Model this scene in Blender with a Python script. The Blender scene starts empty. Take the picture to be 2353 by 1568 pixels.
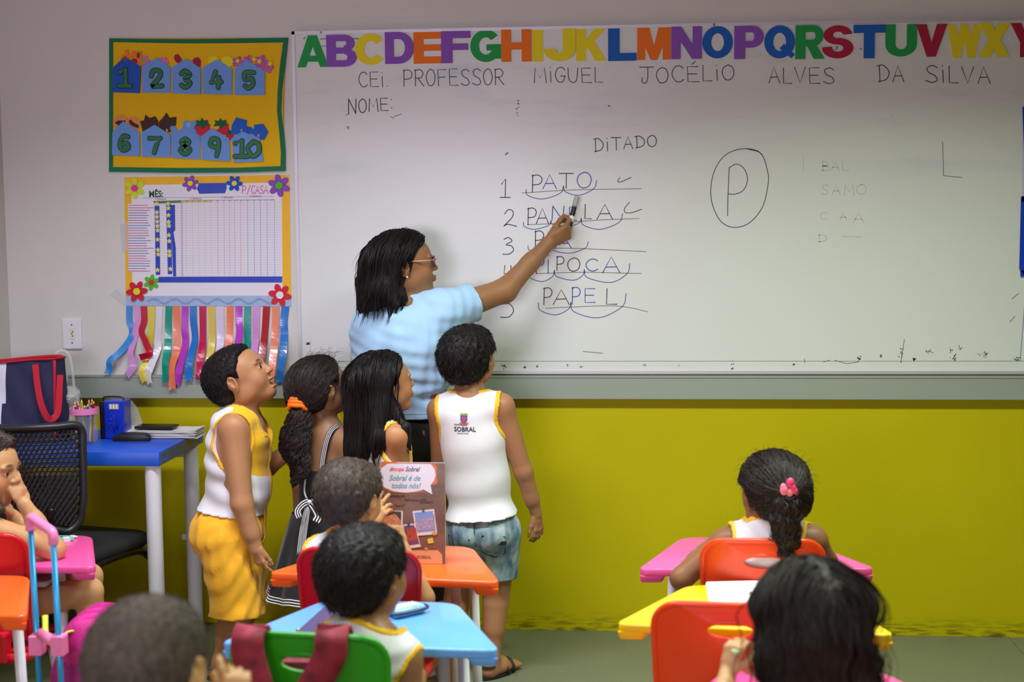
import bpy, bmesh, math, random
import numpy as np
from mathutils import Vector, Matrix
SC = bpy.context.scene
C = SC.collection
PI = math.pi
rng = np.random.default_rng(7)
random.seed(7)

# ---------------- camera (50 mm, standing photographer looking slightly down) ----------------
W, H, F = 2353, 1568, 3268.0
YAW, PITCH, ROLL = .0834, .0924, -.0091
def cam_axes():
    cy, sy, cp, sp = math.cos(YAW), math.sin(YAW), math.cos(PITCH), math.sin(PITCH)
    f = np.array([-sy*cp, cy*cp, -sp]); r = np.array([cy, sy, 0.]); u = np.cross(r, f)
    c, s = math.cos(ROLL), math.sin(ROLL)
    return c*r+s*u, -s*r+c*u, f
CAM = np.array([0, -5.033, 1.522]); CR, CU, CF = cam_axes()
def aty(px, py, y=0.):
    d = CF+(px-W/2)/F*CR-(py-H/2)/F*CU
    return CAM+(y-CAM[1])/d[1]*d
def atz(px, py, z=0.):
    d = CF+(px-W/2)/F*CR-(py-H/2)/F*CU
    return CAM+(z-CAM[2])/d[2]*d
cd = bpy.data.cameras.new('camera'); cam = bpy.data.objects.new('camera', cd); C.objects.link(cam)
m = Matrix.Identity(4)
for i in range(3):
    m[i][0], m[i][1], m[i][2], m[i][3] = CR[i], CU[i], -CF[i], CAM[i]
cam.matrix_world = m
cd.sensor_width = 36; cd.lens = F/W*36; cd.clip_start = .05
cd.dof.use_dof = True; cd.dof.focus_distance = 4.72; cd.dof.aperture_fstop = 2.9
SC.camera = cam
# ---------------- light ----------------
w = bpy.data.worlds.new('world'); SC.world = w; w.use_nodes = True
w.node_tree.nodes['Background'].inputs[0].default_value = (.62, .66, .72, 1)
w.node_tree.nodes['Background'].inputs[1].default_value = .12
def area(name, loc, size, power, col, rot=(0, 0, 0), spread=180):
    l = bpy.data.lights.new(name, 'AREA'); l.shape = 'RECTANGLE'; l.size, l.size_y = size
    l.energy = power; l.color = col; l.spread = math.radians(spread)
    o = bpy.data.objects.new(name, l); C.objects.link(o); o.location = loc; o.rotation_euler = rot
    return o
YBACK = -7.2
LAMPS = [(.75, -1.65, 2.72), (-1.05, -1.65, 2.72), (.75, -4.1, 2.72), (-1.05, -4.1, 2.72)]
for k, (x, y, z) in enumerate(LAMPS):
    area('lamp_light', (x, y, z-.055), (1.2, .22), [34, 30, 20, 12][k], [(.82, 1.0, .80), (.90, .92, 1.0), (.82, 1, .80), (.90, .92, 1.0)][k], spread=130)
# daylight through the window of the back wall, behind the camera
area('window_light', (-1.25, YBACK+.12, 1.55), (1.8, 1.0), 13, (.86, .79, 1.0), rot=(PI/2, 0, 0), spread=70)
vs = SC.view_settings
vs.view_transform = 'Standard'; vs.look = 'None'; vs.gamma = 1; vs.use_curve_mapping = False
SC.display_settings.display_device = 'sRGB'
vs.exposure = 0.34
SC.cycles.max_bounces = 8

# ---------------- helpers ----------------
def lin(c):
    return tuple(((v/255)/12.92 if v/255 <= .04045 else ((v/255+.055)/1.055)**2.4) for v in c[:3])+(1,)
MATS = {}
def mat(name, rgb, rough=.6, metal=0., var=0., vscale=20., bump=0., bscale=60., sheen=0., sss=0., trans=0., alpha=1., coat=0., attr=None, spec=None, stretch=None):
    if name in MATS: return MATS[name]
    m = bpy.data.materials.new(name); m.use_nodes = True; nt = m.node_tree; N = nt.nodes; L = nt.links
    b = N['Principled BSDF']; b.inputs['Base Color'].default_value = lin(rgb)
    b.inputs['Roughness'].default_value = rough; b.inputs['Metallic'].default_value = metal
    b.inputs['Sheen Weight'].default_value = sheen; b.inputs['Coat Weight'].default_value = coat
    b.inputs['Transmission Weight'].default_value = trans; b.inputs['Alpha'].default_value = alpha
    if spec is not None: b.inputs['Specular IOR Level'].default_value = spec
    if sss:
        b.inputs['Subsurface Weight'].default_value = sss; b.inputs['Subsurface Radius'].default_value = (.012, .005, .003)
        b.inputs['Subsurface Scale'].default_value = 1.
    src = None
    tc = N.new('ShaderNodeTexCoord'); mp = N.new('ShaderNodeMapping'); L.new(tc.outputs['Object'], mp.inputs[0])
    if stretch: mp.inputs['Scale'].default_value = stretch
    if var or attr:
        mx = N.new('ShaderNodeMix'); mx.data_type = 'RGBA'; mx.blend_type = 'MIX'
        n = N.new('ShaderNodeTexNoise'); n.inputs['Scale'].default_value = vscale; n.inputs['Detail'].default_value = 4
        L.new(mp.outputs[0], n.inputs['Vector'])
        a = lin([max(0, v*(1-var)) for v in rgb]); c = lin([min(255, v*(1+var)) for v in rgb])
        mx.inputs['A'].default_value = a; mx.inputs['B'].default_value = c
        L.new(n.outputs['Fac'], mx.inputs['Factor']); src = mx.outputs['Result']
        if attr:
            at = N.new('ShaderNodeAttribute'); at.attribute_name = attr
            m2 = N.new('ShaderNodeMix'); m2.data_type = 'RGBA'; m2.blend_type = 'MULTIPLY'; m2.inputs['Factor'].default_value = 1
            L.new(src, m2.inputs['A']); L.new(at.outputs['Color'], m2.inputs['B']); src = m2.outputs['Result']
        L.new(src, b.inputs['Base Color'])
    if bump:
        n2 = N.new('ShaderNodeTexNoise'); n2.inputs['Scale'].default_value = bscale; n2.inputs['Detail'].default_value = 3
        L.new(mp.outputs[0], n2.inputs['Vector'])
        bp = N.new('ShaderNodeBump'); bp.inputs['Strength'].default_value = bump; bp.inputs['Distance'].default_value = .003
        L.new(n2.outputs['Fac'], bp.inputs['Height']); L.new(bp.outputs[0], b.inputs['Normal'])
    MATS[name] = m
    return m
def tag(o, label=None, cat=None, group=None, kind=None):
    if label: o['label'] = label
    if cat: o['category'] = cat
    if group: o['group'] = group
    if kind: o['kind'] = kind
    return o
def thing(name, label, cat, loc=(0, 0, 0), rz=0., group=None):
    o = bpy.data.objects.new(name, None); o.empty_display_size = .05; C.objects.link(o)
    o.location = tuple(float(v) for v in loc); o.rotation_euler = (0, 0, rz)
    return tag(o, label, cat, group)
def link(name, me, mats, parent=None, off=(0, 0, 0), smooth=False):
    o = bpy.data.objects.new(name, me); C.objects.link(o)
    for m_ in (mats if isinstance(mats, (list, tuple)) else [mats]): me.materials.append(m_)
    if parent: o.parent = parent
    o.location = off
    if smooth and len(me.polygons): me.polygons.foreach_set('use_smooth', [True]*len(me.polygons))
    return o
class MB:
    """collects simple shapes into one mesh"""
    def __init__(s): s.v = []; s.f = []; s.mi = []
    def add(s, vs_, fs_, mi=0):
        n = len(s.v); s.v += [tuple(float(a) for a in v) for v in vs_]; s.f += [tuple(n+i for i in f) for f in fs_]; s.mi += [mi]*len(fs_)
        return s
    def box(s, a, b, mi=0, bev=0.):
        x0, y0, z0 = a; x1, y1, z1 = b
        if bev <= 0:
            return s.add([(x0, y0, z0), (x1, y0, z0), (x1, y1, z0), (x0, y1, z0), (x0, y0, z1), (x1, y0, z1), (x1, y1, z1), (x0, y1, z1)],
                         [(0, 3, 2, 1), (4, 5, 6, 7), (0, 1, 5, 4), (1, 2, 6, 5), (2, 3, 7, 6), (3, 0, 4, 7)], mi)
        bm = bmesh.new(); bmesh.ops.create_cube(bm, size=1)
        for v in bm.verts: v.co = Vector(((x0+x1)/2+v.co.x*(x1-x0), (y0+y1)/2+v.co.y*(y1-y0), (z0+z1)/2+v.co.z*(z1-z0)))
        bmesh.ops.bevel(bm, geom=bm.edges[:], offset=bev, segments=2, affect='EDGES', profile=.5)
        bm.verts.index_update()
        s.add([v.co[:] for v in bm.verts], [[v.index for v in f.verts] for f in bm.faces], mi); bm.free(); return s
    def prism(s, pts, n, t, mi=0, org=None, ax=None, bev=0.):
        """extrude 2D polygon pts (in axes ax=(U,V)) at origin org by t along n"""
        U, V = (np.array(a, float) for a in ax); n = np.array(n, float); o = np.array(org, float)
        base = [o+U*p[0]+V*p[1] for p in pts]; top = [b+n*t for b in base]; k = len(pts)
        fl = list(range(k))
        ar = sum(pts[i][0]*pts[(i+1) % k][1]-pts[(i+1) % k][0]*pts[i][1] for i in range(k))
        flip = (np.dot(np.cross(U, V), n) > 0) != (ar > 0)
        cap = [k+i for i in fl]; bot = fl[::-1]; sides = [(i, (i+1) % k, k+(i+1) % k, k+i) for i in fl]
        fs_ = [cap, bot]+sides
        if flip: fs_ = [f[::-1] for f in fs_]
        return s.add(base+top, fs_, mi)
    def tube(s, pts, r, n=10, mi=0, closed=False, caps=True, flat=None):
        P = [np.array(p, float) for p in pts]; K = len(P); R_ = r if hasattr(r, '__len__') else [r]*K
        T = []
        for i in range(K):
            a = P[(i-1) % K] if (closed or i > 0) else P[i]; b = P[(i+1) % K] if (closed or i < K-1) else P[i]
            t = b-a; T.append(t/max(1e-9, np.linalg.norm(t)))
        up = np.array([0, 0, 1.]) if abs(T[0][2]) < .9 else np.array([0, 1., 0])
        u = np.cross(T[0], up); u /= np.linalg.norm(u); vs_ = []
        for i in range(K):
            u = u-T[i]*np.dot(u, T[i]); u /= max(1e-9, np.linalg.norm(u)); v = np.cross(T[i], u)
            for j in range(n):
                a = 2*PI*j/n; vs_.append(P[i]+(u*math.cos(a)+v*math.sin(a)*(flat or 1))*R_[i])
        fs_ = []
        for i in range(K if closed else K-1):
            for j in range(n):
                a = i*n+j; b = i*n+(j+1) % n; i2 = (i+1) % K; fs_.append((a, b, i2*n+(j+1) % n, i2*n+j))
        if caps and not closed: fs_ += [tuple(range(n))[::-1], tuple((K-1)*n+j for j in range(n))]
        return s.add(vs_, fs_, mi)
    def cyl(s, a, b, r, r2=None, n=20, mi=0): return s.tube([a, b], [r, r if r2 is None else r2], n, mi)
    def lathe(s, prof, org, n=28, mi=0, sx=1, sy=1):
        vs_ = []; K = len(prof)
        for r_, z in prof:
            for j in range(n):
                a = 2*PI*j/n; vs_.append((org[0]+r_*sx*math.cos(a), org[1]+r_*sy*math.sin(a), org[2]+z))
        fs_ = [(i*n+j, i*n+(j+1) % n, (i+1)*n+(j+1) % n, (i+1)*n+j) for i in range(K-1) for j in range(n)]
        return s.add(vs_, fs_, mi)
    def sphere(s, c, r, n=14, mi=0):
        r = r if hasattr(r, '__len__') else (r, r, r)
        prof = [(math.sin(PI*i/n), -math.cos(PI*i/n)) for i in range(n+1)]; vs_ = []; m_ = n*2
        for a, z in prof:
            for j in range(m_): vs_.append((c[0]+r[0]*a*math.cos(2*PI*j/m_), c[1]+r[1]*a*math.sin(2*PI*j/m_), c[2]+r[2]*z))
        return s.add(vs_, [(i*m_+j, i*m_+(j+1) % m_, (i+1)*m_+(j+1) % m_, (i+1)*m_+j) for i in range(n) for j in range(m_)], mi)
    def ribbon(s, pts, wd, n, t, mi=0, rnd=True):
        """flat stroke of width wd along pts lying in the plane with normal n (front), thickness t"""
        P = [np.array(p, float) for p in pts]; n = np.array(n, float); K = len(P)
        Lf, Rt = [], []
        for i in range(K):
            d = (P[min(i+1, K-1)]-P[max(i-1, 0)]); d /= max(1e-9, np.linalg.norm(d)); sd = np.cross(n, d)
            w_ = wd[i] if hasattr(wd, '__len__') else wd
            q = P[i]
            if rnd and i == 0: q = q-d*w_*.4
            if rnd and i == K-1: q = q+d*w_*.4
            Lf.append(q+sd*w_/2); Rt.append(q-sd*w_/2)
        vs_ = []
        for a, b in zip(Lf, Rt): vs_ += [a+n*t, b+n*t, a, b]
        fs_ = []
        for i in range(K-1):
            o = i*4; fs_ += [(o, o+1, o+5, o+4), (o+2, o, o+4, o+6), (o+1, o+3, o+7, o+5)]
        fs_ = [f[::-1] for f in fs_]
        return s.add(vs_, fs_, mi)
    def build(s, name, mats, parent=None, smooth=False, off=(0, 0, 0), fix=True):
        me = bpy.data.meshes.new(name)
        vv = [(v[0]-off[0], v[1]-off[1], v[2]-off[2]) for v in s.v] if parent is None else s.v
        me.from_pydata(vv, [], s.f); me.update()
        if fix:
            bm = bmesh.new(); bm.from_mesh(me); bmesh.ops.recalc_face_normals(bm, faces=bm.faces); bm.to_mesh(me); bm.free()
        for p, mi in zip(me.polygons, s.mi): p.material_index = mi
        o = link(name, me, mats, parent, smooth=smooth)
        if parent is None: o.location = off
        return o
def shade(o, ang=40):
    me = o.data; me.polygons.foreach_set('use_smooth', [True]*len(me.polygons))
    try: me.set_sharp_from_angle(angle=math.radians(ang))
    except Exception: pass
    return o
def bevel(o, wd=.004, seg=2, ang=40):
    bm = bmesh.new(); bm.from_mesh(o.data); bmesh.ops.remove_doubles(bm, verts=bm.verts, dist=1e-6)
    ed = [e for e in bm.edges if len(e.link_faces) == 2 and e.calc_face_angle(0) > math.radians(ang)]
    bmesh.ops.bevel(bm, geom=ed, offset=wd, segments=seg, affect='EDGES', profile=.5); bm.to_mesh(o.data); bm.free()
    return shade(o)
def crom(pts, n=6, closed=False):
    P = [np.array(p, float) for p in pts]
    if closed: Q = [P[-1]]+P+[P[0], P[1]]
    else: Q = [2*P[0]-P[1]]+P+[2*P[-1]-P[-2]]
    out = []
    for i in range(1, len(Q)-2):
        for k in range(n):
            t = k/n; a, b, c, d = Q[i-1:i+3]
            out.append(.5*(2*b+(c-a)*t+(2*a-5*b+4*c-d)*t*t+(3*b-a-3*c+d)*t**3))
    if not closed: out.append(P[-1])
    return out
def copy_thing(root, loc=None, rz=None, label=None, group=None):
    def cp(o, par):
        c = o.copy(); C.objects.link(c); c.parent = par
        for ch in list(o.children): cp(ch, c)
        return c
    r = cp(root, None)
    if loc is not None: r.location = loc
    if rz is not None: r.rotation_euler = (0, 0, rz)
    if label: r['label'] = label
    if group: r['group'] = group
    return r

# ---------------- the room ----------------
XL, XR, YB, ZC = -2.27, 3.6, -7.2, 2.8
M_wall = mat('wall_paint', (222, 219, 212), .75, var=.012, vscale=9, bump=.15, bscale=420)
M_yel = mat('yellow_dado_paint', (196, 180, 0), .6, spec=.2, var=.02, vscale=6, bump=.12, bscale=300)
M_ceil = mat('ceiling_paint', (158, 122, 122), .9)
def wall_mat_scuff():
    m = M_yel; nt = m.node_tree; N, L = nt.nodes, nt.links; b = N['Principled BSDF']
    old = b.inputs['Base Color'].links[0].from_socket
    tc = N.new('ShaderNodeTexCoord'); sp = N.new('ShaderNodeSeparateXYZ'); L.new(tc.outputs['Object'], sp.inputs[0])
    mr = N.new('ShaderNodeMapRange'); mr.inputs[1].default_value = .0; mr.inputs[2].default_value = .075; mr.inputs[3].default_value = 1; mr.inputs[4].default_value = 0
    L.new(sp.outputs['Z'], mr.inputs[0])
    mp = N.new('ShaderNodeMapping'); mp.inputs['Scale'].default_value = (9, 9, 60); L.new(tc.outputs['Object'], mp.inputs[0])
    n = N.new('ShaderNodeTexNoise'); n.inputs['Scale'].default_value = 1.6; n.inputs['Detail'].default_value = 6; L.new(mp.outputs[0], n.inputs['Vector'])
    cr = N.new('ShaderNodeValToRGB'); cr.color_ramp.elements[0].position = .45; cr.color_ramp.elements[1].position = .62; L.new(n.outputs['Fac'], cr.inputs[0])
    mu = N.new('ShaderNodeMath'); mu.operation = 'MULTIPLY'; L.new(cr.outputs[0], mu.inputs[0]); L.new(mr.outputs[0], mu.inputs[1])
    mx = N.new('ShaderNodeMix'); mx.data_type = 'RGBA'; L.new(mu.outputs[0], mx.inputs['Factor']); L.new(old, mx.inputs['A'])
    mx.inputs['B'].default_value = lin((110, 92, 20)); L.new(mx.outputs['Result'], b.inputs['Base Color'])
wall_mat_scuff()
ZD = .885
def wall(name, a, b, yellow=True):
    w_ = MB(); (x0, y0), (x1, y1) = a, b
    w_.box((min(x0, x1), min(y0, y1), ZD), (max(x0, x1), max(y0, y1), ZC), 0)
    w_.box((min(x0, x1), min(y0, y1), 0), (max(x0, x1), max(y0, y1), ZD), 1)
    o = w_.build(name, [M_wall, M_yel]); tag(o, kind='structure'); return o
wall('wall_front', (XL-.1, 0), (XR+.1, .1))
wall('wall_right', (XR, YB), (XR+.1, 0))
wall('wall_left', (XL-.1, YB), (XL, 0))
# back wall with the window opening
WX0, WX1, WZ0, WZ1 = -2.15, -.35, 1.05, 2.05
wl = MB()
for (xa, xb, za, zb) in [(XL-.1, WX0, 0, ZC), (WX1, XR+.1, 0, ZC), (WX0, WX1, 0, WZ0), (WX0, WX1, WZ1, ZC)]:
    for lo, hi, mi in ((0, ZD, 1), (ZD, ZC, 0)):
        z0, z1 = max(za, lo), min(zb, hi)
        if z1 > z0: wl.box((xa, YB-.1, z0), (xb, YB, z1), mi)
tag(wl.build('wall_back', [M_wall, M_yel]), kind='structure')
M_alu = mat('window_aluminium', (190, 190, 192), .4, .7)
M_glass = mat('window_glass', (235, 240, 245), .05, trans=.95)
wf = MB(); xm = (WX0+WX1)/2
for a, b in [((WX0, WZ0), (WX1, WZ0+.05)), ((WX0, WZ1-.05), (WX1, WZ1)), ((WX0, WZ0+.05), (WX0+.05, WZ1-.05)), ((WX1-.05, WZ0+.05), (WX1, WZ1-.05)), ((xm-.02, WZ0+.05), (xm+.02, WZ1-.05))]:
    wf.box((a[0], YB-.08, a[1]), (b[0], YB-.03, b[1]))
win = tag(wf.build('window_1', M_alu), kind='structure')
for xa, xb in ((WX0+.05, xm-.02), (xm+.02, WX1-.05)):
    MB().box((xa, YB-.058, WZ0+.05), (xb, YB-.052, WZ1-.05)).build('pane', M_glass, win)
tag(MB().box((XL-.1, YB-.1, ZC), (XR+.1, .1, ZC+.08)).build('ceiling', M_ceil), kind='structure')
# floor: grey vinyl tiles
def floor_mat():
    m = mat('vinyl_tile', (112, 116, 94), .42, var=.06, vscale=3)
    nt = m.node_tree; N, L = nt.nodes, nt.links; b = N['Principled BSDF']; old = b.inputs['Base Color'].links[0].from_socket
    tc = N.new('ShaderNodeTexCoord'); mp = N.new('ShaderNodeMapping'); mp.inputs['Scale'].default_value = (1, 3.2, 1); L.new(tc.outputs['Object'], mp.inputs[0])
    v = N.new('ShaderNodeTexNoise'); v.inputs['Scale'].default_value = 85; v.inputs['Detail'].default_value = 2; L.new(mp.outputs[0], v.inputs['Vector'])
    cr = N.new('ShaderNodeValToRGB'); cr.color_ramp.elements[0].position = .73; cr.color_ramp.elements[1].position = .78; L.new(v.outputs['Fac'], cr.inputs[0])
    mx = N.new('ShaderNodeMix'); mx.data_type = 'RGBA'; L.new(cr.outputs[0], mx.inputs['Factor']); L.new(old, mx.inputs['A']); mx.inputs['B'].default_value = lin((225, 220, 190))
    v2 = N.new('ShaderNodeTexNoise'); v2.inputs['Scale'].default_value = 210; L.new(tc.outputs['Object'], v2.inputs['Vector'])
    cr2 = N.new('ShaderNodeValToRGB'); cr2.color_ramp.elements[0].position = .3; cr2.color_ramp.elements[0].color = (.55, .55, .5, 1); cr2.color_ramp.elements[1].position = .5
    L.new(v2.outputs['Fac'], cr2.inputs[0])
    m3 = N.new('ShaderNodeMix'); m3.data_type = 'RGBA'; m3.blend_type = 'MULTIPLY'; m3.inputs['Factor'].default_value = .5
    L.new(mx.outputs['Result'], m3.inputs['A']); L.new(cr2.outputs[0], m3.inputs['B'])
    L.new(m3.outputs['Result'], b.inputs['Base Color']); return m
M_tile = floor_mat(); M_grout = mat('floor_screed', (70, 68, 60), .8)
fl = tag(MB().box((XL-.1, YB-.1, -.1), (XR+.1, .1, -.003)).build('floor', M_grout), kind='structure')
TS = .6; tm = None; x0t = -.0
tm = bpy.data.meshes.new('tile'); tb = MB().box((.0008, .0008, -.004), (TS-.0008, TS-.0008, 0)); tm.from_pydata(tb.v, [], tb.f); tm.materials.append(M_tile)
xt = .13-TS*4
while xt < XR:
    yt = -TS
    while yt > YB-TS:
        o = bpy.data.objects.new('tile', tm); C.objects.link(o); o.parent = fl
        sx = min(TS, XR-xt)/TS; sy = 1; yy = yt
        if yt < YB: sy = (yt+TS-YB)/TS; yy = YB
        o.location = (xt, yy, 0); o.scale = (sx, sy, 1); yt -= TS
    xt += TS
# ceiling lamps behind the frame
M_lw = mat('lamp_housing', (235, 235, 235), .4)
M_em = bpy.data.materials.new('lamp_diffuser'); M_em.use_nodes = True
M_em.node_tree.nodes['Principled BSDF'].inputs['Emission Color'].default_value = (.93, 1, .83, 1)
M_em.node_tree.nodes['Principled BSDF'].inputs['Emission Strength'].default_value = 2
for k, (x, y, z) in enumerate(LAMPS):
    t = thing('ceiling_lamp', ['white strip lamp on the ceiling near the whiteboard, right one', 'white strip lamp on the ceiling near the whiteboard, left one', 'white strip lamp on the ceiling at the right back', 'white strip lamp on the ceiling at the left back'][k], 'lamp', (x, y, ZC))
    MB().box((-.65, -.14, -.08), (.65, .14, 0)).build('housing', M_lw, t)
    MB().box((-.62, -.02, -.085), (.62, .02, -.08)).build('diffuser', M_em, t)
# ---------------- wall furniture ----------------
NF = (0, -1, 0)                      # front normal of everything hanging on the front wall
def zat(py, px=1300): return aty(px, py)[2]
M_board = mat('whiteboard_enamel', (224, 226, 222), .28, var=.01, vscale=3, spec=.4)
def board_smudge():
    m = M_board; nt = m.node_tree; N, L = nt.nodes, nt.links; b = N['Principled BSDF']; old = b.inputs['Base Color'].links[0].from_socket
    tc = N.new('ShaderNodeTexCoord'); mp = N.new('ShaderNodeMapping'); mp.inputs['Scale'].default_value = (1.5, 1, 7); L.new(tc.outputs['Object'], mp.inputs[0])
    n = N.new('ShaderNodeTexNoise'); n.inputs['Scale'].default_value = 1.7; n.inputs['Detail'].default_value = 5; L.new(mp.outputs[0], n.inputs['Vector'])
    cr = N.new('ShaderNodeValToRGB'); cr.color_ramp.elements[0].position = .55; cr.color_ramp.elements[1].position = .8; L.new(n.outputs['Fac'], cr.inputs[0])
    sp = N.new('ShaderNodeSeparateXYZ'); L.new(tc.outputs['Object'], sp.inputs[0])
    mr = N.new('ShaderNodeMapRange'); mr.inputs[1].default_value = .5; mr.inputs[2].default_value = .95; L.new(sp.outputs['Z'], mr.inputs[0])
    mu = N.new('ShaderNodeMath'); mu.operation = 'MULTIPLY'; L.new(cr.outputs[0], mu.inputs[0]); L.new(mr.outputs[0], mu.inputs[1])
    m2 = N.new('ShaderNodeMath'); m2.operation = 'MULTIPLY'; m2.inputs[1].default_value = .5; L.new(mu.outputs[0], m2.inputs[0])
    mx = N.new('ShaderNodeMix'); mx.data_type = 'RGBA'; L.new(m2.outputs[0], mx.inputs['Factor']); L.new(old, mx.inputs['A']); mx.inputs['B'].default_value = lin((170, 180, 200))
    L.new(mx.outputs['Result'], b.inputs['Base Color'])
board_smudge()
M_frame = mat('board_frame_aluminium', (205, 200, 205), .4, .3)
M_duct = mat('grey_duct', (154, 163, 150), .45)
M_dark = mat('dark_gap', (40, 40, 38), .8)
BX0, BX1 = -1.188, 1.95; BZ0 = zat(857.5); BZ1 = aty(1500, 58)[2]
FT = .022                            # board stands this far off the wall
board = thing('whiteboard', 'large white writing board covered in marker handwriting, above the grey duct', 'whiteboard', (BX0, -.001, BZ0))
bo = np.array([BX0, 0, BZ0])
def loc(p): return np.array(p)-bo
MB().box((.0, -FT, 0), (BX1-BX0, 0, BZ1-BZ0)).build('panel', M_board, board)
fw = .011
zi = zat(829)-BZ0
MB().box((0, -FT-.004, 0), (fw, -FT, BZ1-BZ0)).build('frame_rail', M_frame, board)
MB().box((0, -FT-.004, BZ1-BZ0-fw), (BX1-BX0, -FT, BZ1-BZ0)).build('frame_rail', M_frame, board)
MB().box((0, -FT-.004, 0), (BX1-BX0, -FT, fw)).build('frame_rail', M_frame, board)
MB().box((fw, -FT-.0008, zi), (BX1-BX0, -FT, zi+.0012)).build('seam', mat('seam_grey', (120, 120, 115), .7), board)
for px, py in ((741, 76), (1640, 56)):
    p = aty(px, py)-bo
    MB().cyl((p[0], -FT-.004, BZ1-BZ0-fw/2), (p[0], -FT-.0065, BZ1-BZ0-fw/2), .0045, n=12).build('screw', mat('screw_steel', (120, 118, 112), .3, .9), board)
duct = MB(); dz0, dz1 = zat(915), zat(862); dxl = aty(165, 890)[0]
duct.box((dxl, -.034, dz0), (BX1+.6, -.0005, dz1), bev=.002)
duct.box((dxl, -.0365, dz1-.006), (BX1+.6, -.0338, dz1+.002))
o = duct.build('trim_1', M_duct); tag(o, kind='structure')
# stroke font (unit box, y up)
G = {
 'A': [[(0, 0), (.5, 1), (1, 0)], [(.2, .36), (.8, .38)]],
 'B': [[(0, 0), (0, 1)], [(0, 1), (.6, 1), (.85, .78), (.6, .54), (0, .52)], [(0, .52), (.7, .5), (1, .25), (.7, 0), (0, 0)]],
 'C': [[(1, .85), (.75, 1), (.3, .93), (.02, .5), (.3, .06), (.7, 0), (1, .15)]],
 'D': [[(.15, 0), (.15, 1)], [(-.05, .95), (.5, 1), (1, .6), (.75, .15), (0, 0)]],
 'E': [[(.95, 1), (.05, 1), (.05, 0), (1, 0)], [(.05, .52), (.85, .52)]],
 'F': [[(1, 1), (.05, 1), (.05, 0)], [(.05, .52), (.8, .55)]],
 'G': [[(1, .82), (.7, 1), (.25, .9), (.02, .45), (.3, .04), (.75, .04), (.98, .4)], [(.55, .42), (1, .42)]],
 'I': [[(.5, .72), (.5, 0)], [(.46, 1), (.54, .98)]],
 'J': [[(-.1, 1), (1.1, 1)], [(.6, 1), (.55, .3), (.35, 0), (.05, .1), (.1, .35)]],
 'L': [[(.1, 1), (.05, 0), (1, 0)]],
 'M': [[(0, 0), (.1, 1), (.5, .35), (.9, 1), (1, 0)]],
 'N': [[(0, 0), (.08, 1)], [(.08, 1), (.9, 0)], [(.9, 0), (1, 1)]],
 'O': [[(.5, 1), (.12, .8), (0, .45), (.2, .08), (.5, 0), (.85, .15), (1, .55), (.82, .9), (.5, 1)]],
 'P': [[(.08, 1), (.04, 0)], [(.0, .95), (.6, 1), (1, .8), (.8, .5), (.04, .42)]],
 'R': [[(.08, 1), (.04, 0)], [(.0, .95), (.6, 1), (.95, .8), (.7, .52), (.04, .48)], [(.35, .48), (1, 0)]],
 'S': [[(1, .88), (.6, 1), (.15, .85), (.3, .58), (.8, .4), (.95, .12), (.5, 0), (0, .12)]],
 'T': [[(-.05, 1), (1.05, 1)], [(.52, 1), (.5, 0)]],
 'U': [[(0, 1), (.05, .25), (.4, 0), (.8, .15), (1, 1)]],
 'V': [[(0, 1), (.45, 0), (1, 1)]],
 '.': [[(.3, 0), (.4, .02)]], ':': [[(.4, .15), (.5, .17)], [(.4, .85), (.5, .87)]], '/': [[(0, -.1), (1, 1.1)]],
 '1': [[(.15, .72), (.55, 1), (.5, 0)], [(0, 0), (1, 0)]],
 '2': [[(.05, .75), (.35, 1), (.7, .9), (.65, .55), (.1, .1), (0, .02), (.3, .12), (1, 0)]],
 '3': [[(.1, .9), (.5, 1), (.85, .8), (.3, .58), (.8, .5), (1, .25), (.6, .02), (0, 0)]],
 '4': [[(.1, 1), (.0, .45), (1, .5)], [(.75, 1), (.7, 0)]],
 '5': [[(.95, 1), (.3, .97), (.2, .62), (.7, .6), (1, .3), (.65, .02), (0, .0)]],
}
CURV = set('BCDGJOPRSU235')
def glyph_strokes(ch):
    acc = None
    if ch == 'É': ch = 'E'; acc = [(.45, 1.15), (.75, 1.35)]
    if ch == 'Ê': ch = 'E'; acc = [(.2, 1.12), (.5, 1.35), (.8, 1.12)]
    out = []
    for s in G[ch]:
        out.append([tuple(p) for p in crom([(a, b, 0) for a, b in s], 5)] if (ch in CURV and len(s) > 2) else [(a, b, 0) for a, b in s])
    if acc: out.append([(a, b, 0) for a, b in acc])
    return out
M_ink = mat('black_marker_ink', (42, 34, 38), .5); M_inkb = mat('blue_marker_ink', (38, 62, 165), .5)
M_inkf = mat('faded_marker_ink', (196, 196, 188), .6); M_inkg = mat('grey_marker_ink', (112, 104, 102), .6)
def wp(px, py): return loc(aty(px, py, -FT))
def stroke_px(mb, pts, wd=.0030):
    mb.ribbon([wp(*p) for p in pts], wd, NF, .0004)
def glyph_px(mb, ch, x0, y0, x1, y1, wd=.0030, slant=0.):
    for s in glyph_strokes(ch):
        stroke_px(mb, [(x0+a*(x1-x0)+slant*b*(y1-y0), y1-b*(y1-y0)) for a, b, _ in s], wd)
def word_px(txt, x0, yb0, x1, yb1, h0, h1, mt=None, wd=.0030, gap=.32, parent=None):
    ws = {'I': .28, '.': .3, ':': .3, 'M': 1.2, 'N': 1.05, 'L': .8}
    tot = sum(ws.get(c, 1) for c in txt)+gap*(len(txt)-1); mb = MB(); x = 0
    for i, c in enumerate(txt):
        a = x/tot; b = (x+ws.get(c, 1))/tot; mid = (a+b)/2; base = yb0+(yb1-yb0)*mid; hh = h0+(h1-h0)*mid
        jit = random.uniform(-.04, .04)*hh
        glyph_px(mb, c, x0+(x1-x0)*a, base-hh+jit, x0+(x1-x0)*b, base+jit*.5, wd, slant=-.04)
        x += ws.get(c, 1)+gap
    return mb.build('handwriting', mt or M_ink, parent or board)
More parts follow.
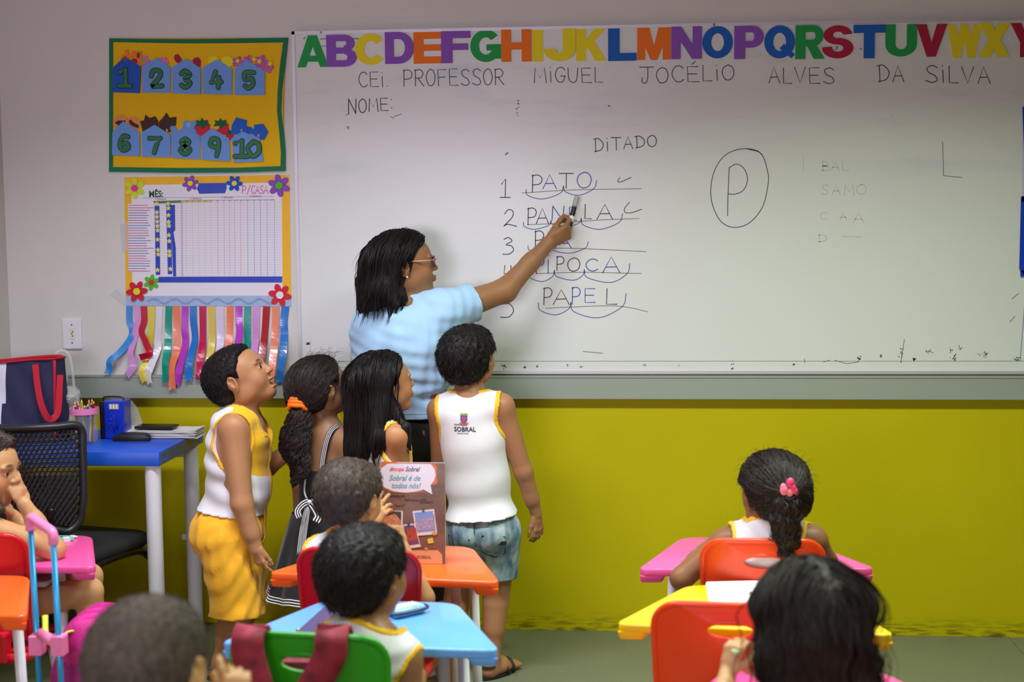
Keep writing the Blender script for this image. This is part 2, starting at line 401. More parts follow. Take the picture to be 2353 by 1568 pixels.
for a in [('CEI.', 825, 200, 894, 199, 33, 33), ('PROFESSOR', 928, 199, 1158, 195, 38, 36), ('MIGUEL', 1228, 190, 1385, 189, 34, 34),
          ('JOCÉLIO', 1474, 192, 1687, 184, 37, 34), ('ALVES', 1767, 191, 1917, 192, 36, 36), ('DA', 2018, 188, 2077, 188, 38, 36), ('SILVA', 2127, 190, 2275, 192, 38, 38),
          ('DITADO', 1366, 350, 1509, 336, 30, 26)]:
    word_px(*a)
word_px('NOME:', 801, 262, 903, 252, 33, 28, wd=.0034)
def z6(x, y): return (x/3.267+1100, y/3.267+280)
def letters6(items):
    for ch, x0, y0, x1, y1, c in items:
        mb = MB(); a = z6(x0, y0); b = z6(x1, y1); glyph_px(mb, ch, a[0], a[1], b[0], b[1], .0032); mb.build('handwriting', M_ink if c == 'k' else M_inkb, board)
letters6([('P', 400, 400, 475, 530, 'k'), ('A', 483, 398, 583, 502, 'b'), ('T', 608, 388, 705, 500, 'k'), ('O', 740, 378, 845, 497, 'b')])
letters6([('P', 368, 648, 432, 775, 'k'), ('A', 432, 652, 525, 765, 'k'), ('N', 550, 635, 640, 740, 'b'), ('E', 680, 640, 735, 740, 'b'), ('L', 795, 620, 845, 728, 'k'), ('A', 888, 620, 1005, 732, 'k')])
letters6([('P', 422, 820, 488, 945, 'k'), ('A', 570, 850, 697, 950, 'b')])
letters6([('P', 430, 1010, 490, 1140, 'b'), ('I', 505, 1000, 538, 1138, 'b'), ('P', 585, 1012, 640, 1115, 'k'), ('O', 668, 1022, 760, 1122, 'k'), ('C', 803, 1032, 893, 1120, 'b'), ('A', 930, 1015, 1060, 1135, 'b')])
letters6([('P', 487, 1247, 550, 1375, 'k'), ('A', 560, 1262, 680, 1372, 'k'), ('P', 700, 1243, 762, 1370, 'b'), ('E', 795, 1253, 875, 1357, 'b'), ('L', 955, 1253, 1038, 1370, 'k')])
for it in [('1', 160, 430, 237, 568, 'k'), ('2', 190, 660, 285, 785, 'k'), ('3', 182, 870, 262, 995, 'k'), ('4', 190, 1080, 260, 1190, 'k'), ('5', 165, 1300, 262, 1468, 'k')]:
    letters6([it])
mb = MB()
for ln in [[(325, 535), (700, 512), (1220, 503)], [(365, 773), (600, 762), (900, 738), (1205, 727)], [(480, 955), (700, 950), (1258, 975)], [(435, 1140), (800, 1130), (1222, 1140)], [(505, 1400), (950, 1382), (1130, 1395), (1268, 1427)]]:
    stroke_px(mb, [z6(p[0], p[1]) for p in crom([(a, b, 0) for a, b in ln], 5)], .0022)
mb.build('underline', M_inkg, board)
mb = MB()
for a, b, c in [((355, 510), (480, 580), (637, 482)), ((637, 482), (755, 552), (885, 440)), ((335, 755), (420, 808), (543, 742)), ((543, 742), (650, 792), (770, 725)), ((770, 725), (915, 808), (1080, 690)),
                ((370, 932), (470, 985), (545, 930)), ((545, 930), (680, 987), (822, 902)), ((378, 1132), (480, 1200), (568, 1115)), ((568, 1115), (710, 1190), (793, 1110)), ((793, 1110), (990, 1207), (1135, 1065)),
                ((448, 1360), (575, 1450), (692, 1355)), ((692, 1355), (900, 1472), (1108, 1290))]:
    d1 = (a[0]+.12*(b[0]-a[0]), a[1]+.62*(b[1]-a[1])); d2 = (c[0]-.16*(c[0]-b[0]), c[1]+.55*(b[1]-c[1]))
    stroke_px(mb, [z6(p[0], p[1]) for p in crom([(x, y, 0) for x, y in (a, d1, b, d2, c)], 6)], .0026)
mb.build('syllable_arc', M_inkb, board)
mb = MB()
for ln in [[(1060, 418), (1045, 445), (1065, 452), (1145, 418)], [(1132, 605), (1097, 648), (1100, 680), (1150, 682), (1222, 657)],
           [(1880, 345), (1935, 318), (1990, 350), (2018, 430), (1990, 510), (1930, 542), (1870, 542)], [(1880, 345), (1872, 540), (1868, 705)],
           [(2010, 202), (2120, 240), (2168, 370), (2172, 470), (2130, 640), (2030, 760), (1915, 793), (1820, 750), (1760, 640), (1742, 520), (1765, 380), (1830, 270), (1920, 215), (2010, 202), (2090, 218), (2128, 250)]]:
    stroke_px(mb, [z6(p[0], p[1]) for p in crom([(a, b, 0) for a, b in ln], 6)], .0026); mb.build('handwriting', M_ink, board); mb = MB()
mb = MB()
for ln in [[(2166, 326), (2168, 404)], [(2168, 404), (2210, 408)], [(1340, 808), (1385, 812)], [(2325, 687), (2340, 675)], [(2320, 740), (2332, 727)],
           [(795, 265), (803, 262)], [(898, 268), (905, 272)], [(905, 268), (923, 262)], [(1918, 828), (1945, 836), (1972, 832)], [(1892, 832), (1906, 828)], [(2070, 832), (2078, 780)], [(1848, 825), (1849, 834)]]:
    stroke_px(mb, ln, .0022); mb.build('stray_mark', M_inkg, board); mb = MB()
stroke_px(mb2 := MB(), [(2358, 640), (2352, 730), (2344, 828)], .0026); stroke_px(mb2, [(698, 89), (702, 86)], .004); stroke_px(mb2, [(737, 90), (750, 89)], .004); stroke_px(mb2, [(812, 89), (824, 89)], .004)
mb2.build('blue_marker_line', mat('faded_blue_ink', (110, 135, 185), .6), board)
mb = MB()
for cx, cy, sx, sy, n in [(1160, 842, 6, 4, 8), (1207, 843, 3, 4, 4), (1235, 843, 1, 2, 2), (1304, 841, 1, 5, 3), (1335, 842, 2, 4, 3), (1682, 838, 3, 9, 6), (1823, 838, 2, 3, 3), (1975, 827, 5, 5, 9), (2025, 818, 2, 5, 5),
                          (2071, 818, 3, 14, 10), (2100, 826, 3, 5, 8), (2135, 808, 7, 5, 8), (2184, 803, 4, 4, 5), (2207, 800, 6, 5, 5), (2190, 824, 8, 8, 10), (2262, 815, 10, 5, 14), (2336, 826, 7, 5, 10), (709, 790, 4, 3, 10),
                          (800, 292, 3, 3, 4), (1190, 245, 4, 14, 9), (1165, 352, 2, 3, 3), (1398, 243, 3, 1, 2), (2048, 266, 1, 1, 1), (1480, 838, 2, 3, 3), (1560, 840, 1, 1, 1), (742, 110, 6, 8, 3), (1560, 132, 2, 2, 2), (1978, 112, 2, 2, 2), (1923, 108, 5, 4, 5)]:
    for _ in range(n):
        x, y = cx+random.gauss(0, sx*.6), cy+random.gauss(0, sy*.6); l = random.uniform(.5, 2.2); a = random.uniform(0, PI)
        stroke_px(mb, [(x-l*math.cos(a), y-l*math.sin(a)), (x+l*math.cos(a), y+l*math.sin(a))], random.uniform(.0015, .0035))
tag(mb.build('ink_specks', mat('speck_ink', (88, 84, 92), .6), board), kind='stuff')
mb = MB()
for t_, x0, y0, x1, y1 in [('B', 1890, 372, 1905, 392), ('A', 1910, 372, 1928, 392), ('L', 1935, 372, 1950, 392), ('S', 1888, 425, 1903, 447), ('A', 1912, 425, 1930, 447), ('M', 1940, 425, 1962, 450), ('O', 1968, 424, 1990, 446), ('C', 1885, 488, 1900, 505), ('A', 1930, 490, 1945, 505), ('A', 1960, 490, 1985, 512), ('D', 1880, 540, 1900, 556)]:
    glyph_px(mb, t_, x0, y0, x1, y1, .003)
stroke_px(mb, [(1935, 543), (1980, 545)], .003); stroke_px(mb, [(1846, 358), (1846, 398)], .002)
mb.build('erased_writing', M_inkf, board)

# foam alphabet ---------------------------------------------------------------
def arcq(cx, cy, ro, ri, a0, a1, n=14):
    """ring sector as a list of quads in the unit box; ro, ri are (rx, ry)"""
    q = []
    for i in range(n):
        a, b = (math.radians(a0+(a1-a0)*(i+k)/n) for k in (0, 1))
        q.append([(cx+ro[0]*math.cos(a), cy+ro[1]*math.sin(a)), (cx+ro[0]*math.cos(b), cy+ro[1]*math.sin(b)), (cx+ri[0]*math.cos(b), cy+ri[1]*math.sin(b)), (cx+ri[0]*math.cos(a), cy+ri[1]*math.sin(a))])
    return q
def R4(x0, y0, x1, y1): return [(x0, y0), (x1, y0), (x1, y1), (x0, y1)]
FL = {
 'A': [[(0, 0), (.27, 0), (.62, 1), (.36, 1)], [(.73, 0), (1, 0), (.64, 1), (.38, 1)], R4(.25, .17, .75, .36)],
 'B': [R4(0, 0, .3, 1), R4(.3, .8, .6, 1), R4(.3, .41, .62, .6), R4(.3, 0, .62, .2)]+arcq(.58, .735, (.36, .265), (.09, .075), -90, 90)+arcq(.6, .29, (.4, .29), (.1, .1), -90, 90),
 'C': arcq(.52, .5, (.52, .5), (.22, .27), 38, 322, 22),
 'D': [R4(0, 0, .3, 1), R4(.3, .78, .5, 1), R4(.3, 0, .5, .22)]+arcq(.48, .5, (.52, .5), (.22, .28), -90, 90),
 'E': [R4(0, 0, .36, 1), R4(.36, .78, 1, 1), R4(.36, .4, .97, .6), R4(.36, 0, 1, .22)],
 'F': [R4(0, 0, .38, 1), R4(.38, .78, 1, 1), R4(.38, .41, .92, .61)],
 'G': arcq(.5, .5, (.5, .5), (.22, .27), 40, 350, 22)+[R4(.52, .36, 1, .55), R4(.74, .1, 1, .45)],
 'H': [R4(0, 0, .32, 1), R4(.68, 0, 1, 1), R4(.32, .38, .68, .6)],
 'I': [R4(0, 0, 1, 1)],
 'J': [R4(.6, .35, 1, 1)]+arcq(.5, .38, (.5, .38), (.12, .14), 180, 360, 14),
 'K': [R4(0, 0, .32, 1), [(.3, .3), (.3, .62), (.62, 1), (1, 1)], [(.32, .52), (.55, .68), (1, 0), (.64, 0)]],
 'L': [R4(0, 0, .4, 1), R4(.4, 0, 1, .24)],
 'M': [R4(0, 0, .24, 1), R4(.76, 0, 1, 1), [(.0, 1), (.36, 1), (.6, 0), (.4, 0)], [(.64, 1), (1, 1), (.6, 0), (.4, 0)]],
 'N': [R4(0, 0, .3, 1), R4(.7, 0, 1, 1), [(0, 1), (.32, 1), (1, 0), (.68, 0)]],
 'O': arcq(.5, .5, (.5, .5), (.21, .28), 0, 360, 28),
 'P': [R4(0, 0, .37, 1), R4(.37, .8, .62, 1), R4(.37, .34, .62, .54)]+arcq(.6, .67, (.4, .33), (.08, .13), -90, 90),
 'Q': arcq(.5, .5, (.5, .5), (.21, .28), 0, 360, 28)+[[(.5, .3), (.64, .44), (1, .1), (.88, 0)]],
 'R': [R4(0, 0, .34, 1), R4(.34, .8, .6, 1), R4(.34, .38, .6, .57)]+arcq(.6, .69, (.36, .31), (.09, .12), -90, 90)+[[(.38, .42), (.68, .46), (1, 0), (.64, 0)]],
 'S': arcq(.5, .71, (.46, .29), (.16, .1), 5, 180)+arcq(.5, .71, (.46, .29), (.16, .1), 180, 270, 8)+[R4(.48, .42, .54, .61)]+arcq(.5, .31, (.5, .31), (.18, .11), -90, 90)+arcq(.5, .31, (.5, .31), (.18, .11), 180, 270, 8)+[[(0, .31), (.32, .31), (.3, .36), (0, .34)]],
 'T': [R4(0, .76, 1, 1), R4(.33, 0, .67, .76)],
 'U': [R4(0, .38, .32, 1), R4(.68, .38, 1, 1)]+arcq(.5, .38, (.5, .38), (.18, .16), 180, 360),
 'V': [[(0, 1), (.33, 1), (.62, 0), (.36, 0)], [(.67, 1), (1, 1), (.64, 0), (.38, 0)]],
 'W': [[(0, 1), (.24, 1), (.42, 0), (.18, 0)], [(.38, 1), (.6, 1), (.4, 0), (.2, 0)], [(.4, 1), (.62, 1), (.8, 0), (.6, 0)], [(.76, 1), (1, 1), (.82, 0), (.58, 0)]],
 'X': [[(0, 1), (.36, 1), (1, 0), (.64, 0)], [(.64, 1), (1, 1), (.36, 0), (0, 0)]],
 'Y': [[(0, 1), (.36, 1), (.64, .4), (.36, .4)], [(.64, 1), (1, 1), (.64, .4), (.36, .4)], R4(.34, 0, .66, .42)],
}
FCOL = dict(green=(22, 160, 74), purple=(140, 82, 190), yellow=(240, 222, 20), orange=(245, 120, 18), blue=(10, 96, 190), crimson=(176, 16, 56))
u4 = lambda *a: (a[0]/2.614+640, a[1]/2.614+640, a[2]/2.614+30, a[3]/2.614+30)
u5 = lambda *a: (a[0]/2.695+1480, a[1]/2.695+1480, a[2]/2.695+30, a[3]/2.695+30)
LET = [('A', 'green', u4(115, 298, 133, 327)), ('B', 'purple', u4(292, 468, 130, 325)), ('C', 'yellow', u4(462, 640, 123, 315)), ('D', 'purple', u4(643, 812, 113, 307)), ('E', 'orange', u4(813, 980, 112, 305)),
       ('F', 'purple', u4(980, 1152, 108, 303)), ('G', 'green', u4(1153, 1338, 100, 297)), ('H', 'orange', u4(1340, 1518, 98, 295)), ('I', 'yellow', u4(1525, 1588, 97, 293)), ('J', 'yellow', u4(1593, 1785, 93, 291)),
       ('K', 'yellow', u4(1788, 1968, 90, 290)), ('L', 'blue', u4(1980, 2150, 92, 290)), ('M', 'orange', u5(-43, 165, 85, 292)), ('N', 'purple', u5(168, 357, 83, 287)), ('O', 'blue', u5(360, 550, 80, 283)),
       ('P', 'purple', u5(557, 740, 78, 287)), ('Q', 'blue', u5(743, 935, 75, 283)), ('R', 'green', u5(935, 1117, 75, 287)), ('S', 'crimson', u5(1102, 1297, 75, 283)), ('T', 'blue', u5(1293, 1492, 72, 283)),
       ('U', 'green', u5(1492, 1690, 68, 272)), ('V', 'crimson', u5(1680, 1875, 68, 273)), ('W', 'yellow', u5(1873, 2092, 70, 277)), ('X', 'yellow', u5(2068, 2265, 62, 275)), ('Y', 'crimson', u5(2265, 2450, 60, 275))]
for i, (ch, cn, (x0, x1, y0, y1)) in enumerate(LET):
    mt = mat('foam_'+cn, FCOL[cn], .75, var=.02, vscale=40)
    p0 = aty(x0, y1, -FT); p1 = aty(x1, y0, -FT); wd_, hg = p1[0]-p0[0], p1[2]-p0[2]
    yoff = -FT-.0006-(i % 2)*.0042; mb = MB()
    for j, q in enumerate(FL[ch]):
        mb.prism([(a*wd_, b*hg) for a, b in q], NF, .004+.00004*j, org=(0, .00002*j, 0), ax=((1, 0, 0), (0, 0, 1)))
    o = mb.build('foam_letter', mt, off=(0, 0, 0)); o.location = (p0[0], yoff, p0[2])
    tag(o, f'{cn} foam letter {ch} stuck along the top of the whiteboard', 'letter', 'foam alphabet letters on the whiteboard')

# socket ---------------------------------------------------------------------
a, b = aty(147, 802), aty(188, 732)
t = thing('wall_socket', 'white wall socket plate beside the hanging chart', 'socket', ((a[0]+b[0])/2, 0, (a[2]+b[2])/2))
hw, hh = (b[0]-a[0])/2, (b[2]-a[2])/2; M_wpl = mat('white_plastic', (236, 234, 240), .3)
MB().box((-hw, -.009, -hh), (hw, -.0002, hh), bev=.003).build('cover_plate', M_wpl, t)
MB().box((-.009, -.0105, -.022), (.009, -.0085, .022), bev=.0008).build('socket_insert', mat('cream_plastic', (232, 226, 205), .4), t)
mb = MB(); [mb.cyl((x_, -.0102, z_), (x_, -.0112, z_), .0024, n=10) for x_, z_ in ((0, .0), (.003, .008), (.003, -.008))]
mb.build('pin_hole', mat('black_plastic', (22, 22, 24), .4), t)
mb = MB(); [mb.cyl((0, -.0085, z_), (0, -.0100, z_), .003, n=10) for z_ in (.033, -.033)]; mb.build('screw', MATS['screw_steel'], t)

# number banner --------------------------------------------------------------
def zz1(x, y): return (x/4.751+230, y/4.751+70)
def WPt(px, py, y=0.): return aty(px, py, y)
M_gl = mat('green_glitter_tape', (12, 112, 74), .35, var=.35, vscale=900, bump=.5, bscale=900, metal=.25)
M_felt = mat('yellow_felt', (240, 190, 0), .9, var=.05, vscale=5, sheen=.3)
def outline(pts, n=1): return [WPt(*zz1(*p)) for p in pts]
OUT = [(108, 88), (500, 96), (1000, 100), (1500, 92), (2058, 82), (2030, 380), (1995, 650), (1985, 880), (2012, 1120), (2030, 1330), (2030, 1535), (1500, 1552), (900, 1556), (500, 1550), (106, 1545), (108, 900)]
INN = [(152, 130), (500, 138), (1000, 145), (1500, 142), (2004, 134), (1970, 380), (1945, 650), (1938, 880), (1962, 1120), (1980, 1330), (1975, 1482), (1500, 1500), (900, 1502), (500, 1498), (150, 1492), (150, 900)]
bc = WPt(455, 240); bn = thing('number_banner', 'yellow felt number banner with green glitter border on the wall', 'banner', (bc[0], -.0005, bc[2]))
oo, ii = outline(OUT), outline(INN); L3 = lambda p, y: (p[0]-bc[0], y, p[2]-bc[2])
# rippled felt sheet
nx, nz = 50, 36; vv = []; ff = []
A_, B_, C_, D_ = oo[0], oo[4], oo[10], oo[14]
for j in range(nz+1):
    for i in range(nx+1):
        s_, t_ = i/nx, j/nz; p = (A_*(1-s_)+B_*s_)*(1-t_)+(D_*(1-s_)+C_*s_)*t_
        p[0] -= .012*math.sin(PI*t_)*s_**3
        rip = .0022*math.sin(14*s_+9*t_)*math.sin(PI*t_)*math.sin(PI*s_)+.0018*math.sin(30*s_-16*t_)*t_*math.sin(PI*s_)
        vv.append(L3(p, -.005-rip))
for j in range(nz):
    for i in range(nx): q = j*(nx+1)+i; ff.append((q, q+nx+1, q+nx+2, q+1))
mb = MB(); mb.add(vv, ff); felt = mb.build('felt_sheet', M_felt, bn, smooth=True, fix=False)
sd_ = felt.modifiers.new('thickness', 'SOLIDIFY'); sd_.thickness = .0015; sd_.offset = 1
mb = MB(); K = len(oo); vv = [L3(p, -.0085) for p in oo]+[L3(p, -.0085) for p in ii]+[L3(p, -.001) for p in oo]+[L3(p, -.001) for p in ii]; ff = []
for i in range(K):
    j = (i+1) % K; ff += [(i, j, K+j, K+i), (2*K+i, 2*K+j, j, i), (K+i, K+j, 3*K+j, 3*K+i)]
mb.add(vv, ff); mb.build('glitter_border', M_gl, bn)
M_hb = mat('sky_blue_foam', (112, 160, 232), .7, var=.015, vscale=30); M_hd = mat('dark_blue_foam', (14, 84, 186), .7)
M_gg = mat('green_glitter_foam', (16, 108, 56), .5, var=.3, vscale=900); M_bk = mat('black_foam', (18, 22, 20), .7)
HS = [([(280, 290), (460, 398), (445, 688), (150, 678), (155, 408)], '1', (212, 415, 360, 630), M_hd), ([(630, 302), (785, 405), (778, 684), (472, 682), (475, 400)], '2', (555, 422, 705, 635), M_hb),
      ([(955, 310), (1112, 420), (1108, 700), (798, 690), (800, 402)], '3', (880, 430, 1012, 642), M_hb), ([(1290, 318), (1452, 425), (1450, 706), (1130, 694), (1132, 410)], '4', (1200, 435, 1350, 648), M_hb),
      ([(1608, 322), (1808, 450), (1808, 710), (1478, 708), (1482, 420)], '5', (1565, 440, 1705, 650), M_hb),
      ([(265, 992), (445, 1112), (445, 1375), (143, 1362), (150, 1108)], '6', (203, 1128, 345, 1332), M_hb), ([(608, 1032), (780, 1140), (782, 1390), (468, 1378), (465, 1115)], '7', (535, 1150, 692, 1356), M_hb),
      ([(925, 1060), (1104, 1165), (1104, 1410), (798, 1394), (785, 1150)], '8', (872, 1165, 1010, 1368), M_hb), ([(1235, 1068), (1420, 1180), (1434, 1430), (1124, 1414), (1112, 1160)], '9', (1190, 1165, 1325, 1392), M_hb),
      ([(1560, 1105), (1752, 1175), (1795, 1430), (1473, 1446), (1446, 1180)], '10', (1462, 1190, 1765, 1398), M_hb)]
DG = {'1': [[(.15, .78), (.55, .92), (.55, .1)], [(.12, .1), (.9, .1)]], '2': [[(.12, .62), (.25, .9), (.72, .88), (.75, .6), (.2, .15), (.2, .1), (.9, .12)]], '3': [[(.15, .78), (.45, .92), (.85, .72), (.45, .52), (.88, .3), (.5, .08), (.15, .2)]],
      '4': [[(.48, .9), (.18, .36), (.9, .38)], [(.72, .62), (.68, .1)]], '5': [[(.88, .88), (.22, .88), (.22, .52), (.7, .58), (.82, .3), (.5, .08), (.2, .2)]], '6': [[(.82, .82), (.45, .85), (.18, .4), (.45, .1), (.85, .25), (.7, .5), (.3, .4)]],
      '7': [[(.12, .85), (.86, .85), (.6, .5), (.45, .1)]], '8': [[(.5, .9), (.2, .73), (.5, .52), (.88, .3), (.5, .08), (.12, .3), (.5, .52), (.8, .73), (.5, .9)]], '9': [[(.6, .5), (.2, .62), (.35, .9), (.8, .85), (.85, .5), (.7, .1)]],
      '0': [[(.5, .92), (.1, .55), (.4, .08), (.85, .3), (.85, .75), (.5, .92)]]}
CUTS = 'BCD'
for k, (poly, num, bx, mt) in enumerate(HS):
    P = [L3(WPt(*zz1(*p)), 0) for p in poly]; yo = -.0095
    pk = MB().prism([(p[0], p[2]) for p in P], NF, .003, org=(0, yo, 0), ax=((1, 0, 0), (0, 0, 1))).build('house_pocket', mt, bn)
    boxes = [(num, bx)] if len(num) == 1 else [('1', (1462, 1190, 1640, 1398)), ('0', (1608, 1200, 1765, 1390))]
    for d, (x0, y0, x1, y1) in boxes:
        for mt2, rad, dy in ((M_bk, .0088, .0), (M_gg, .0066, .0012)):
            mb = MB(); dz_ = 0.
            for s in DG[d]:
                pts = crom([(x0+a*(x1-x0), y1-b*(y1-y0), 0) for a, b in s], 6) if d not in '147' else [np.array((x0+a*(x1-x0), y1-b*(y1-y0), 0)) for a, b in s]
                pp = [L3(WPt(*zz1(p[0], p[1])), yo-.003) for p in pts]
                mb.ribbon(pp, rad*2*1.05, NF, .0012+dy+dz_, rnd=False); dz_ += .00008
                for p in (pp if d in '147' else [pp[0], pp[-1]]): mb.cyl((p[0], p[1], p[2]), (p[0], p[1]-.0012-dy-dz_, p[2]), rad*1.05, n=12); dz_ += .00008
            mb.build('digit', mt2, pk)
# foam cut-outs tucked behind the pockets
def cutout(name, label, polys, y=-.0082, t=.0028, step=.0006):
    c0 = WPt(*zz1(*polys[0][0][0])); r = thing(name, label, 'cut-out', (c0[0], 0, c0[2]))
    seen = 0
    for j, (pl, mt, pn) in enumerate(polys):
        pts = [(WPt(*zz1(*p))[0]-c0[0], WPt(*zz1(*p))[2]-c0[2]) for p in pl]
        MB().prism(pts, NF, t if j == 0 else .0008, org=(0, y if j == 0 else y-t-.0001-step*(j-1), 0), ax=((1, 0, 0), (0, 0, 1))).build(pn, mt, r)
    return r
def circ(cx, cy, r, n=16, ry=None): return [(cx+r*math.cos(2*PI*i/n), cy+(ry or r)*math.sin(2*PI*i/n)) for i in range(n)]
def petal(cx, cy, r, k=6, n=48, dep=.28, ph=0): return [(cx+r*(1-dep*(.5-.5*math.cos(k*(2*PI*i/n)+ph)))*math.cos(2*PI*i/n), cy+r*(1-dep*(.5-.5*math.cos(k*(2*PI*i/n)+ph)))*math.sin(2*PI*i/n)) for i in range(n)]
def star(cx, cy, r, k=12, ri=.72, ph=0): return [(cx+r*(1 if i % 2 == 0 else ri)*math.cos(PI*i/k+ph), cy+r*(1 if i % 2 == 0 else ri)*math.sin(PI*i/k+ph)) for i in range(2*k)]
fo = lambda n, c, **k: mat('foam_'+n, c, .75, **k)
orange = fo('bright_orange', (248, 132, 24)); pink = fo('pink', (226, 112, 196)); lime = fo('lime', (140, 190, 30)); mag = fo('maroon_glitter', (150, 20, 60), var=.4, vscale=800)
yel = fo('lemon', (238, 222, 30)); choc = fo('chocolate', (70, 42, 36)); peach = fo('peach', (238, 150, 84)); red = fo('strawberry_glitter', (205, 30, 60), var=.3, vscale=800); dgr = fo('leaf_green', (16, 98, 60)); sky = MATS['sky_blue_foam']; roy = fo('royal_blue', (16, 98, 206))
conf = mat('confetti_glitter', (220, 60, 110), .5, var=.9, vscale=160)
cutout('train_cutout', 'orange foam train tucked behind the pocket of number one', [([(225, 330), (255, 265), (285, 262), (280, 215), (315, 208), (325, 262), (355, 265), (362, 225), (465, 232), (470, 395), (430, 400), (300, 330)], orange, 'cutout_body'), ([(415, 250), (448, 250), (445, 305), (412, 300)], fo('plum', (110, 60, 80)), 'cutout_window'), (circ(385, 345, 34), mag, 'cutout_wheel'), (circ(285, 312, 24), fo('slate', (90, 90, 120)), 'cutout_wheel')])
cutout('flower_cutout', 'pink foam flower with a lime centre beside pocket number two', [(petal(490, 335, 66, 6), pink, 'cutout_petals'), (circ(485, 335, 24), lime, 'cutout_centre')], y=-.0066)
cutout('flower_cutout', 'plain pink foam flower peeping over pocket number two', [(petal(700, 350, 62, 6), pink, 'cutout_petals')])
cutout('heart_cutout', 'maroon glitter oval left of the roof of pocket number three', [([(815, 300), (830, 265), (862, 265), (895, 310), (915, 360), (870, 372), (835, 345)], mag, 'cutout_body')])
cutout('heart_cutout', 'maroon glitter oval right of the roof of pocket number three', [([(1015, 330), (1045, 300), (1085, 298), (1108, 330), (1105, 400), (1060, 400), (1030, 370)], mag, 'cutout_body')])
cutout('sun_cutout', 'lemon foam sun left of the roof of pocket number four', [(star(1250, 340, 72), yel, 'cutout_body')])
cutout('sun_cutout', 'lemon foam sun right of the roof of pocket number four', [(star(1395, 345, 78), yel, 'cutout_body')])
cutout('confetti_flower_cutout', 'confetti patterned flower touching pocket four and five', [(petal(1515, 350, 68, 5), conf, 'cutout_body'), (star(1510, 335, 30, 5, .5), yel, 'cutout_star')], y=-.0066)
cutout('confetti_flower_cutout', 'confetti patterned flower over the roof of pocket number five', [(petal(1625, 330, 60, 5), conf, 'cutout_body'), (star(1690, 320, 32, 5, .5), yel, 'cutout_star')])
cutout('confetti_flower_cutout', 'large confetti patterned flower right of pocket number five', [(petal(1765, 345, 82, 5), conf, 'cutout_body'), (star(1745, 340, 34, 5, .5), yel, 'cutout_star')], y=-.0066)
cutout('confetti_flower_cutout', 'lowest confetti patterned flower beside pocket number five', [(petal(1838, 405, 68, 5), conf, 'cutout_body'), (star(1865, 365, 38, 5, .5), yel, 'cutout_star')], y=-.0095)
cutout('cookie_cutout', 'peach foam cookie left behind pocket number six', [(petal(235, 1010, 88, 9, dep=.12), peach, 'cutout_body'), ([(170, 1010), (215, 985), (290, 985), (290, 1020), (215, 1040)], choc, 'cutout_topping')])
cutout('cookie_cutout', 'peach foam cookie right behind pocket number six', [(petal(375, 1020, 86, 9, dep=.12), peach, 'cutout_body'), ([(325, 985), (345, 975), (380, 1010), (432, 1035), (430, 1070), (380, 1055), (335, 1025)], choc, 'cutout_topping')], y=-.0066)
cutout('cat_cutout', 'dark brown foam cat head left behind pocket number seven', [([(448, 990), (490, 985), (505, 920), (550, 960), (610, 938), (640, 985), (650, 1060), (560, 1120), (475, 1110)], choc, 'cutout_body')])
cutout('cat_cutout', 'dark brown foam cat head right behind pocket number seven', [([(650, 1000), (690, 960), (735, 897), (765, 955), (840, 945), (838, 1030), (775, 1110), (700, 1110), (655, 1060)], choc, 'cutout_body'), ([(730, 1075), (752, 1080), (748, 1118), (728, 1110)], peach, 'cutout_mark')], y=-.0066)
cutout('elephant_cutout', 'light blue foam animal left of pocket number eight', [([(770, 1060), (800, 1042), (830, 1050), (865, 1110), (830, 1140), (795, 1130)], sky, 'cutout_body')])
cutout('elephant_cutout', 'light blue foam animal over the roof of pocket number eight', [([(905, 1080), (920, 1000), (945, 985), (1000, 998), (1050, 988), (1070, 1020), (1045, 1070), (1060, 1115), (1105, 1160), (1000, 1130)], sky, 'cutout_body'), (circ(975, 1030, 28), fo('pale_blue', (140, 190, 240)), 'cutout_ear')])
for k, (cx, cy, lb) in enumerate([(1130, 1060, 'left behind pocket number nine'), (1330, 1060, 'right behind pocket number nine'), (1420, 1140, 'low between pockets nine and ten')]):
    s_ = 1 if k < 2 else .6
    cutout('strawberry_cutout', 'red glitter foam strawberry '+lb, [([(cx+s_*x_, cy+s_*y_) for x_, y_ in [(-90, 10), (-60, -60), (0, -85), (60, -60), (85, 10), (60, 70), (0, 105), (-60, 70)]], red, 'cutout_body'), ([(cx+s_*x_, cy+s_*y_) for x_, y_ in [(-85, -10), (-60, -55), (-80, -80), (-25, -70), (-10, -105), (15, -70), (60, -85), (50, -45), (95, -20), (30, -15), (0, 25), (-20, -15)]], dgr, 'cutout_leaf')], y=[-.0082, -.0066, -.005][k])
cutout('birdhouse_cutout', 'blue foam house left behind pocket number ten', [([(1445, 1040), (1495, 950), (1612, 985), (1605, 1020), (1622, 1120), (1500, 1140), (1440, 1130)], roy, 'cutout_body'), ([(1508, 1000), (1530, 1000), (1522, 1022)], mag, 'cutout_heart'), ([(1545, 1080), (1560, 1080), (1560, 1105), (1545, 1105)], peach, 'cutout_door')])
cutout('birdhouse_cutout', 'blue foam house right of pocket number ten', [([(1690, 1030), (1790, 1022), (1845, 1110), (1800, 1198), (1740, 1190), (1660, 1120), (1690, 1060)], roy, 'cutout_body'), ([(1758, 1065), (1780, 1065), (1770, 1085)], mag, 'cutout_heart'), ([(1735, 1130), (1752, 1138), (1745, 1165), (1725, 1158)], peach, 'cutout_door')])
cutout('birdhouse_cutout', 'blue foam house hidden between the other two at pocket ten', [([(1610, 1050), (1660, 1055), (1700, 1130), (1600, 1130)], roy, 'cutout_body')], y=-.0052)

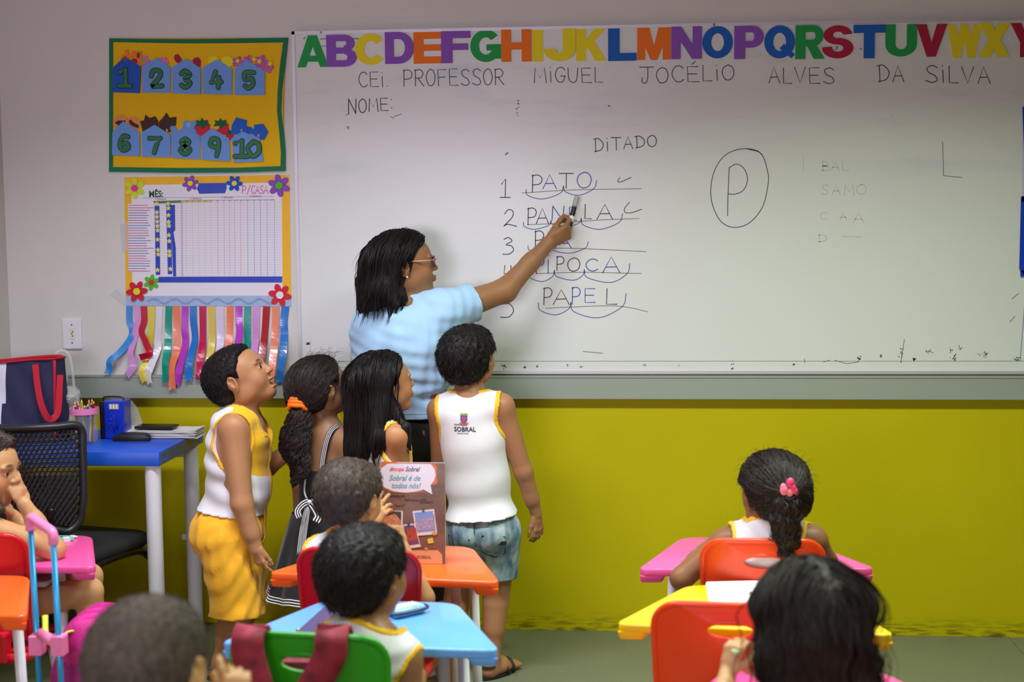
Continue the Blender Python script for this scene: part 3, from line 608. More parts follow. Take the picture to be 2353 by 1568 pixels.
# attendance chart -----------------------------------------------------------
def zz2(x, y): return (x/2.9574+230, y/2.9574+380)
cc = WPt(*zz2(730, 520)); ch = thing('attendance_chart', 'white attendance chart with yellow border, foam flowers and ribbon fringe', 'chart', (cc[0], 0, cc[2]))
Lc = lambda x, y, d: tuple(np.array(WPt(*zz2(x, y)))-np.array([cc[0], 0, cc[2]])+np.array([0, -d, 0]))
def quadc(name, pts, d, mt, t=.0006, par=ch):
    P = [Lc(*p, 0) for p in pts]
    return MB().prism([(p[0], p[2]) for p in P], NF, t, org=(0, -d, 0), ax=((1, 0, 0), (0, 0, 1))).build(name, mt, par)
M_paper = mat('white_paper', (236, 232, 242), .6); M_yb = mat('yellow_card', (246, 186, 14), .55, var=.04, vscale=40)
quadc('yellow_border', [(165, 82), (1287, 65), (1300, 955), (175, 955)], .0005, M_yb)
quadc('paper_sheet', [(215, 135), (1235, 118), (1242, 890), (220, 890)], .0013, M_paper)
quadc('name_panel', [(192, 262), (368, 262), (375, 725), (195, 725)], .0021, M_paper)
M_tb = mat('blue_tape', (12, 62, 186), .35, var=.08, vscale=30)
quadc('blue_tape_strip', [(400, 758), (1240, 755), (1238, 797), (385, 797)], .0021, M_tb)
quadc('blue_tape_strip', [(672, 122), (862, 120), (860, 162), (850, 190), (675, 194), (660, 160)], .0021, M_tb)
for pts in [[(372, 275), (405, 275), (410, 745), (380, 745)], [(450, 262), (482, 262), (492, 740), (462, 740)], [(480, 270), (510, 268), (512, 440), (500, 455), (516, 560), (518, 755), (498, 755), (485, 420)]]: quadc('blue_tape_strip', pts, .0021, M_tb, .0008)
quadc('lace_band', [(175, 888), (1300, 886), (1300, 958), (177, 955)], .0022, mat('lace_blue', (168, 190, 224), .7, var=.06, vscale=60))
mb = MB()
for i in range(70):
    x = 330+i*12.6; y = 925-16*math.sin(i*.55); mb.tube([Lc(x+6*math.cos(a_), y+7*math.sin(a_), .0032) for a_ in np.linspace(0, 2*PI, 8)[:-1]], .0005, 3, closed=True)
mb.build('lace_pattern', mat('lace_ink', (70, 90, 180), .7), ch)
M_lgr, M_lye, M_lre, M_lbl, M_lpu = (mat('line_'+n, c, .7) for n, c in (('grey', (180, 172, 200)), ('yellow', (214, 204, 140)), ('red', (214, 120, 150)), ('blue', (70, 110, 190)), ('purple', (120, 90, 170))))
for i in range(30): y = 258+i*17; MB().ribbon([Lc(370, y, .0019), Lc(1235, y-6, .0019)], .0006, NF, .0001).build('grid_line', M_lgr, ch)
for cols, mt in (((552, 560), M_lpu), ((585, 628, 670, 712, 755), M_lye), ((800, 843, 880, 915, 955), M_lre), ((1003, 1047, 1090, 1135, 1185), M_lbl)):
    for x in cols: MB().ribbon([Lc(x, 240, .0021), Lc(x+3, 752, .0021)], .0011, NF, .0001).build('grid_line', mt, ch)
mb = MB(); [mb.ribbon([Lc(x0, y0, .0021), Lc(x1, y1, .0021)], .0011, NF, .0001) for x0, y0, x1, y1 in ((290, 222, 1185, 212), (540, 240, 1190, 234))]; mb.build('grid_line', M_lpu, ch)
for i in range(27):
    mb = MB(); red_ = i % 5 in (0, 1, 2) and i % 9 != 6
    y = 272+i*17.2; x = 197; end = 320+random.uniform(-10, 48)
    while x < end:
        l = random.uniform(14, 34); mb.ribbon([Lc(x, y, .0028), Lc(min(x+l, end), y, .0028)], .0026, NF, .0001); x += l+5
    mb.build('name_row', mat('name_ink_red', (196, 70, 130), .7) if red_ else mat('name_ink_blue', (80, 110, 190), .7), ch)
M_st = mat('star_sticker', (232, 226, 110), .5)
for i, (x, y) in enumerate([(385, 262), (388, 320), (388, 350), (390, 382), (392, 412), (393, 442), (393, 505), (395, 575), (397, 605), (392, 712), (464, 262), (466, 292), (467, 340), (468, 385), (470, 412), (469, 475), (472, 515), (473, 585), (474, 612), (480, 705)]):
    r_ = 19; quadc('star_sticker', star(x, y, r_, 5, .5, ph=-PI/2), .0032, M_st, .0004)
def txt(body, parent, p, size, mt, ext=.0003, align='LEFT', shear=0., off=0., sx=1., rot=(PI/2, 0, 0), name='lettering', space=1.):
    cu = bpy.data.curves.new(name, 'FONT'); cu.body = body; cu.size = size; cu.extrude = ext; cu.align_x = align; cu.shear = shear; cu.offset = off; cu.space_character = space; cu.resolution_u = 3
    tmp = bpy.data.objects.new('tmp', cu); C.objects.link(tmp); dg = bpy.context.evaluated_depsgraph_get(); dg.update()
    me = bpy.data.meshes.new_from_object(tmp.evaluated_get(dg)); bpy.data.objects.remove(tmp); bpy.data.curves.remove(cu)
    me.materials.clear(); me.name = name
    o = link(name, me, mt, parent); o.location = p; o.rotation_euler = rot; o.scale = (sx, 1, 1); return o
txt('MÊS:', ch, Lc(333, 216, .0022), .032, mat('ink_green', (14, 92, 60), .6), off=.0009, sx=.85)
M_pk = mat('ink_pink', (232, 60, 150), .6)
mb = MB()
for c_, x0, x1 in (('P', 968, 992), ('/', 1000, 1022), ('C', 1030, 1052), ('A', 1058, 1082), ('S', 1088, 1110), ('A', 1115, 1142)):
    for s in glyph_strokes(c_): mb.ribbon([Lc(x0+a*(x1-x0), 192-b*52, .0022) for a, b, _ in s], .0026, NF, .0002)
mb.build('lettering', M_pk, ch)
M_sp = mat('ink_plum', (150, 60, 130), .6)
for t_, x, y in (('1ª SEMANA', 372, 238), ('2ª SEMANA', 612, 234), ('3ª SEMANA', 825, 226), ('4ª SEMANA', 1018, 218)): txt(t_, ch, Lc(x, y, .0022), .0098, M_sp, sx=.9)
mb = MB()
for k in range(20):
    x = 378+k*41
    if 500 < x < 552: continue
    for q in range(4): mb.ribbon([Lc(x+q*7, 250-k*.6, .0022), Lc(x+4+q*7, 243-k*.6, .0022)], .0012, NF, .0001)
mb.build('weekday_row', M_sp, ch)
mb = MB(); mb.prism([(Lc(*p, 0)[0], Lc(*p, 0)[2]) for p in [(362, 244), (552, 238), (552, 254), (370, 262)]], NF, .0004, org=(0, -.0021, 0), ax=((1, 0, 0), (0, 0, 1))); mb.build('heading_band', mat('band_green', (90, 130, 80), .7), ch)
mb = MB(); mb.prism([(Lc(*p, 0)[0], Lc(*p, 0)[2]) for p in [(555, 238), (755, 236), (755, 253), (555, 256)]], NF, .0004, org=(0, -.0018, 0), ax=((1, 0, 0), (0, 0, 1))); mb.build('heading_band', mat('band_cream', (226, 214, 140), .7), ch)
FLW = [(238, 156, 72, (212, 228, 40), (232, 40, 170), 'yellow'), (616, 123, 56, (140, 76, 190), (240, 222, 20), 'purple'), (915, 123, 56, (16, 76, 200), (240, 222, 20), 'blue'), (1218, 138, 78, (140, 76, 190), (84, 190, 20), 'purple'), (352, 796, 55, (84, 190, 30), (214, 36, 46), 'green'), (254, 857, 74, (206, 20, 50), (240, 222, 20), 'red'), (1224, 882, 80, (214, 30, 50), (236, 232, 236), 'red')]
for k, (cx, cy, r_, c1, c2, nm) in enumerate(FLW):
    d_ = .0034+(k == 5)*.0025
    fo_ = MB(); q0 = Lc(cx, cy, 0)
    for j in range(6):
        a_ = j*PI/3+.5+k*.3; pts = []
        for i in range(14):
            b_ = 2*PI*i/14; ex = r_*(.58+.42*math.cos(b_)); ey = r_*.27*math.sin(b_)
            pts.append((ex*math.cos(a_)-ey*math.sin(a_)+cx, ex*math.sin(a_)+ey*math.cos(a_)+cy))
        fo_.prism([(Lc(*p, 0)[0], Lc(*p, 0)[2]) for p in pts], NF, .002, org=(0, -d_, 0), ax=((1, 0, 0), (0, 0, 1)))
    fw_ = fo_.build('foam_flower', mat(f'petal_{nm}_{k}', c1, .7), ch)
    MB().prism([(Lc(*p, 0)[0], Lc(*p, 0)[2]) for p in circ(cx, cy, r_*.32, 18)], NF, .0016, org=(0, -d_-.0021, 0), ax=((1, 0, 0), (0, 0, 1))).build('flower_centre', mat(f'flower_centre_{k}', c2, .7), fw_)
# satin ribbons: (colour, width, list of points down the middle)
RB = [((52, 140, 214), 46, [(202, 958), (204, 1060), (222, 1110), (210, 1180), (150, 1270), (98, 1320), (95, 1370), (82, 1412)]), ((216, 150, 212), 48, [(252, 958), (262, 1050), (244, 1130), (232, 1200), (225, 1270), (250, 1320), (255, 1360), (212, 1428)]),
      ((190, 8, 48), 46, [(300, 958), (302, 1060), (286, 1130), (330, 1200), (370, 1270), (300, 1298)]), ((228, 208, 72), 48, [(354, 958), (350, 1100), (340, 1200), (330, 1330), (318, 1400), (336, 1470)]),
      ((226, 222, 230), 48, [(405, 958), (402, 1080), (396, 1180), (400, 1250), (375, 1350), (355, 1420), (372, 1478)]), ((12, 150, 128), 50, [(470, 958), (466, 1100), (468, 1250), (470, 1350), (474, 1470)]),
      ((240, 128, 84), 50, [(522, 958), (524, 1100), (526, 1250), (515, 1330), (518, 1420), (522, 1520)]), ((184, 50, 190), 50, [(580, 958), (578, 1100), (584, 1200), (572, 1330), (560, 1420), (546, 1490)]),
      ((24, 116, 200), 50, [(635, 958), (638, 1060), (648, 1180), (638, 1280), (628, 1380), (632, 1460)]), ((196, 10, 78), 50, [(700, 958), (702, 1150), (706, 1300), (704, 1452)]), ((222, 196, 92), 50, [(758, 958), (764, 1150), (768, 1300), (770, 1450)]),
      ((222, 206, 232), 50, [(820, 958), (822, 1150), (824, 1300), (826, 1440)]), ((240, 128, 84), 48, [(886, 958), (882, 1150), (880, 1300), (884, 1460)]), ((186, 60, 196), 50, [(945, 958), (944, 1050), (955, 1150), (940, 1300), (944, 1460)]),
      ((20, 150, 136), 50, [(1004, 958), (1004, 1150), (1004, 1300), (1008, 1450)]), ((212, 150, 214), 52, [(1064, 958), (1060, 1150), (1062, 1300), (1066, 1460)]), ((176, 4, 34), 50, [(1134, 958), (1124, 1100), (1114, 1250), (1108, 1400), (1104, 1470)]),
      ((246, 142, 112), 52, [(1196, 958), (1194, 1100), (1190, 1250), (1190, 1380), (1186, 1484)]), ((26, 120, 206), 54, [(1262, 958), (1250, 1060), (1254, 1150), (1252, 1300), (1248, 1400), (1246, 1472)])]
for k, (c1, wd_, pts) in enumerate(RB):
    mt = mat('satin_%02d' % k, c1, .28, coat=.25); cp = crom([(a, b, 0) for a, b in pts], 6); vv = []; n_ = len(cp); rr = random.Random(k)
    for i, p in enumerate(cp):
        q = np.array(Lc(p[0], p[1], 0)); nx_ = np.array(Lc(cp[min(i+1, n_-1)][0], cp[min(i+1, n_-1)][1], 0))-np.array(Lc(cp[max(i-1, 0)][0], cp[max(i-1, 0)][1], 0)); nx_ /= np.linalg.norm(nx_)
        sd = np.array([nx_[2]*-1, 0, nx_[0]]); f_ = i/(n_-1); w_ = wd_/2.9574*.00155/2
        tw = .55*math.sin(f_*7+k)*(f_*.8+.1); dep = -.004-.003*math.sin(f_*12+k*1.7)*f_-.046*(3*np.clip((f_-.35)/.42, 0, 1)**2-2*np.clip((f_-.35)/.42, 0, 1)**3); c_, s_ = math.cos(tw), math.sin(tw)
        lat = -1 if sd[0] > 0 else 1
        for e in (-1, 0, 1):
            off_ = .007 if (i == n_-1 and e == 0) else 0.
            vv.append(q+sd*w_*c_*e*-lat+np.array([0, dep+e*w_*s_*.9, off_]))
    mb = MB(); mb.add(vv, [(3*i+j, 3*i+j+1, 3*i+j+4, 3*i+j+3) for i in range(n_-1) for j in (0, 1)])
    o = mb.build('ribbon', mt, ch, smooth=False, fix=False); sm = o.modifiers.new('thickness', 'SOLIDIFY'); sm.thickness = .0004
# clear tape tabs holding the chart
M_clr = mat('clear_tape', (235, 235, 240), .15, alpha=.28)
quadc('clear_tape_tab', [(135, 400), (190, 385), (190, 580), (150, 590)], .0026, M_clr, .0003); quadc('clear_tape_tab', [(70, 880), (110, 835), (200, 930), (165, 955)], .0026, M_clr, .0003)
# poster with blue tape edge at the right of the board
pp_ = WPt(2345, 440, -FT); ps = thing('taped_poster', 'pale poster with blue tape edges at the far right of the whiteboard', 'poster', (pp_[0], -FT-.0052, pp_[2]))
def rel(px, py): q = WPt(px, py, -FT); return (q[0]-pp_[0], q[2]-pp_[2])
MB().prism([rel(2349, 246), rel(2560, 240), rel(2560, 632), rel(2347, 632)], NF, .0006, org=(0, 0, 0), ax=((1, 0, 0), (0, 0, 1))).build('poster_sheet', mat('poster_lilac', (196, 200, 226), .5), ps)
for pl in ([(2348, 246), (2358, 243), (2360, 448), (2353, 448), (2352, 350)], [(2345, 452), (2356, 450), (2354, 634), (2341, 618)], [(2343, 622), (2560, 618), (2560, 634), (2344, 636)], [(2346, 452), (2560, 448), (2560, 462), (2346, 464)]):
    MB().prism([rel(*p) for p in pl], NF, .0006, org=(0, -.0007, 0), ax=((1, 0, 0), (0, 0, 1))).build('blue_tape_strip', M_tb, ps)
# ---------------- sculpting: bodies, hair and clothes grown as one smooth surface ----------------
V = lambda *a: np.array(a, float)
def nrm(v): v = np.array(v, float); return v/max(1e-9, np.linalg.norm(v))
class Grid:
    def __init__(s, lo, hi, h):
        s.o = np.array(lo, float); s.h = h; s.n = np.maximum(4, np.ceil((np.array(hi)-s.o)/h).astype(int)+1)
        s.ax = [s.o[i]+h*np.arange(s.n[i]) for i in range(3)]
    def new(s, v=.12): return np.full(tuple(s.n), v, np.float32)
    def xyz(s, sl=None):
        sl = sl or tuple(slice(0, k) for k in s.n)
        return (s.ax[0][sl[0]][:, None, None].astype(np.float32), s.ax[1][sl[1]][None, :, None].astype(np.float32), s.ax[2][sl[2]][None, None, :].astype(np.float32))
def op_dist(op, x, y, z):
    t = op[0]
    if t == 'c':
        _, a, b, ra, rb = op[:5]; ba = b-a; L2 = max(1e-9, float(ba@ba))
        dx, dy, dz = x-np.float32(a[0]), y-np.float32(a[1]), z-np.float32(a[2])
        u = np.clip((dx*ba[0]+dy*ba[1]+dz*ba[2])/L2, 0, 1)
        ex, ey, ez = dx-u*ba[0], dy-u*ba[1], dz-u*ba[2]; r = ra+(rb-ra)*u
        if len(op) > 6 and op[6] is not None:
            n, q = op[6]; c = ex*n[0]+ey*n[1]+ez*n[2]; k = (1/q-1)
            ex, ey, ez = ex+c*k*n[0], ey+c*k*n[1], ez+c*k*n[2]; l = np.sqrt(ex*ex+ey*ey+ez*ez); return (l-r)*min(1, (q+1)/2)
        return np.sqrt(ex*ex+ey*ey+ez*ez)-r
    _, c, r, M = op[:4]; dx, dy, dz = x-c[0], y-c[1], z-c[2]
    if M is not None: dx, dy, dz = (dx*M[0][i]+dy*M[1][i]+dz*M[2][i] for i in range(3))
    k0 = np.sqrt((dx/r[0])**2+(dy/r[1])**2+(dz/r[2])**2); k1 = np.sqrt((dx/r[0]**2)**2+(dy/r[1]**2)**2+(dz/r[2]**2)**2)
    return k0*(k0-1)/np.maximum(k1, 1e-6)
def op_box(op):
    if op[0] == 'c':
        _, a, b, ra, rb = op[:5]; r = max(ra, rb); return np.minimum(a, b)-r, np.maximum(a, b)+r
    _, c, r, M = op[:4]; m_ = max(r); return c-m_, c+m_
def op_k(op): return op[5] if op[0] == 'c' else op[4]
def op_sub(op): return (len(op) > 7 and op[7]) if op[0] == 'c' else (len(op) > 5 and op[5])
def evl(g, ops, d=None, marg=.03):
    if d is None: d = g.new()
    for op in ops:
        lo, hi = op_box(op); k = op_k(op); m_ = marg+k
        i0 = np.floor((lo-m_-g.o)/g.h).astype(int); i1 = np.ceil((hi+m_-g.o)/g.h).astype(int)+1
        i0 = np.clip(i0, 0, g.n); i1 = np.clip(i1, 0, g.n)
        if (i1 <= i0).any(): continue
        sl = tuple(slice(a, b) for a, b in zip(i0, i1)); e = op_dist(op, *g.xyz(sl)).astype(np.float32); D = d[sl]
        if op_sub(op):
            e = -e; h_ = np.maximum(k-np.abs(D-e), 0)/k; d[sl] = np.maximum(D, e)+h_*h_*k*.25
        else:
            h_ = np.maximum(k-np.abs(D-e), 0)/k; d[sl] = np.minimum(D, e)-h_*h_*k*.25
    return d
def nets(g, d):
    """surface nets: vertices and quads of the zero level"""
    ins = d < 0; nx, ny, nz = d.shape
    cnt = np.zeros((nx-1, ny-1, nz-1), np.int8)
    for i in (0, 1):
        for j in (0, 1):
            for k in (0, 1): cnt += ins[i:nx-1+i, j:ny-1+j, k:nz-1+k]
    act = (cnt > 0) & (cnt < 8); I, J, K = np.nonzero(act); n = len(I)
    if n == 0: return np.zeros((0, 3)), np.zeros((0, 4), int)
    idx = np.full(act.shape, -1, np.int32); idx[I, J, K] = np.arange(n)
    c = {}
    for i in (0, 1):
        for j in (0, 1):
            for k in (0, 1): c[i, j, k] = d[I+i, J+j, K+k].astype(float)
    acc = np.zeros((n, 3)); num = np.zeros(n)
    for a in range(3):
        for p in (0, 1):
            for q in (0, 1):
                s0 = [0, 0, 0]; o = [x for x in range(3) if x != a]; s0[o[0]] = p; s0[o[1]] = q; s1 = list(s0); s1[a] = 1
                u, v = c[tuple(s0)], c[tuple(s1)]; m_ = (u < 0) != (v < 0); t = np.where(m_, u/np.where(m_, u-v, 1), 0)
                for b in range(3): acc[:, b] += np.where(m_, s0[b] if b != a else t, 0)
                num += m_
    vt = (np.stack([I, J, K], 1)+acc/num[:, None])*g.h+g.o
    Q = []
    for a in range(3):
        sh = [slice(1, -1)]*3; sh[a] = slice(0, d.shape[a]-1); s2 = list(sh); s2[a] = slice(1, d.shape[a])
        A, B = ins[tuple(sh)], ins[tuple(s2)]; x = np.nonzero(A != B); fl = A[x]
        P = [x[0]+(0 if a == 0 else 1), x[1]+(0 if a == 1 else 1), x[2]+(0 if a == 2 else 1)]
        b, e = [(1, 2), (2, 0), (0, 1)][a]
        def ix(db, de):
            R_ = [p.copy() for p in P]; R_[b] = R_[b]-db; R_[e] = R_[e]-de; return idx[R_[0], R_[1], R_[2]]
        q = np.stack([ix(1, 1), ix(0, 1), ix(0, 0), ix(1, 0)], 1); q[~fl] = q[~fl][:, ::-1]; Q.append(q)
    Q = np.concatenate(Q); return vt, Q[(Q >= 0).all(1)]
def join(parts):
    vs_, qs, o = [], [], 0
    for v, q in parts: vs_.append(v); qs.append(q+o); o += len(v)
    return np.concatenate(vs_), np.concatenate(qs)
def clean(v, q):
    u, inv = np.unique(q, return_inverse=True); return v[u], inv.reshape(q.shape)
def mesh_np(name, v, q, mats, parent, base, colf=None, matf=None, smooth=True):
    me = bpy.data.meshes.new(name); v = v-base; k = q.shape[1]
    me.vertices.add(len(v)); me.vertices.foreach_set('co', v.astype(np.float32).ravel())
    me.loops.add(q.size); me.loops.foreach_set('vertex_index', q.astype(np.int32).ravel())
    me.polygons.add(len(q)); me.polygons.foreach_set('loop_start', np.arange(0, q.size, k, dtype=np.int32)); me.polygons.foreach_set('loop_total', np.full(len(q), k, np.int32))
    me.polygons.foreach_set('use_smooth', np.full(len(q), smooth)); me.update(calc_edges=True)
    if colf is not None:
        at = me.color_attributes.new('tint', 'FLOAT_COLOR', 'POINT'); cc_ = np.ones((len(v), 4), np.float32); cc_[:, :3] = colf(v+base); at.data.foreach_set('color', cc_.ravel())
    if matf is not None: me.polygons.foreach_set('material_index', matf((v+base)[q].mean(1)).astype(np.int32))
    return link(name, me, mats, parent)
def surf(ops, h, fine=(), marg=.03, mods=None):
    """ops -> mesh; boxes in fine = [(lo, hi, h2)] are rebuilt at a finer step"""
    lo = np.min([op_box(o)[0] for o in ops if not op_sub(o)], 0)-.012; hi = np.max([op_box(o)[1] for o in ops if not op_sub(o)], 0)+.012
    out = []
    g = Grid(lo, hi, h); d = evl(g, ops, marg=marg*.4)
    if mods is not None: d = mods(g, d)
    v, q = nets(g, d)
    for a, b, h2 in fine:
        c_ = v[q].mean(1); keep = ~((c_ > a+h*.6).all(1) & (c_ < b-h*.6).all(1)); q = q[keep]
    out.append(clean(v, q))
    for a, b, h2 in fine:
        g = Grid(a, b, h2); d = evl(g, ops, marg=marg*.4)
        if mods is not None: d = mods(g, d)
        v, q = nets(g, d)
        if len(q): out.append((v, q))
    return join(out)
def waves(x, y, z, fr, seed, n=5):
    r = np.random.default_rng(seed); a = 0
    for i in range(n):
        k = r.normal(size=3)*fr; a = a+np.sin(k[0]*x+k[1]*y+k[2]*z+r.uniform(0, 6.3))
    return a/n**.5
def tsample(g, d, P):
    q = (P-g.o)/g.h; i = np.clip(np.floor(q).astype(int), 0, g.n-2); f = np.clip(q-i, 0, 1); r = 0
    for a in (0, 1):
        for b in (0, 1):
            for c in (0, 1): r = r+d[i[:, 0]+a, i[:, 1]+b, i[:, 2]+c]*(f[:, 0] if a else 1-f[:, 0])*(f[:, 1] if b else 1-f[:, 1])*(f[:, 2] if c else 1-f[:, 2])
    return r
def tgrad(g, d, P):
    e = g.h; G_ = np.stack([tsample(g, d, P+np.eye(3)[i]*e)-tsample(g, d, P-np.eye(3)[i]*e) for i in range(3)], 1)
    return G_/np.maximum(1e-9, np.linalg.norm(G_, axis=1))[:, None]
def strands(g, d, roots, dirf, steps, step, wd, lift=.0015, hug=True, jit=.15, seed=1):
    """ribbons that follow dirf over the surface d=lift; returns verts and quads"""
    r = np.random.default_rng(seed); P = roots.copy(); n = len(P); path = [P.copy()]; pj = r.normal(size=(n, 3))*jit; lf = lift*(.3+r.random(n)*1.6)
    for s_ in range(steps):
        v = dirf(P, s_/steps)+pj
        if hug:
            G_ = tgrad(g, d, P); dd = tsample(g, d, P); near = (dd < .03)
            vn = (v*G_).sum(1); v = np.where((near & (dd < lf+.004))[:, None], v-np.minimum(vn, 0)[:, None]*G_, v)
        v /= np.maximum(1e-9, np.linalg.norm(v, axis=1))[:, None]; P = P+v*step
        if hug:
            dd = tsample(g, d, P); G_ = tgrad(g, d, P); corr = np.where(dd < .035, np.where(dd < lf, lf-dd, np.clip((lf-dd)*.5, -.004, 0)), 0); P = P+G_*corr[:, None]
        path.append(P.copy())
    path = np.array(path); T = np.gradient(path, axis=0); view = nrm(CAM-roots.mean(0))
    up = np.array([view]*n); sd = np.cross(T, up[None]); sd += r.normal(size=(1, n, 3))*.5*np.linalg.norm(sd, axis=2, keepdims=True).mean()
    sd /= np.maximum(1e-9, np.linalg.norm(sd, axis=2, keepdims=True)); m_ = len(path); ws = wd*np.minimum(1, (1.02-np.linspace(0, 1, m_))*3)[:, None, None]
    A = path+sd*ws/2; B = path-sd*ws/2; vv_ = np.stack([A, B], 2).transpose(1, 0, 2, 3).reshape(-1, 3)
    base = (np.arange(n)*m_*2)[:, None]+(np.arange(m_-1)*2)[None, :]; base = base.ravel()
    return vv_, np.stack([base, base+1, base+3, base+2], 1)

def rot(ax, a):
    c, s = math.cos(a), math.sin(a)
    return {'x': np.array([[1, 0, 0], [0, c, -s], [0, s, c]]), 'y': np.array([[c, 0, s], [0, 1, 0], [-s, 0, c]]), 'z': np.array([[c, -s, 0], [s, c, 0], [0, 0, 1]])}[ax]
class Head:
    """frame: X = the person's right... here X right, Y forward, Z up; scale 1 = a child's 0.196 m head"""
    def __init__(s, o, fwd, tilt=0., s_=1., lng=1.):
        s.o = np.array(o, float); f = nrm(fwd); r = nrm(np.cross(f, [0, 0, 1])); u = np.cross(r, f)
        M = np.stack([r, f, u], 1); s.M = M@rot('y', tilt); s.s = s_; s.lng = lng
    def p(s, x, y, z): return s.o+s.M@(np.array([x, y, z])*s.s)
    def loc(s, P): return ((P-s.o)@s.M)/s.s
    def e(s, c, r, k=.012, R=None, sub=False): return ('e', s.p(*c), np.array(r)*s.s, s.M if R is None else s.M@R, k*s.s, sub)
    def c(s, a, b, ra, rb, k=.008, flat=None, sub=False): return ('c', s.p(*a), s.p(*b), ra*s.s, rb*s.s, k*s.s, flat, sub)
    def skull(s): return [s.e((0, -.014, .028), (.0725, .088, .070), .01), s.e((0, .030, .022), (.060, .052, .054), .03), s.e((0, -.045, .0), (.058, .050, .055), .03)]
    def ops(s, face=True, mouth=0., ear=1., adult=0.):
        L_ = s.skull(); jz = -.028-.008*adult
        L_ += [s.e((0, .030, jz), (.0545, .052, .064+.006*adult), .03), s.e((0, .058, jz-.050), (.022, .018, .016), .025)]
        for g_ in (1, -1): L_ += [s.e((g_*.034, .052, -.026), (.022, .022, .024), .02), s.e((g_*.048, .004, -.045), (.013, .026, .020), .025)]
        if face:
            L_ += [s.c((0, .078, .008), (0, .0915, -.014), .0065, .0085, .010), s.e((0, .0935, -.0185), (.0098, .0085, .0078), .006)]
            for g_ in (1, -1):
                L_ += [s.e((g_*.0110, .0865, -.0205), (.0065, .0075, .0055), .005), s.e((g_*.0045, .0925, -.0262), (.0022, .003, .0022), .002, sub=True)]
                L_ += [s.e((g_*.027, .083, .006), (.015, .010, .009), .012, sub=True), s.e((g_*.028, .0765, .020), (.020, .008, .0055), .010),
                       s.e((g_*.0285, .0695, .005), (.0142, .0138, .0125), .003), s.e((g_*.0290, .0850, .0035), (.0122, .0125, .0043), .0015, sub=True)]
            if mouth > 0:
                L_ += [s.e((0, .0845, -.0420), (.019, .0088, .0054), .006), s.e((0, .0785, -.0560-.011*mouth), (.016, .0085, .0055), .006), s.e((0, .082, -.0490-.005*mouth), (.0155, .016, .0042+.007*mouth), .002, sub=True)]
            else:
                L_ += [s.e((0, .0850, -.0440), (.0195, .0085, .0052), .006), s.e((0, .0835, -.0530), (.0165, .0085, .0055), .006), s.e((0, .0935, -.0485), (.017, .006, .0010), .002, sub=True)]
        if ear:
            for g_ in (1, -1):
                R = rot('z', -g_*.35)@rot('x', -.12)
                L_ += [s.e((g_*.0735, -.008, -.004), (.0065, .0165, .0265), .004, R), s.e((g_*.0775, -.011, .002), (.0055, .0175, .022), .003, R),
                       s.e((g_*.0835, -.004, .002), (.0050, .0085, .0135), .003, R, True), s.e((g_*.080, -.013, .012), (.003, .004, .008), .002, R, True)]
        return L_
    def box(s, m_=.125): return s.o-m_*s.s, s.o+m_*s.s
def hand_ops(wr, d, n, side, s_, curl, thumb=(.6, .35), spread=.12, k=.004):
    """wr wrist point, d direction to the knuckles, n back-of-hand normal, side +1 when the thumb leaves towards cross(d,n)"""
    d = nrm(d); n = nrm(n-d*np.dot(n, d)); t = np.cross(d, n)*side; P = lambda x, y, z: wr+(t*x+d*y+n*z)*s_
    L_ = [('c', P(0, -.01, 0), P(0, .03, 0), .024*s_, .028*s_, .01*s_, (n, .62)), ('c', P(.014, .035, 0), P(.020, .078, 0), .018*s_, .0145*s_, .010*s_, (n, .72)), ('c', P(-.014, .035, 0), P(-.020, .072, 0), .018*s_, .0135*s_, .010*s_, (n, .72)), ('c', P(0, .035, 0), P(0, .080, 0), .018*s_, .014*s_, .010*s_, (n, .72))]
    if not hasattr(curl[0], '__len__'): curl = [curl]*4
    for i, (x, l, cu) in enumerate(zip((.027, .009, -.009, -.026), (.072, .080, .074, .058), curl)):
        sp = spread*(1.2-i*.8); y0 = .083-abs(x-.004)*.25; p = P(x, y0, 0); dd = nrm(d+t*sp); nn = n; r = .0092*s_*(1 if i < 3 else .88)
        for j, (f_, a) in enumerate(zip((.46, .30, .24), cu)):
            c_, s2 = math.cos(a), math.sin(a); dd, nn = dd*c_-nn*s2, nn*c_+dd*s2
            q = p+dd*l*f_*s_; L_.append(('c', p, q, r, r*.93, k*s_ if j else .006*s_, None)); p = q; r *= .93
    p = P(.022, .018, -.004); a0, b0 = thumb; dd = nrm(d*math.cos(a0)+t*math.sin(a0)-n*b0)
    q = p+dd*.042*s_; L_.append(('c', p, q, .0155*s_, .0115*s_, .010*s_, None)); dd2 = nrm(dd+d*.25-t*.1-n*.1); q2 = q+dd2*.030*s_; L_.append(('c', q, q2, .0108*s_, .0098*s_, .004*s_, None))
    q3 = q2+nrm(dd2-t*.15)*.022*s_; L_.append(('c', q2, q3, .0098*s_, .0085*s_, .004*s_, None)); return L_
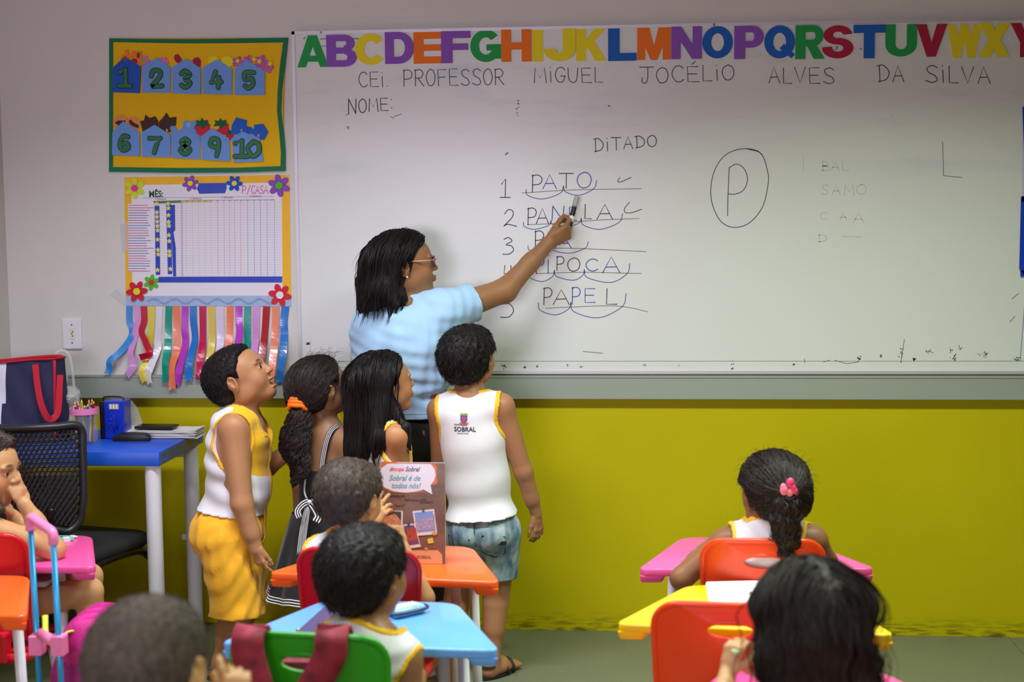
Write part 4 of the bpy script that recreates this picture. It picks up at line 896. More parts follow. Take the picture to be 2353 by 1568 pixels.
class Body:
    """torso frame from the pelvis and neck-base points plus the direction the chest faces"""
    def __init__(s, pel, neck, fwd, sc=1., w=1., dp=1., shw=.118):
        s.pel, s.neck = np.array(pel, float), np.array(neck, float); s.L = np.linalg.norm(s.neck-s.pel); s.u = nrm(s.neck-s.pel); f = np.array(fwd, float); s.f = nrm(f-s.u*np.dot(f, s.u)); s.r = np.cross(s.f, s.u)
        s.M = np.stack([s.r, s.f, s.u], 1); s.sc = sc; s.w = w; s.dp = dp; s.shw = shw
        s.sR = s.at(shw, 0, s.L/sc-.045); s.sL = s.at(-shw, 0, s.L/sc-.045)
    def at(s, x, y, z): return s.pel+s.M@(np.array([x, y, z])*s.sc)
    def loc(s, x, y, z):
        dx, dy, dz = x-s.pel[0], y-s.pel[1], z-s.pel[2]; M = s.M
        return tuple((dx*M[0][i]+dy*M[1][i]+dz*M[2][i])/s.sc for i in range(3))
    def e(s, c, r, k=.03): return ('e', s.at(*c), np.array(r)*s.sc, s.M, k*s.sc)
    def torso(s, bust=0.):
        l = s.L/s.sc; w, dp = s.w, s.dp
        L_ = [s.e((0, 0, .0), (.098*w, .080*dp, .085)), s.e((.045*w, -.030*dp, -.01), (.05*w, .055*dp, .06)), s.e((-.045*w, -.030*dp, -.01), (.05*w, .055*dp, .06)), s.e((0, .002, l*.30), (.088*w, .070*dp, .10)), s.e((0, .0, l*.52), (.095*w, .072*dp, .09)), s.e((0, .002, l*.72), (.104*w, .074*dp, .085)), s.e((0, -.004, l*.87), (.090*w, .056*dp, .045))]
        if bust: L_ += [s.e((g_*.05, .055*dp, l*.68), (.048, .045*bust, .045), .03) for g_ in (1, -1)]
        for q in (s.sR, s.sL): L_.append(('c', s.at(0, -.005, l-.02), q-s.u*.004, .034*s.sc, .036*s.sc, .03*s.sc, None))
        return L_
    def neckop(s, head, r=.034): return [('c', s.at(0, -.004, s.L/s.sc-.03), head.p(0, -.022, -.045), r*s.sc*1.12, r*s.sc, .018*s.sc, None), ('c', s.at(0, .0, s.L/s.sc-.05), s.at(0, 0, s.L/s.sc-.01), .05*s.sc, .040*s.sc, .03*s.sc, None)]
    def arm(s, sh, el, wr, f=1.): r = s.sc*f; return [('c', sh, el, .038*r, .030*r, .022*r, None), ('c', el, el*.35+wr*.65, .0305*r, .024*r, .012*r, None), ('c', el*.4+wr*.6, wr, .0245*r, .0195*r, .012*r, (nrm(np.cross(wr-el, s.u)+1e-4), .85))]
    def leg(s, hp, kn, an, f=1.):
        r = s.sc*f; back = nrm(np.cross(kn-hp, s.r)); bk = -s.f; cm = kn*.68+an*.32+bk*.010*r
        return [('c', hp, kn, .064*r, .043*r, .03*r, None), ('c', kn, an, .040*r, .025*r, .015*r, None), ('c', kn*.85+an*.15+bk*.006*r, kn*.5+an*.5+bk*.006*r, .036*r, .032*r, .02*r, None)]
    def foot(s, an, d, f=1.):
        r = s.sc*f; d = nrm([d[0], d[1], 0]); hz = .024*r; a = np.array([an[0], an[1], hz])-d*.018*r; b = a+d*.115*r; b[2] = .016*r; sd = np.cross(d, [0, 0, 1])
        L_ = [('c', an, a+d*.012*r, .024*r, .024*r, .015*r, None), ('c', a, a+d*.06*r+V(0, 0, .008*r), .024*r, .026*r, .012*r, None), ('c', a+d*.05*r, b, .028*r, .022*r, .012*r, (V(0, 0, 1), .7))]
        for i in range(5): q = b+sd*(i-2)*.0095*r; L_.append(('c', q, q+d*(.022-.0025*abs(i-1))*r, .0078*r, .0065*r, .003*r, None))
        return L_
SKINS = {}
def skin(name, rgb):
    return mat('skin_'+name, rgb, .48, var=.05, vscale=14, bump=.06, bscale=500, sss=.12, attr='tint', spec=.35)
def hairmat(name, rgb, rough=.52): return mat('hair_'+name, rgb, rough, var=.45, vscale=90, bump=.3, bscale=260, spec=.22, stretch=(1, 1, .25))
def face_col(hd, lips=(.80, .52, .50), brow=(.22, .18, .16), browz=.021):
    def f(P):
        q = hd.loc(P); c = np.ones((len(P), 3)); x, y, z = q[:, 0], q[:, 1], q[:, 2]
        far = (y < .12); m_ = np.clip(1.6-np.hypot(x/.021, (z+.0485)/.0125)*1.5, 0, 1)*(y > .06)*far; c = c*(1-m_[:, None])+c*m_[:, None]*np.array(lips)
        for g_ in (1, -1):
            bz = browz+.004*(1-((np.abs(x)-.026)/.02)**2); m_ = np.clip(1.8-np.hypot((x-g_*.028)/.020, (z-bz)/.0048)*1.6, 0, 1)*(y > .04)*far; c = c*(1-m_[:, None])+m_[:, None]*np.array(brow)
            m_ = np.clip(1.5-np.hypot((x-g_*.028)/.0155, (z-.009)/.0035)*1.5, 0, 1)*(y > .06)*far; c = c*(1-.5*m_[:, None])
        ck = np.exp(-((np.abs(x)-.04)**2+(z+.02)**2)/.0006)*(y > .03)*far; c = c*(1-ck[:, None]*np.array([0, .08, .08])); return c
    return f
M_eye = None
def eyes(hd, root, base, dark=(40, 24, 16)):
    mw = mat('eye_white', (214, 206, 200), .25); mi = mat('eye_iris', dark, .15)
    for g_ in (1, -1):
        c_ = hd.p(g_*.0285, .0688, .004); r = .0128*hd.s; mb = MB(); mb.sphere(tuple(c_-base), r, 9)
        a = hd.p(g_*.0295, .0785, .0035)-base; mb.sphere(tuple(a), .0058*hd.s, 7, 1)
        o = mb.build('eye', [mw, mi], root, smooth=True)
HL = [(-.13, -.060), (-.055, -.062), (-.032, -.050), (-.020, -.018), (-.012, .012), (.012, .016), (.022, .000), (.028, .006), (.036, .036), (.050, .055), (.075, .064), (.12, .070)]
def hair_cap(hd, t=.012, line=None, noise=.0015, fr=260, h=.003, extra=None, fade=.018, seed=3, bun=None):
    line = line or HL; xs, zs = zip(*line); a, b = hd.box(.15); g = Grid(a, b, h); ops = hd.skull()
    d0 = evl(g, ops, marg=.06); X, Y, Z = g.xyz(); M = hd.M; dx, dy, dz = X-hd.o[0], Y-hd.o[1], Z-hd.o[2]
    lx, ly, lz = ((dx*M[0][i]+dy*M[1][i]+dz*M[2][i])/hd.s for i in range(3))
    gl = (lz-np.interp(ly, xs, zs)+.006*np.minimum(1, np.abs(lx)/.05)*(ly > .04)*-1)*hd.s+waves(lx, ly, lz, 160, 5)*.0012
    tt = t*hd.s*np.clip(gl/fade, .0, 1)**.6*(.75+.35*np.clip(lz/.08, 0, 1))
    ph = waves(lx, ly, lz, fr*.35, seed); d = d0-tt-noise*waves(lx+.004*ph, ly, lz*.35, fr, seed+1, 7)
    d = np.maximum(d, -gl*.8)
    if extra: d = evl(g, extra, d)
    return g, d, d0, (lx, ly, lz)
def fuzz(g, d, n, length, wd, hd, dirv, seed=1, keep=None):
    v, q = nets(g, d); r = np.random.default_rng(seed); i = r.integers(0, len(v), n*2); P = v[i]+r.normal(size=(n*2, 3))*.001
    G_ = tgrad(g, d, P); L_ = hd.loc(P)
    m_ = ((P-hd.o)*G_).sum(1) > .02
    if keep is not None: m_ &= keep(L_)
    P, G_ = P[m_][:n], G_[m_][:n]; dv = dirv(hd.loc(P))@hd.M.T; dv = nrm_rows(dv-(dv*G_).sum(1)[:, None]*G_); dv = nrm_rows(G_*.28+dv+r.normal(size=P.shape)*.22)
    s_ = nrm_rows(np.cross(dv, r.normal(size=P.shape))); l = length*(.5+r.random((len(P), 1)))
    A, B, C_, D_ = P-s_*wd/2, P+s_*wd/2, P+dv*l+s_*wd*.15-V(0, 0, .15)*l, P+dv*l-s_*wd*.15-V(0, 0, .15)*l
    vv_ = np.stack([A, B, C_, D_], 1).reshape(-1, 3); return vv_, np.arange(len(vv_)).reshape(-1, 4)
def nrm_rows(a): return a/np.maximum(1e-9, np.linalg.norm(a, axis=1))[:, None]
def garment(name, bd, ops, off, keep, mats, root, base, h=.004, wr=.0022, seed=1, flare=None, trim=None, trim_mat=None, matf=None, pad=.03, wfreq=38, extra_trims=()):
    """cloth shell over the body ops; keep(lx,ly,lz,d) returns the cut distance (negative = cloth)"""
    lo = np.min([op_box(o)[0] for o in ops], 0)-pad; hi = np.max([op_box(o)[1] for o in ops], 0)+pad; g = Grid(lo, hi, h)
    d0 = evl(g, ops, marg=.05); X, Y, Z = g.xyz(); l = bd.loc(X, Y, Z)
    o_ = off+(flare(*l) if flare else 0); wv = waves(l[0], l[1], l[2]*2.2, wfreq, seed)*wr
    d1 = d0-o_-wv; cut = keep(*l); d = np.maximum(d1, cut); v, q = nets(g, d); out = []
    ob = mesh_np(name, v, q, mats, root, base, matf=matf); out.append(ob)
    if trim is not None:
        tn, tc, width = trim; c2 = tc(*l); dt = np.maximum(d1-.0022, np.abs(c2+width*.45)-width/2); dt = np.maximum(dt, -(d1+.004)); v, q = nets(g, dt)
        if len(q): out.append(mesh_np(tn, v, q, trim_mat, ob, base))
    return out
def elip(lx, ly, lz, c, r):
    a, b, e = (lx-c[0])/r[0], (ly-c[1])/r[1], (lz-c[2])/r[2]; k0 = np.sqrt(a*a+b*b+e*e); k1 = np.sqrt((a/r[0])**2+(b/r[1])**2+(e/r[2])**2); return k0*(k0-1)/np.maximum(k1, 1e-6)
def tank_cut(bd, hem, armr=(.068, .070, .080), armz=-.066, nr=(.054, .056, .030), vneck=0., shx=None):
    l = bd.L/bd.sc; sx = shx or bd.shw
    def holes(x, y, z):
        a = np.minimum(elip(x, y, z, (sx+.046, .002, l+armz), armr), elip(x, y, z, (-sx-.046, .002, l+armz), armr))
        yy = (y-.004)/np.where(y > .004, .095, .038); n = np.maximum((np.sqrt((x/nr[0])**2+yy**2)-1)*.045, l-.062-z)
        if vneck: n = np.minimum(n, np.maximum(np.abs(x)-.048*np.clip((z-(l-.03-vneck))/(vneck+.02), 0, 1), -(y-.01)))
        return np.minimum(a, n)
    def cut(x, y, z): return np.maximum(-holes(x, y, z), hem-z)*bd.sc
    return cut, (lambda x, y, z: -holes(x, y, z)*bd.sc)
M_white = mat('white_jersey', (232, 230, 236), .8, var=.015, vscale=30, bump=.15, bscale=700, sheen=.2)
M_yj = mat('yellow_jersey', (244, 188, 10), .8, var=.02, vscale=30, bump=.15, bscale=700, sheen=.2)
def denim():
    m = mat('washed_denim', (120, 146, 164), .85, bump=.35, bscale=420); nt = m.node_tree; N, L = nt.nodes, nt.links; b = N['Principled BSDF']
    tc = N.new('ShaderNodeTexCoord'); mp = N.new('ShaderNodeMapping'); mp.inputs['Scale'].default_value = (1.6, 1.6, .8); L.new(tc.outputs['Object'], mp.inputs[0])
    n = N.new('ShaderNodeTexNoise'); n.inputs['Scale'].default_value = 17; n.inputs['Detail'].default_value = 6; L.new(mp.outputs[0], n.inputs['Vector'])
    cr = N.new('ShaderNodeValToRGB'); e = cr.color_ramp.elements; e[0].position = .36; e[0].color = lin((84, 110, 132)); e[1].position = .66; e[1].color = lin((188, 206, 210)); k = e.new(.5); k.color = lin((134, 160, 176))
    L.new(n.outputs['Fac'], cr.inputs[0]); L.new(cr.outputs[0], b.inputs['Base Color']); return m
M_denim = denim()
M_ys = mat('yellow_cotton', (246, 178, 26), .8, var=.03, vscale=18, bump=.25, bscale=160, sheen=.2)
def sandal(root, base, an, d, f, mt, sole=None):
    d = nrm([d[0], d[1], 0]); sd = np.cross(d, [0, 0, 1.]); c = np.array([an[0], an[1], 0])+d*.03*f; mb = MB(); pts = []
    for i in range(20):
        a = 2*PI*i/20; pts.append((math.cos(a)*.031*f*(1+.12*math.sin(a)), math.sin(a)*.083*f))
    mb.prism(pts, (0, 0, 1), .010, org=c+V(0, 0, .0005)-base, ax=(sd, d)); sh = mb.build('sandal', mt, root)
    for yy, rr, hh in ((.045, .031, .040), (.012, .030, .052)):
        mb = MB(); mb.tube([c-base+d*yy*f+sd*rr*f*math.cos(a)+V(0, 0, .006+hh*f*max(0, math.sin(a))) for a in np.linspace(0, PI, 11)], .0075*f, 8, flat=.4); mb.build('strap', mt, sh, smooth=True)
    mb = MB(); mb.tube([c-base-d*.045*f+d*-.028*f*math.sin(a)+sd*.026*f*math.cos(a)+V(0, 0, .045*f) for a in np.linspace(0, PI, 11)], .0075*f, 8, flat=.4); mb.build('heel_strap', mt, sh, smooth=True)
    return sh
# ---------------- furniture ----------------
def rpoly(pts, r, n=6):
    """round the corners of a 2D polygon"""
    out = []; K = len(pts); r = r if hasattr(r, '__len__') else [r]*K
    for i in range(K):
        p, a, b = np.array(pts[i], float), np.array(pts[i-1], float), np.array(pts[(i+1) % K], float)
        u, v = nrm(a-p), nrm(b-p)
        for k in range(n+1):
            t = k/n; q0, q1 = p+u*r[i], p+v*r[i]; out.append(tuple((1-t)**2*q0+2*t*(1-t)*p+t*t*q1))
    return out
M_leg = mat('white_leg_enamel', (224, 222, 230), .3)
def school_desk(label, cn, rgb, near_mid, rz=0., zt=.56, hw=.318, dep=.37, hb=.165):
    t = thing('school_desk', label, 'desk', (near_mid[0], near_mid[1], 0), rz, 'children\'s trapezoid desks'); mt = mat('desk_plastic_'+cn, rgb, .26, var=.015, vscale=12, coat=.15)
    pl = rpoly([(-hw, 0), (hw, 0), (hb, dep), (-hb, dep)], [.03, .03, .05, .05])
    o = MB().prism(pl, (0, 0, 1), .022, org=(0, 0, zt-.022), ax=((1, 0, 0), (0, 1, 0))).build('tabletop', mt, t); bevel(o, .005, 3)
    for s in (-1, 1):
        cp = rpoly([(s*hw, 0), (s*(hw-.075), 0), (s*(hw-.09), .075), (s*(hw-.045), .085)], .018); mb = MB(); k = len(cp)
        top = [(x, y, zt-.02) for x, y in cp]; c_ = (s*(hw-.03), .03); bot = [(c_[0]+(x-c_[0])*.8, c_[1]+(y-c_[1])*.8, zt-.04) for x, y in cp]
        mb.add(top+bot, [tuple(range(k)), tuple(range(k, 2*k))[::-1]]+[(i, (i+1) % k, k+(i+1) % k, k+i) for i in range(k)]); bevel(mb.build('corner_block', mt, t), .003, 2)
    for s in (-1, 1):
        for y_, xx in ((.10, .175), (.19, .215)):
            MB().tube([(s*xx*(.95 if y_ > .15 else 1), y_, zt-.02), (s*(xx+.006), y_, .03)], .0135, 14).build('leg', M_leg, t, smooth=True)
        MB().tube([(s*.19, -.01, .016), (s*.19, .33, .016)], .015, 12).build('foot_bar', M_leg, t, smooth=True)
    MB().tube([(-.18, .19, zt-.05), (.18, .19, zt-.05)], .011, 10).build('cross_bar', M_leg, t, smooth=True)
    return t
def school_chair(label, cn, rgb, back_mid, rz=0., bw=.31, ztop=.68, zs=.33, hole=True, hole_w=.085):
    t = thing('school_chair', label, 'chair', (back_mid[0], back_mid[1], 0), rz, 'children\'s plastic chairs'); mt = mat('chair_plastic_'+cn, rgb, .33, var=.02, vscale=10, coat=.1)
    # backrest: curved panel with an oval grip hole, front surface then rim
    zb = zs+.03; hh = ztop-zb; nU, nV = 44, 40; cx, cz = 0, ztop-.055; ho = hole_w/2 if bw < .3 else .05
    def edge(v): return bw/2*(1-.04*(1-v))*(1 if v < .78 else math.sqrt(max(0, 1-((v-.78)/.22)**2.6))**.35*.999)
    def pos(x, z): v = (z-zb)/hh; return np.array([x, .028*(x/(bw/2))**2*1.2-.02*(1-v)*-1-.012*v*v-.0, z])
    outer = []
    rad = .055; c = []
    for (x0, z0, a0) in ((bw/2-rad, ztop-rad, 0), (-bw/2+rad, ztop-rad, 90)):
        for k in range(9): a = math.radians(a0+90*k/8); c.append((x0+rad*math.cos(a), z0+rad*math.sin(a)))
    outer = [(bw/2-.012, zb)]+[(bw/2-.012*(1-k/6), zb+(ztop-rad-zb)*k/6) for k in range(1, 6)]+c+[(-bw/2+.012*(k/6), zb+(ztop-rad-zb)*(1-k/6)) for k in range(1, 6)]+[(-bw/2+.012, zb)]+[(-bw/2+.012+(bw-.024)*k/10, zb) for k in range(1, 10)]
    # rings from the outline to the hole (or centre)
    inner = []
    for x, z in outer:
        a = math.atan2((z-cz)*2.2, x-cx)
        inner.append((cx+ho*math.cos(a), cz+.0135*math.sin(a)*1.15) if hole else (cx+ho*math.cos(a)*.05, cz+.001*math.sin(a)))
    N_ = len(outer); rings = []; R_ = 7
    for k in range(R_+1):
        f_ = k/R_; rings.append([(o_[0]*(1-f_)+i_[0]*f_, o_[1]*(1-f_)+i_[1]*f_) for o_, i_ in zip(outer, inner)])
    th = .009; vv = []; 
    for side in (0, 1):
        for rg in rings: vv += [pos(*p)+np.array([0, -th/2 if side == 0 else th/2, 0]) for p in rg]
    off = N_*(R_+1); ff = []
    for k in range(R_):
        for i in range(N_):
            j = (i+1) % N_; a, b, c2, d = k*N_+i, k*N_+j, (k+1)*N_+j, (k+1)*N_+i; ff += [(a, b, c2, d), (off+d, off+c2, off+b, off+a)]
    for i in range(N_):
        j = (i+1) % N_; ff += [(i, off+i, off+j, j), (R_*N_+j, off+R_*N_+j, off+R_*N_+i, R_*N_+i)]
    ob = MB().add(vv, ff).build('backrest', mt, t); bevel(ob, .002, 2, 60)
    mb = MB(); rimp = [pos(*p) for p in outer[:len(outer)-9]]; mb.tube([p+np.array([0, -.002, 0]) for p in rimp], .0075, 8); mb.build('rim', mt, ob, smooth=True)
    if hole: MB().tube([pos(cx+(ho+.003)*math.cos(a), cz+.019*math.sin(a)) for a in np.linspace(0, 2*PI, 33)[:-1]], .0045, 6, closed=True).build('grip_rim', mt, ob, smooth=True)
    # seat
    sp = rpoly([(-bw/2+.01, .012), (bw/2-.01, .012), (bw/2+.005, .30), (-bw/2-.005, .30)], [.03, .03, .06, .06], 7); k = len(sp); c0 = (0, .16); vv = []; ff = []
    for lv, (f_, dz) in enumerate([(1, -.026), (1, 0), (.86, -.004), (.6, -.010), (.3, -.013)]): vv += [(c0[0]+(x-c0[0])*f_, c0[1]+(y-c0[1])*f_, zs+dz) for x, y in sp]
    vv.append((0, .16, zs-.014)); ff = [(l*k+i, l*k+(i+1) % k, (l+1)*k+(i+1) % k, (l+1)*k+i) for l in range(4) for i in range(k)]+[(4*k+i, 4*k+(i+1) % k, 5*k) for i in range(k)]+[tuple(range(k))[::-1]]
    MB().add(vv, ff).build('seat', mt, t, smooth=True)
    MB().box((-bw*.32, -.012, zs-.02), (bw*.32, .03, zb+.03), bev=.006).build('back_bracket', mt, t)
    for s in (-1, 1):
        for y_, dy in ((.05, -.03), (.26, .03)): MB().tube([(s*.105, y_, zs-.02), (s*.135, y_+dy, .006)], .010, 12).build('leg', M_leg, t, smooth=True)
    return t
RED, ORR, GRN = (196, 8, 30), (238, 66, 14), (36, 150, 14)
mid = lambda a, b: (np.array(a)+np.array(b))/2
dO = school_desk('orange desk behind the standing magazine, boy with brown hair sits at it', 'orange', (255, 100, 30), mid(atz(615, 1316, .56), atz(1148, 1338, .56)), rz=-.10)
dB = school_desk('light blue desk in front of the green chair', 'blue', (104, 168, 238), mid(atz(497, 1478, .56), atz(1155, 1494, .56)), rz=-.03)
dP = school_desk('pink desk nearest the yellow wall on the right', 'pink', (240, 84, 156), mid(atz(1468, 1312, .56), atz(2008, 1302, .56)), rz=.06)
dY = school_desk('yellow desk with an open notebook on it', 'yellow', (252, 204, 10), mid(atz(1418, 1430, .56), atz(2055, 1462, .56)), rz=-.09)
p_ = atz(218, 1303, .56); dL = school_desk('pink desk at the left edge beside the black office chair', 'pink', None, (p_[0]-.315, p_[1], .56), rz=.0)
p_ = atz(60, 1415, .56); dQ = school_desk('orange desk cut off by the left edge of the picture', 'orange', None, (p_[0]-.315, p_[1], .56), rz=.0)
dN = school_desk('pink desk at the bottom edge in front of the long haired girl', 'pink', None, (.36, -2.475, 0), rz=.0)
cR = school_chair('dark red chair under the boy with cropped brown hair', 'red', RED, (atz(815, 1273, .67)[0], -1.58, 0), rz=-.05, hole=False, ztop=.675)
cG = school_chair('green chair with red backpack straps over its back', 'green', GRN, (atz(700, 1462, .68)[0], atz(700, 1462, .68)[1], 0), rz=-.10, bw=.325, hole_w=.1)
cA = school_chair('orange red chair of the girl with the pink hair clip', 'orange_red', ORR, (atz(1756, 1245, .67)[0], -1.405, 0), rz=-.0, ztop=.668)
cB = school_chair('empty orange red chair in front of the yellow desk', 'orange_red', None, (atz(1680, 1396, .68)[0], -2.035, 0), rz=-.03, bw=.325, ztop=.676)
cL = school_chair('red chair of the girl at the left edge', 'red', None, (atz(-85, 1232, .665)[0], -1.405, 0), rz=.0, hole=False, ztop=.662)
cD = school_chair('red chair of the shaven headed boy in the foreground', 'red', None, (aty(330, 1560, -3.2)[0], -3.22, 0), rz=0)
cE = school_chair('orange red chair of the long haired girl at the bottom right', 'orange_red', None, (.40, -2.80, 0), rz=0)

# teacher's desk
M_db = mat('blue_desk_laminate', (20, 82, 196), .4, var=.03, vscale=25); M_dside = mat('blue_desk_edge', (52, 78, 130), .4, var=.05, vscale=40)
fr, bk = atz(358, 1040, .75), atz(473, 988, .75); DX1 = (fr[0]+bk[0])/2; DY0, DY1 = fr[1], bk[1]; DX0 = XL+.02
td = thing('teacher_desk', 'blue topped teacher desk with white legs in the left corner', 'desk', ((DX0+DX1)/2, DY0, 0)); hx = (DX1-DX0)/2; dy = DY1-DY0; hT = .046
o = MB().box((-hx, 0, .75-hT), (hx, dy, .75)).build('desktop', M_db, td); bevel(o, .003)
MB().box((hx+.0002, .004, .75-hT+.003), (hx+.0015, dy-.004, .747)).build('edge_panel', M_dside, td)
for yy in (.05, dy-.05): MB().tube([(hx+.0006, yy-.006, .742), (hx+.0022, yy+.004, .725), (hx+.0006, yy-.004, .712)], .0022, 6).build('edge_dent', M_db, td)
for x_, y_ in ((hx-.035, .035), (hx-.035, dy-.035), (-hx+.035, .035), (-hx+.035, dy-.035)):
    MB().cyl((x_, y_, .01), (x_, y_, .75-hT), .026, n=24).build('leg', M_leg, td, smooth=False); 
    MB().cyl((x_, y_, .0), (x_, y_, .012), .028, n=20).build('foot_cap', mat('black_rubber', (26, 26, 28), .7), td)
MB().box((hx-.075, dy-.045, .36), (hx-.055, dy-.025, .378), bev=.002).build('bracket', M_leg, td)
MB().box((-hx+.03, dy-.05, .66), (hx-.03, dy-.02, .70)).build('apron_rail', M_leg, td)
for o in td.children:
    if o.name.startswith('leg'): shade(o)
ZT = .75
# black office chair
M_blk = mat('black_chair_plastic', (30, 29, 36), .42); M_blm = mat('black_tube', (20, 20, 22), .3, .3)
oc = aty(105, 1200, -.86); ch0 = thing('office_chair', 'black office chair with a perforated backrest at the blue desk', 'chair', (oc[0], oc[1], 0))
bl, br_ = aty(-30, 1100, -.88)-oc, aty(190, 1100, -.80)-oc; zt_, zb_ = aty(100, 986, -.86)[2], aty(100, 1212, -.86)[2]; ex = nrm([br_[0]-bl[0], br_[1]-bl[1], 0]); ey = np.cross([0, 0, 1], ex); bwid = np.linalg.norm((br_-bl)[:2])
cB0 = (bl+br_)/2; cB0 = np.array([cB0[0], cB0[1], 0]); HB = zt_-zb_
def bpos(u, v, d=0.):  # u -1..1, v 0..1 (bottom to top)
    wv = bwid/2*(1.0 if v > .35 else .80+.2*(v/.35)**.6); return cB0+ex*u*wv+ey*(-.05*(1-u*u)*.8+.03*(v-.5)+.02+d)+np.array([0, 0, zb_+HB*v-.03*(u*u)*(1-v)])
fr_ = [bpos(1, v) for v in np.linspace(.12, .93, 9)]+[bpos(u, 1) for u in (.88, .5, 0, -.5, -.88)]+[bpos(-1, v) for v in np.linspace(.93, .12, 9)]+[bpos(u, .0) for u in (-.82, -.4, 0, .4, .82)]
MB().tube(crom(fr_, 3, True), .016, 10, closed=True, flat=.8).build('back_frame', M_blk, ch0, smooth=True)
mb = MB()
nU, nV = 17, 21                       # perforated shell: a mesh of slanted slots
for j in range(nV+1):
    v = .04+.92*j/nV; mb.tube([bpos(u, v, .001) for u in np.linspace(-.97, .97, 15)], .0034 if j % 1 == 0 else .003, 5)
mb.build('back_slat', M_blk, ch0, smooth=True)
mb = MB()
for j in range(nV):
    for i in range(nU):
        u = -.93+1.86*(i+.5*(j % 2))/nU; v0, v1 = .04+.92*j/nV, .04+.92*(j+1)/nV; mb.tube([bpos(u-.012, v0), bpos(u+.03, v1)], .0046 if j > 10 else .0075, 5, caps=False)
mb.build('back_mesh_web', M_blk, ch0, smooth=True)
seatc = aty(212, 1232, -.52)-oc; sp = rpoly([(-.24, -.22), (.22, -.22), (.24, .20), (-.24, .20)], .07, 8)
a_ = -.25; sp = [(x*math.cos(a_)-y*math.sin(a_)+seatc[0]-.10, x*math.sin(a_)+y*math.cos(a_)+seatc[1]-.03) for x, y in sp]; k = len(sp); cx_, cy_ = np.mean([p[0] for p in sp]), np.mean([p[1] for p in sp]); vv = []; ff = []
for f_, z in [(.95, .405), (1, .42), (1, .44), (.94, .452), (.6, .458), (.2, .458)]: vv += [(cx_+(x-cx_)*f_, cy_+(y-cy_)*f_, z) for x, y in sp]
ff = [(l*k+i, l*k+(i+1) % k, (l+1)*k+(i+1) % k, (l+1)*k+i) for l in range(5) for i in range(k)]+[tuple(range(k))[::-1], tuple(range(5*k, 6*k))]
MB().add(vv, ff).build('seat', mat('black_fabric', (22, 21, 24), .85, var=.1, vscale=300), ch0, smooth=True)
for s in (-1, 1):
    q = np.array([cx_, cy_, 0]); rx = np.array([math.cos(a_), math.sin(a_), 0])*s; fy = np.array([-math.sin(a_), math.cos(a_), 0])
    pts = [q+rx*.21-fy*.26+V(0, 0, .014), q+rx*.22-fy*.20+V(0, 0, .36), q+rx*.22-fy*.12+V(0, 0, .40), q+rx*.22+fy*.10+V(0, 0, .40), q+rx*.22+fy*.19+V(0, 0, .37), q+rx*.22+fy*.23+V(0, 0, .30), q+rx*.22+fy*.26+V(0, 0, .014)]
    MB().tube(crom(pts, 6), .0135, 12).build('leg_loop', M_blm, ch0, smooth=True)
    MB().tube(crom([q+rx*.15-fy*.10+V(0, 0, .40), q+rx*.15-fy*.24+V(0, 0, .42), bpos(s*.35, .02)+V(0, 0, 0), bpos(s*.35, .2, -.01)], 6), .012, 10, flat=.7).build('back_strut', M_blm, ch0, smooth=True)
# red clip under the seat rail
q = aty(243, 1262, -.62); t = thing('hair_clip', 'tiny red clip hanging from the rail of the black office chair', 'clip', q); MB().box((-.004, -.003, -.02), (.004, .003, .012), bev=.001).build('clip_body', mat('clip_red', (200, 30, 40), .4), t)

# tote bag on the desk
M_navy = mat('navy_canvas', (34, 36, 74), .75, var=.08, vscale=60, bump=.2, bscale=500); M_rd = mat('red_webbing', (196, 16, 46), .7, bump=.2, bscale=700); M_wc = mat('white_canvas', (220, 216, 236), .7)
YB2 = -.36; o0 = atz(60, 1000, ZT); o0 = np.array([aty(60, 990, YB2)[0], YB2, ZT]); tb = thing('tote_bag', 'navy and white tote bag with red trim on the blue desk', 'bag', o0)
def tp(px, py, y=YB2): return aty(px, py, y)-o0
Wl, Wr = aty(-60, 900, YB2)[0]-o0[0], aty(141, 900, YB2)[0]-o0[0]; Hh = aty(60, 826, YB2)[2]-ZT; Dp = .14
def bagp(u, v, f):   # u across 0..1, v up 0..1, f 0 front .. 1 back
    x = Wl+(Wr-Wl)*u; bul = math.sin(PI*min(1, u))*.02; sag = -.012*math.sin(3*u+1)*v; tap = 1-.35*v
    return np.array([x*(1-.02*v), (-Dp/2-bul*(1-.5*v))*tap if f == 0 else (Dp/2)*tap, max(.002, Hh*v+sag-.03*v*(u-.5)**2)])
mb = MB(); NU, NV = 24, 14
for f in (0, 1):
    vv = [bagp(i/NU, j/NV, f)+V(0, .003*math.sin(9*i/NU*2+j*.8)*(1 if f == 0 else 0), 0) for j in range(NV+1) for i in range(NU+1)]
    ff = [(j*(NU+1)+i, j*(NU+1)+i+1, (j+1)*(NU+1)+i+1, (j+1)*(NU+1)+i) for j in range(NV) for i in range(NU)]
    n0 = len(mb.v); mb.add(vv, ff)
    for q in range(len(ff)): mb.mi[-1-q] = 0
for k_, (i, j) in enumerate([(i, j) for j in range(NV) for i in range(NU)]):
    u = (i+.5)/NU; u2 = u+.04*(1-(j/NV)); mb.mi[k_] = 1 if .20 < u2 < .46 else 0
vv = [bagp(1, j/NV, f) for j in range(NV+1) for f in (0, 1)]+[bagp(0, j/NV, f) for j in range(NV+1) for f in (0, 1)]; b2 = 2*(NV+1)
mb.add(vv, [(2*j, 2*j+1, 2*j+3, 2*j+2) for j in range(NV)]+[(b2+2*j, b2+2*j+1, b2+2*j+3, b2+2*j+2) for j in range(NV)])
mb.add([bagp(0, 0, 0), bagp(1, 0, 0), bagp(1, 0, 1), bagp(0, 0, 1)], [(0, 1, 2, 3)])
mb.build('bag_body', [M_navy, M_wc], tb, smooth=True, fix=False)
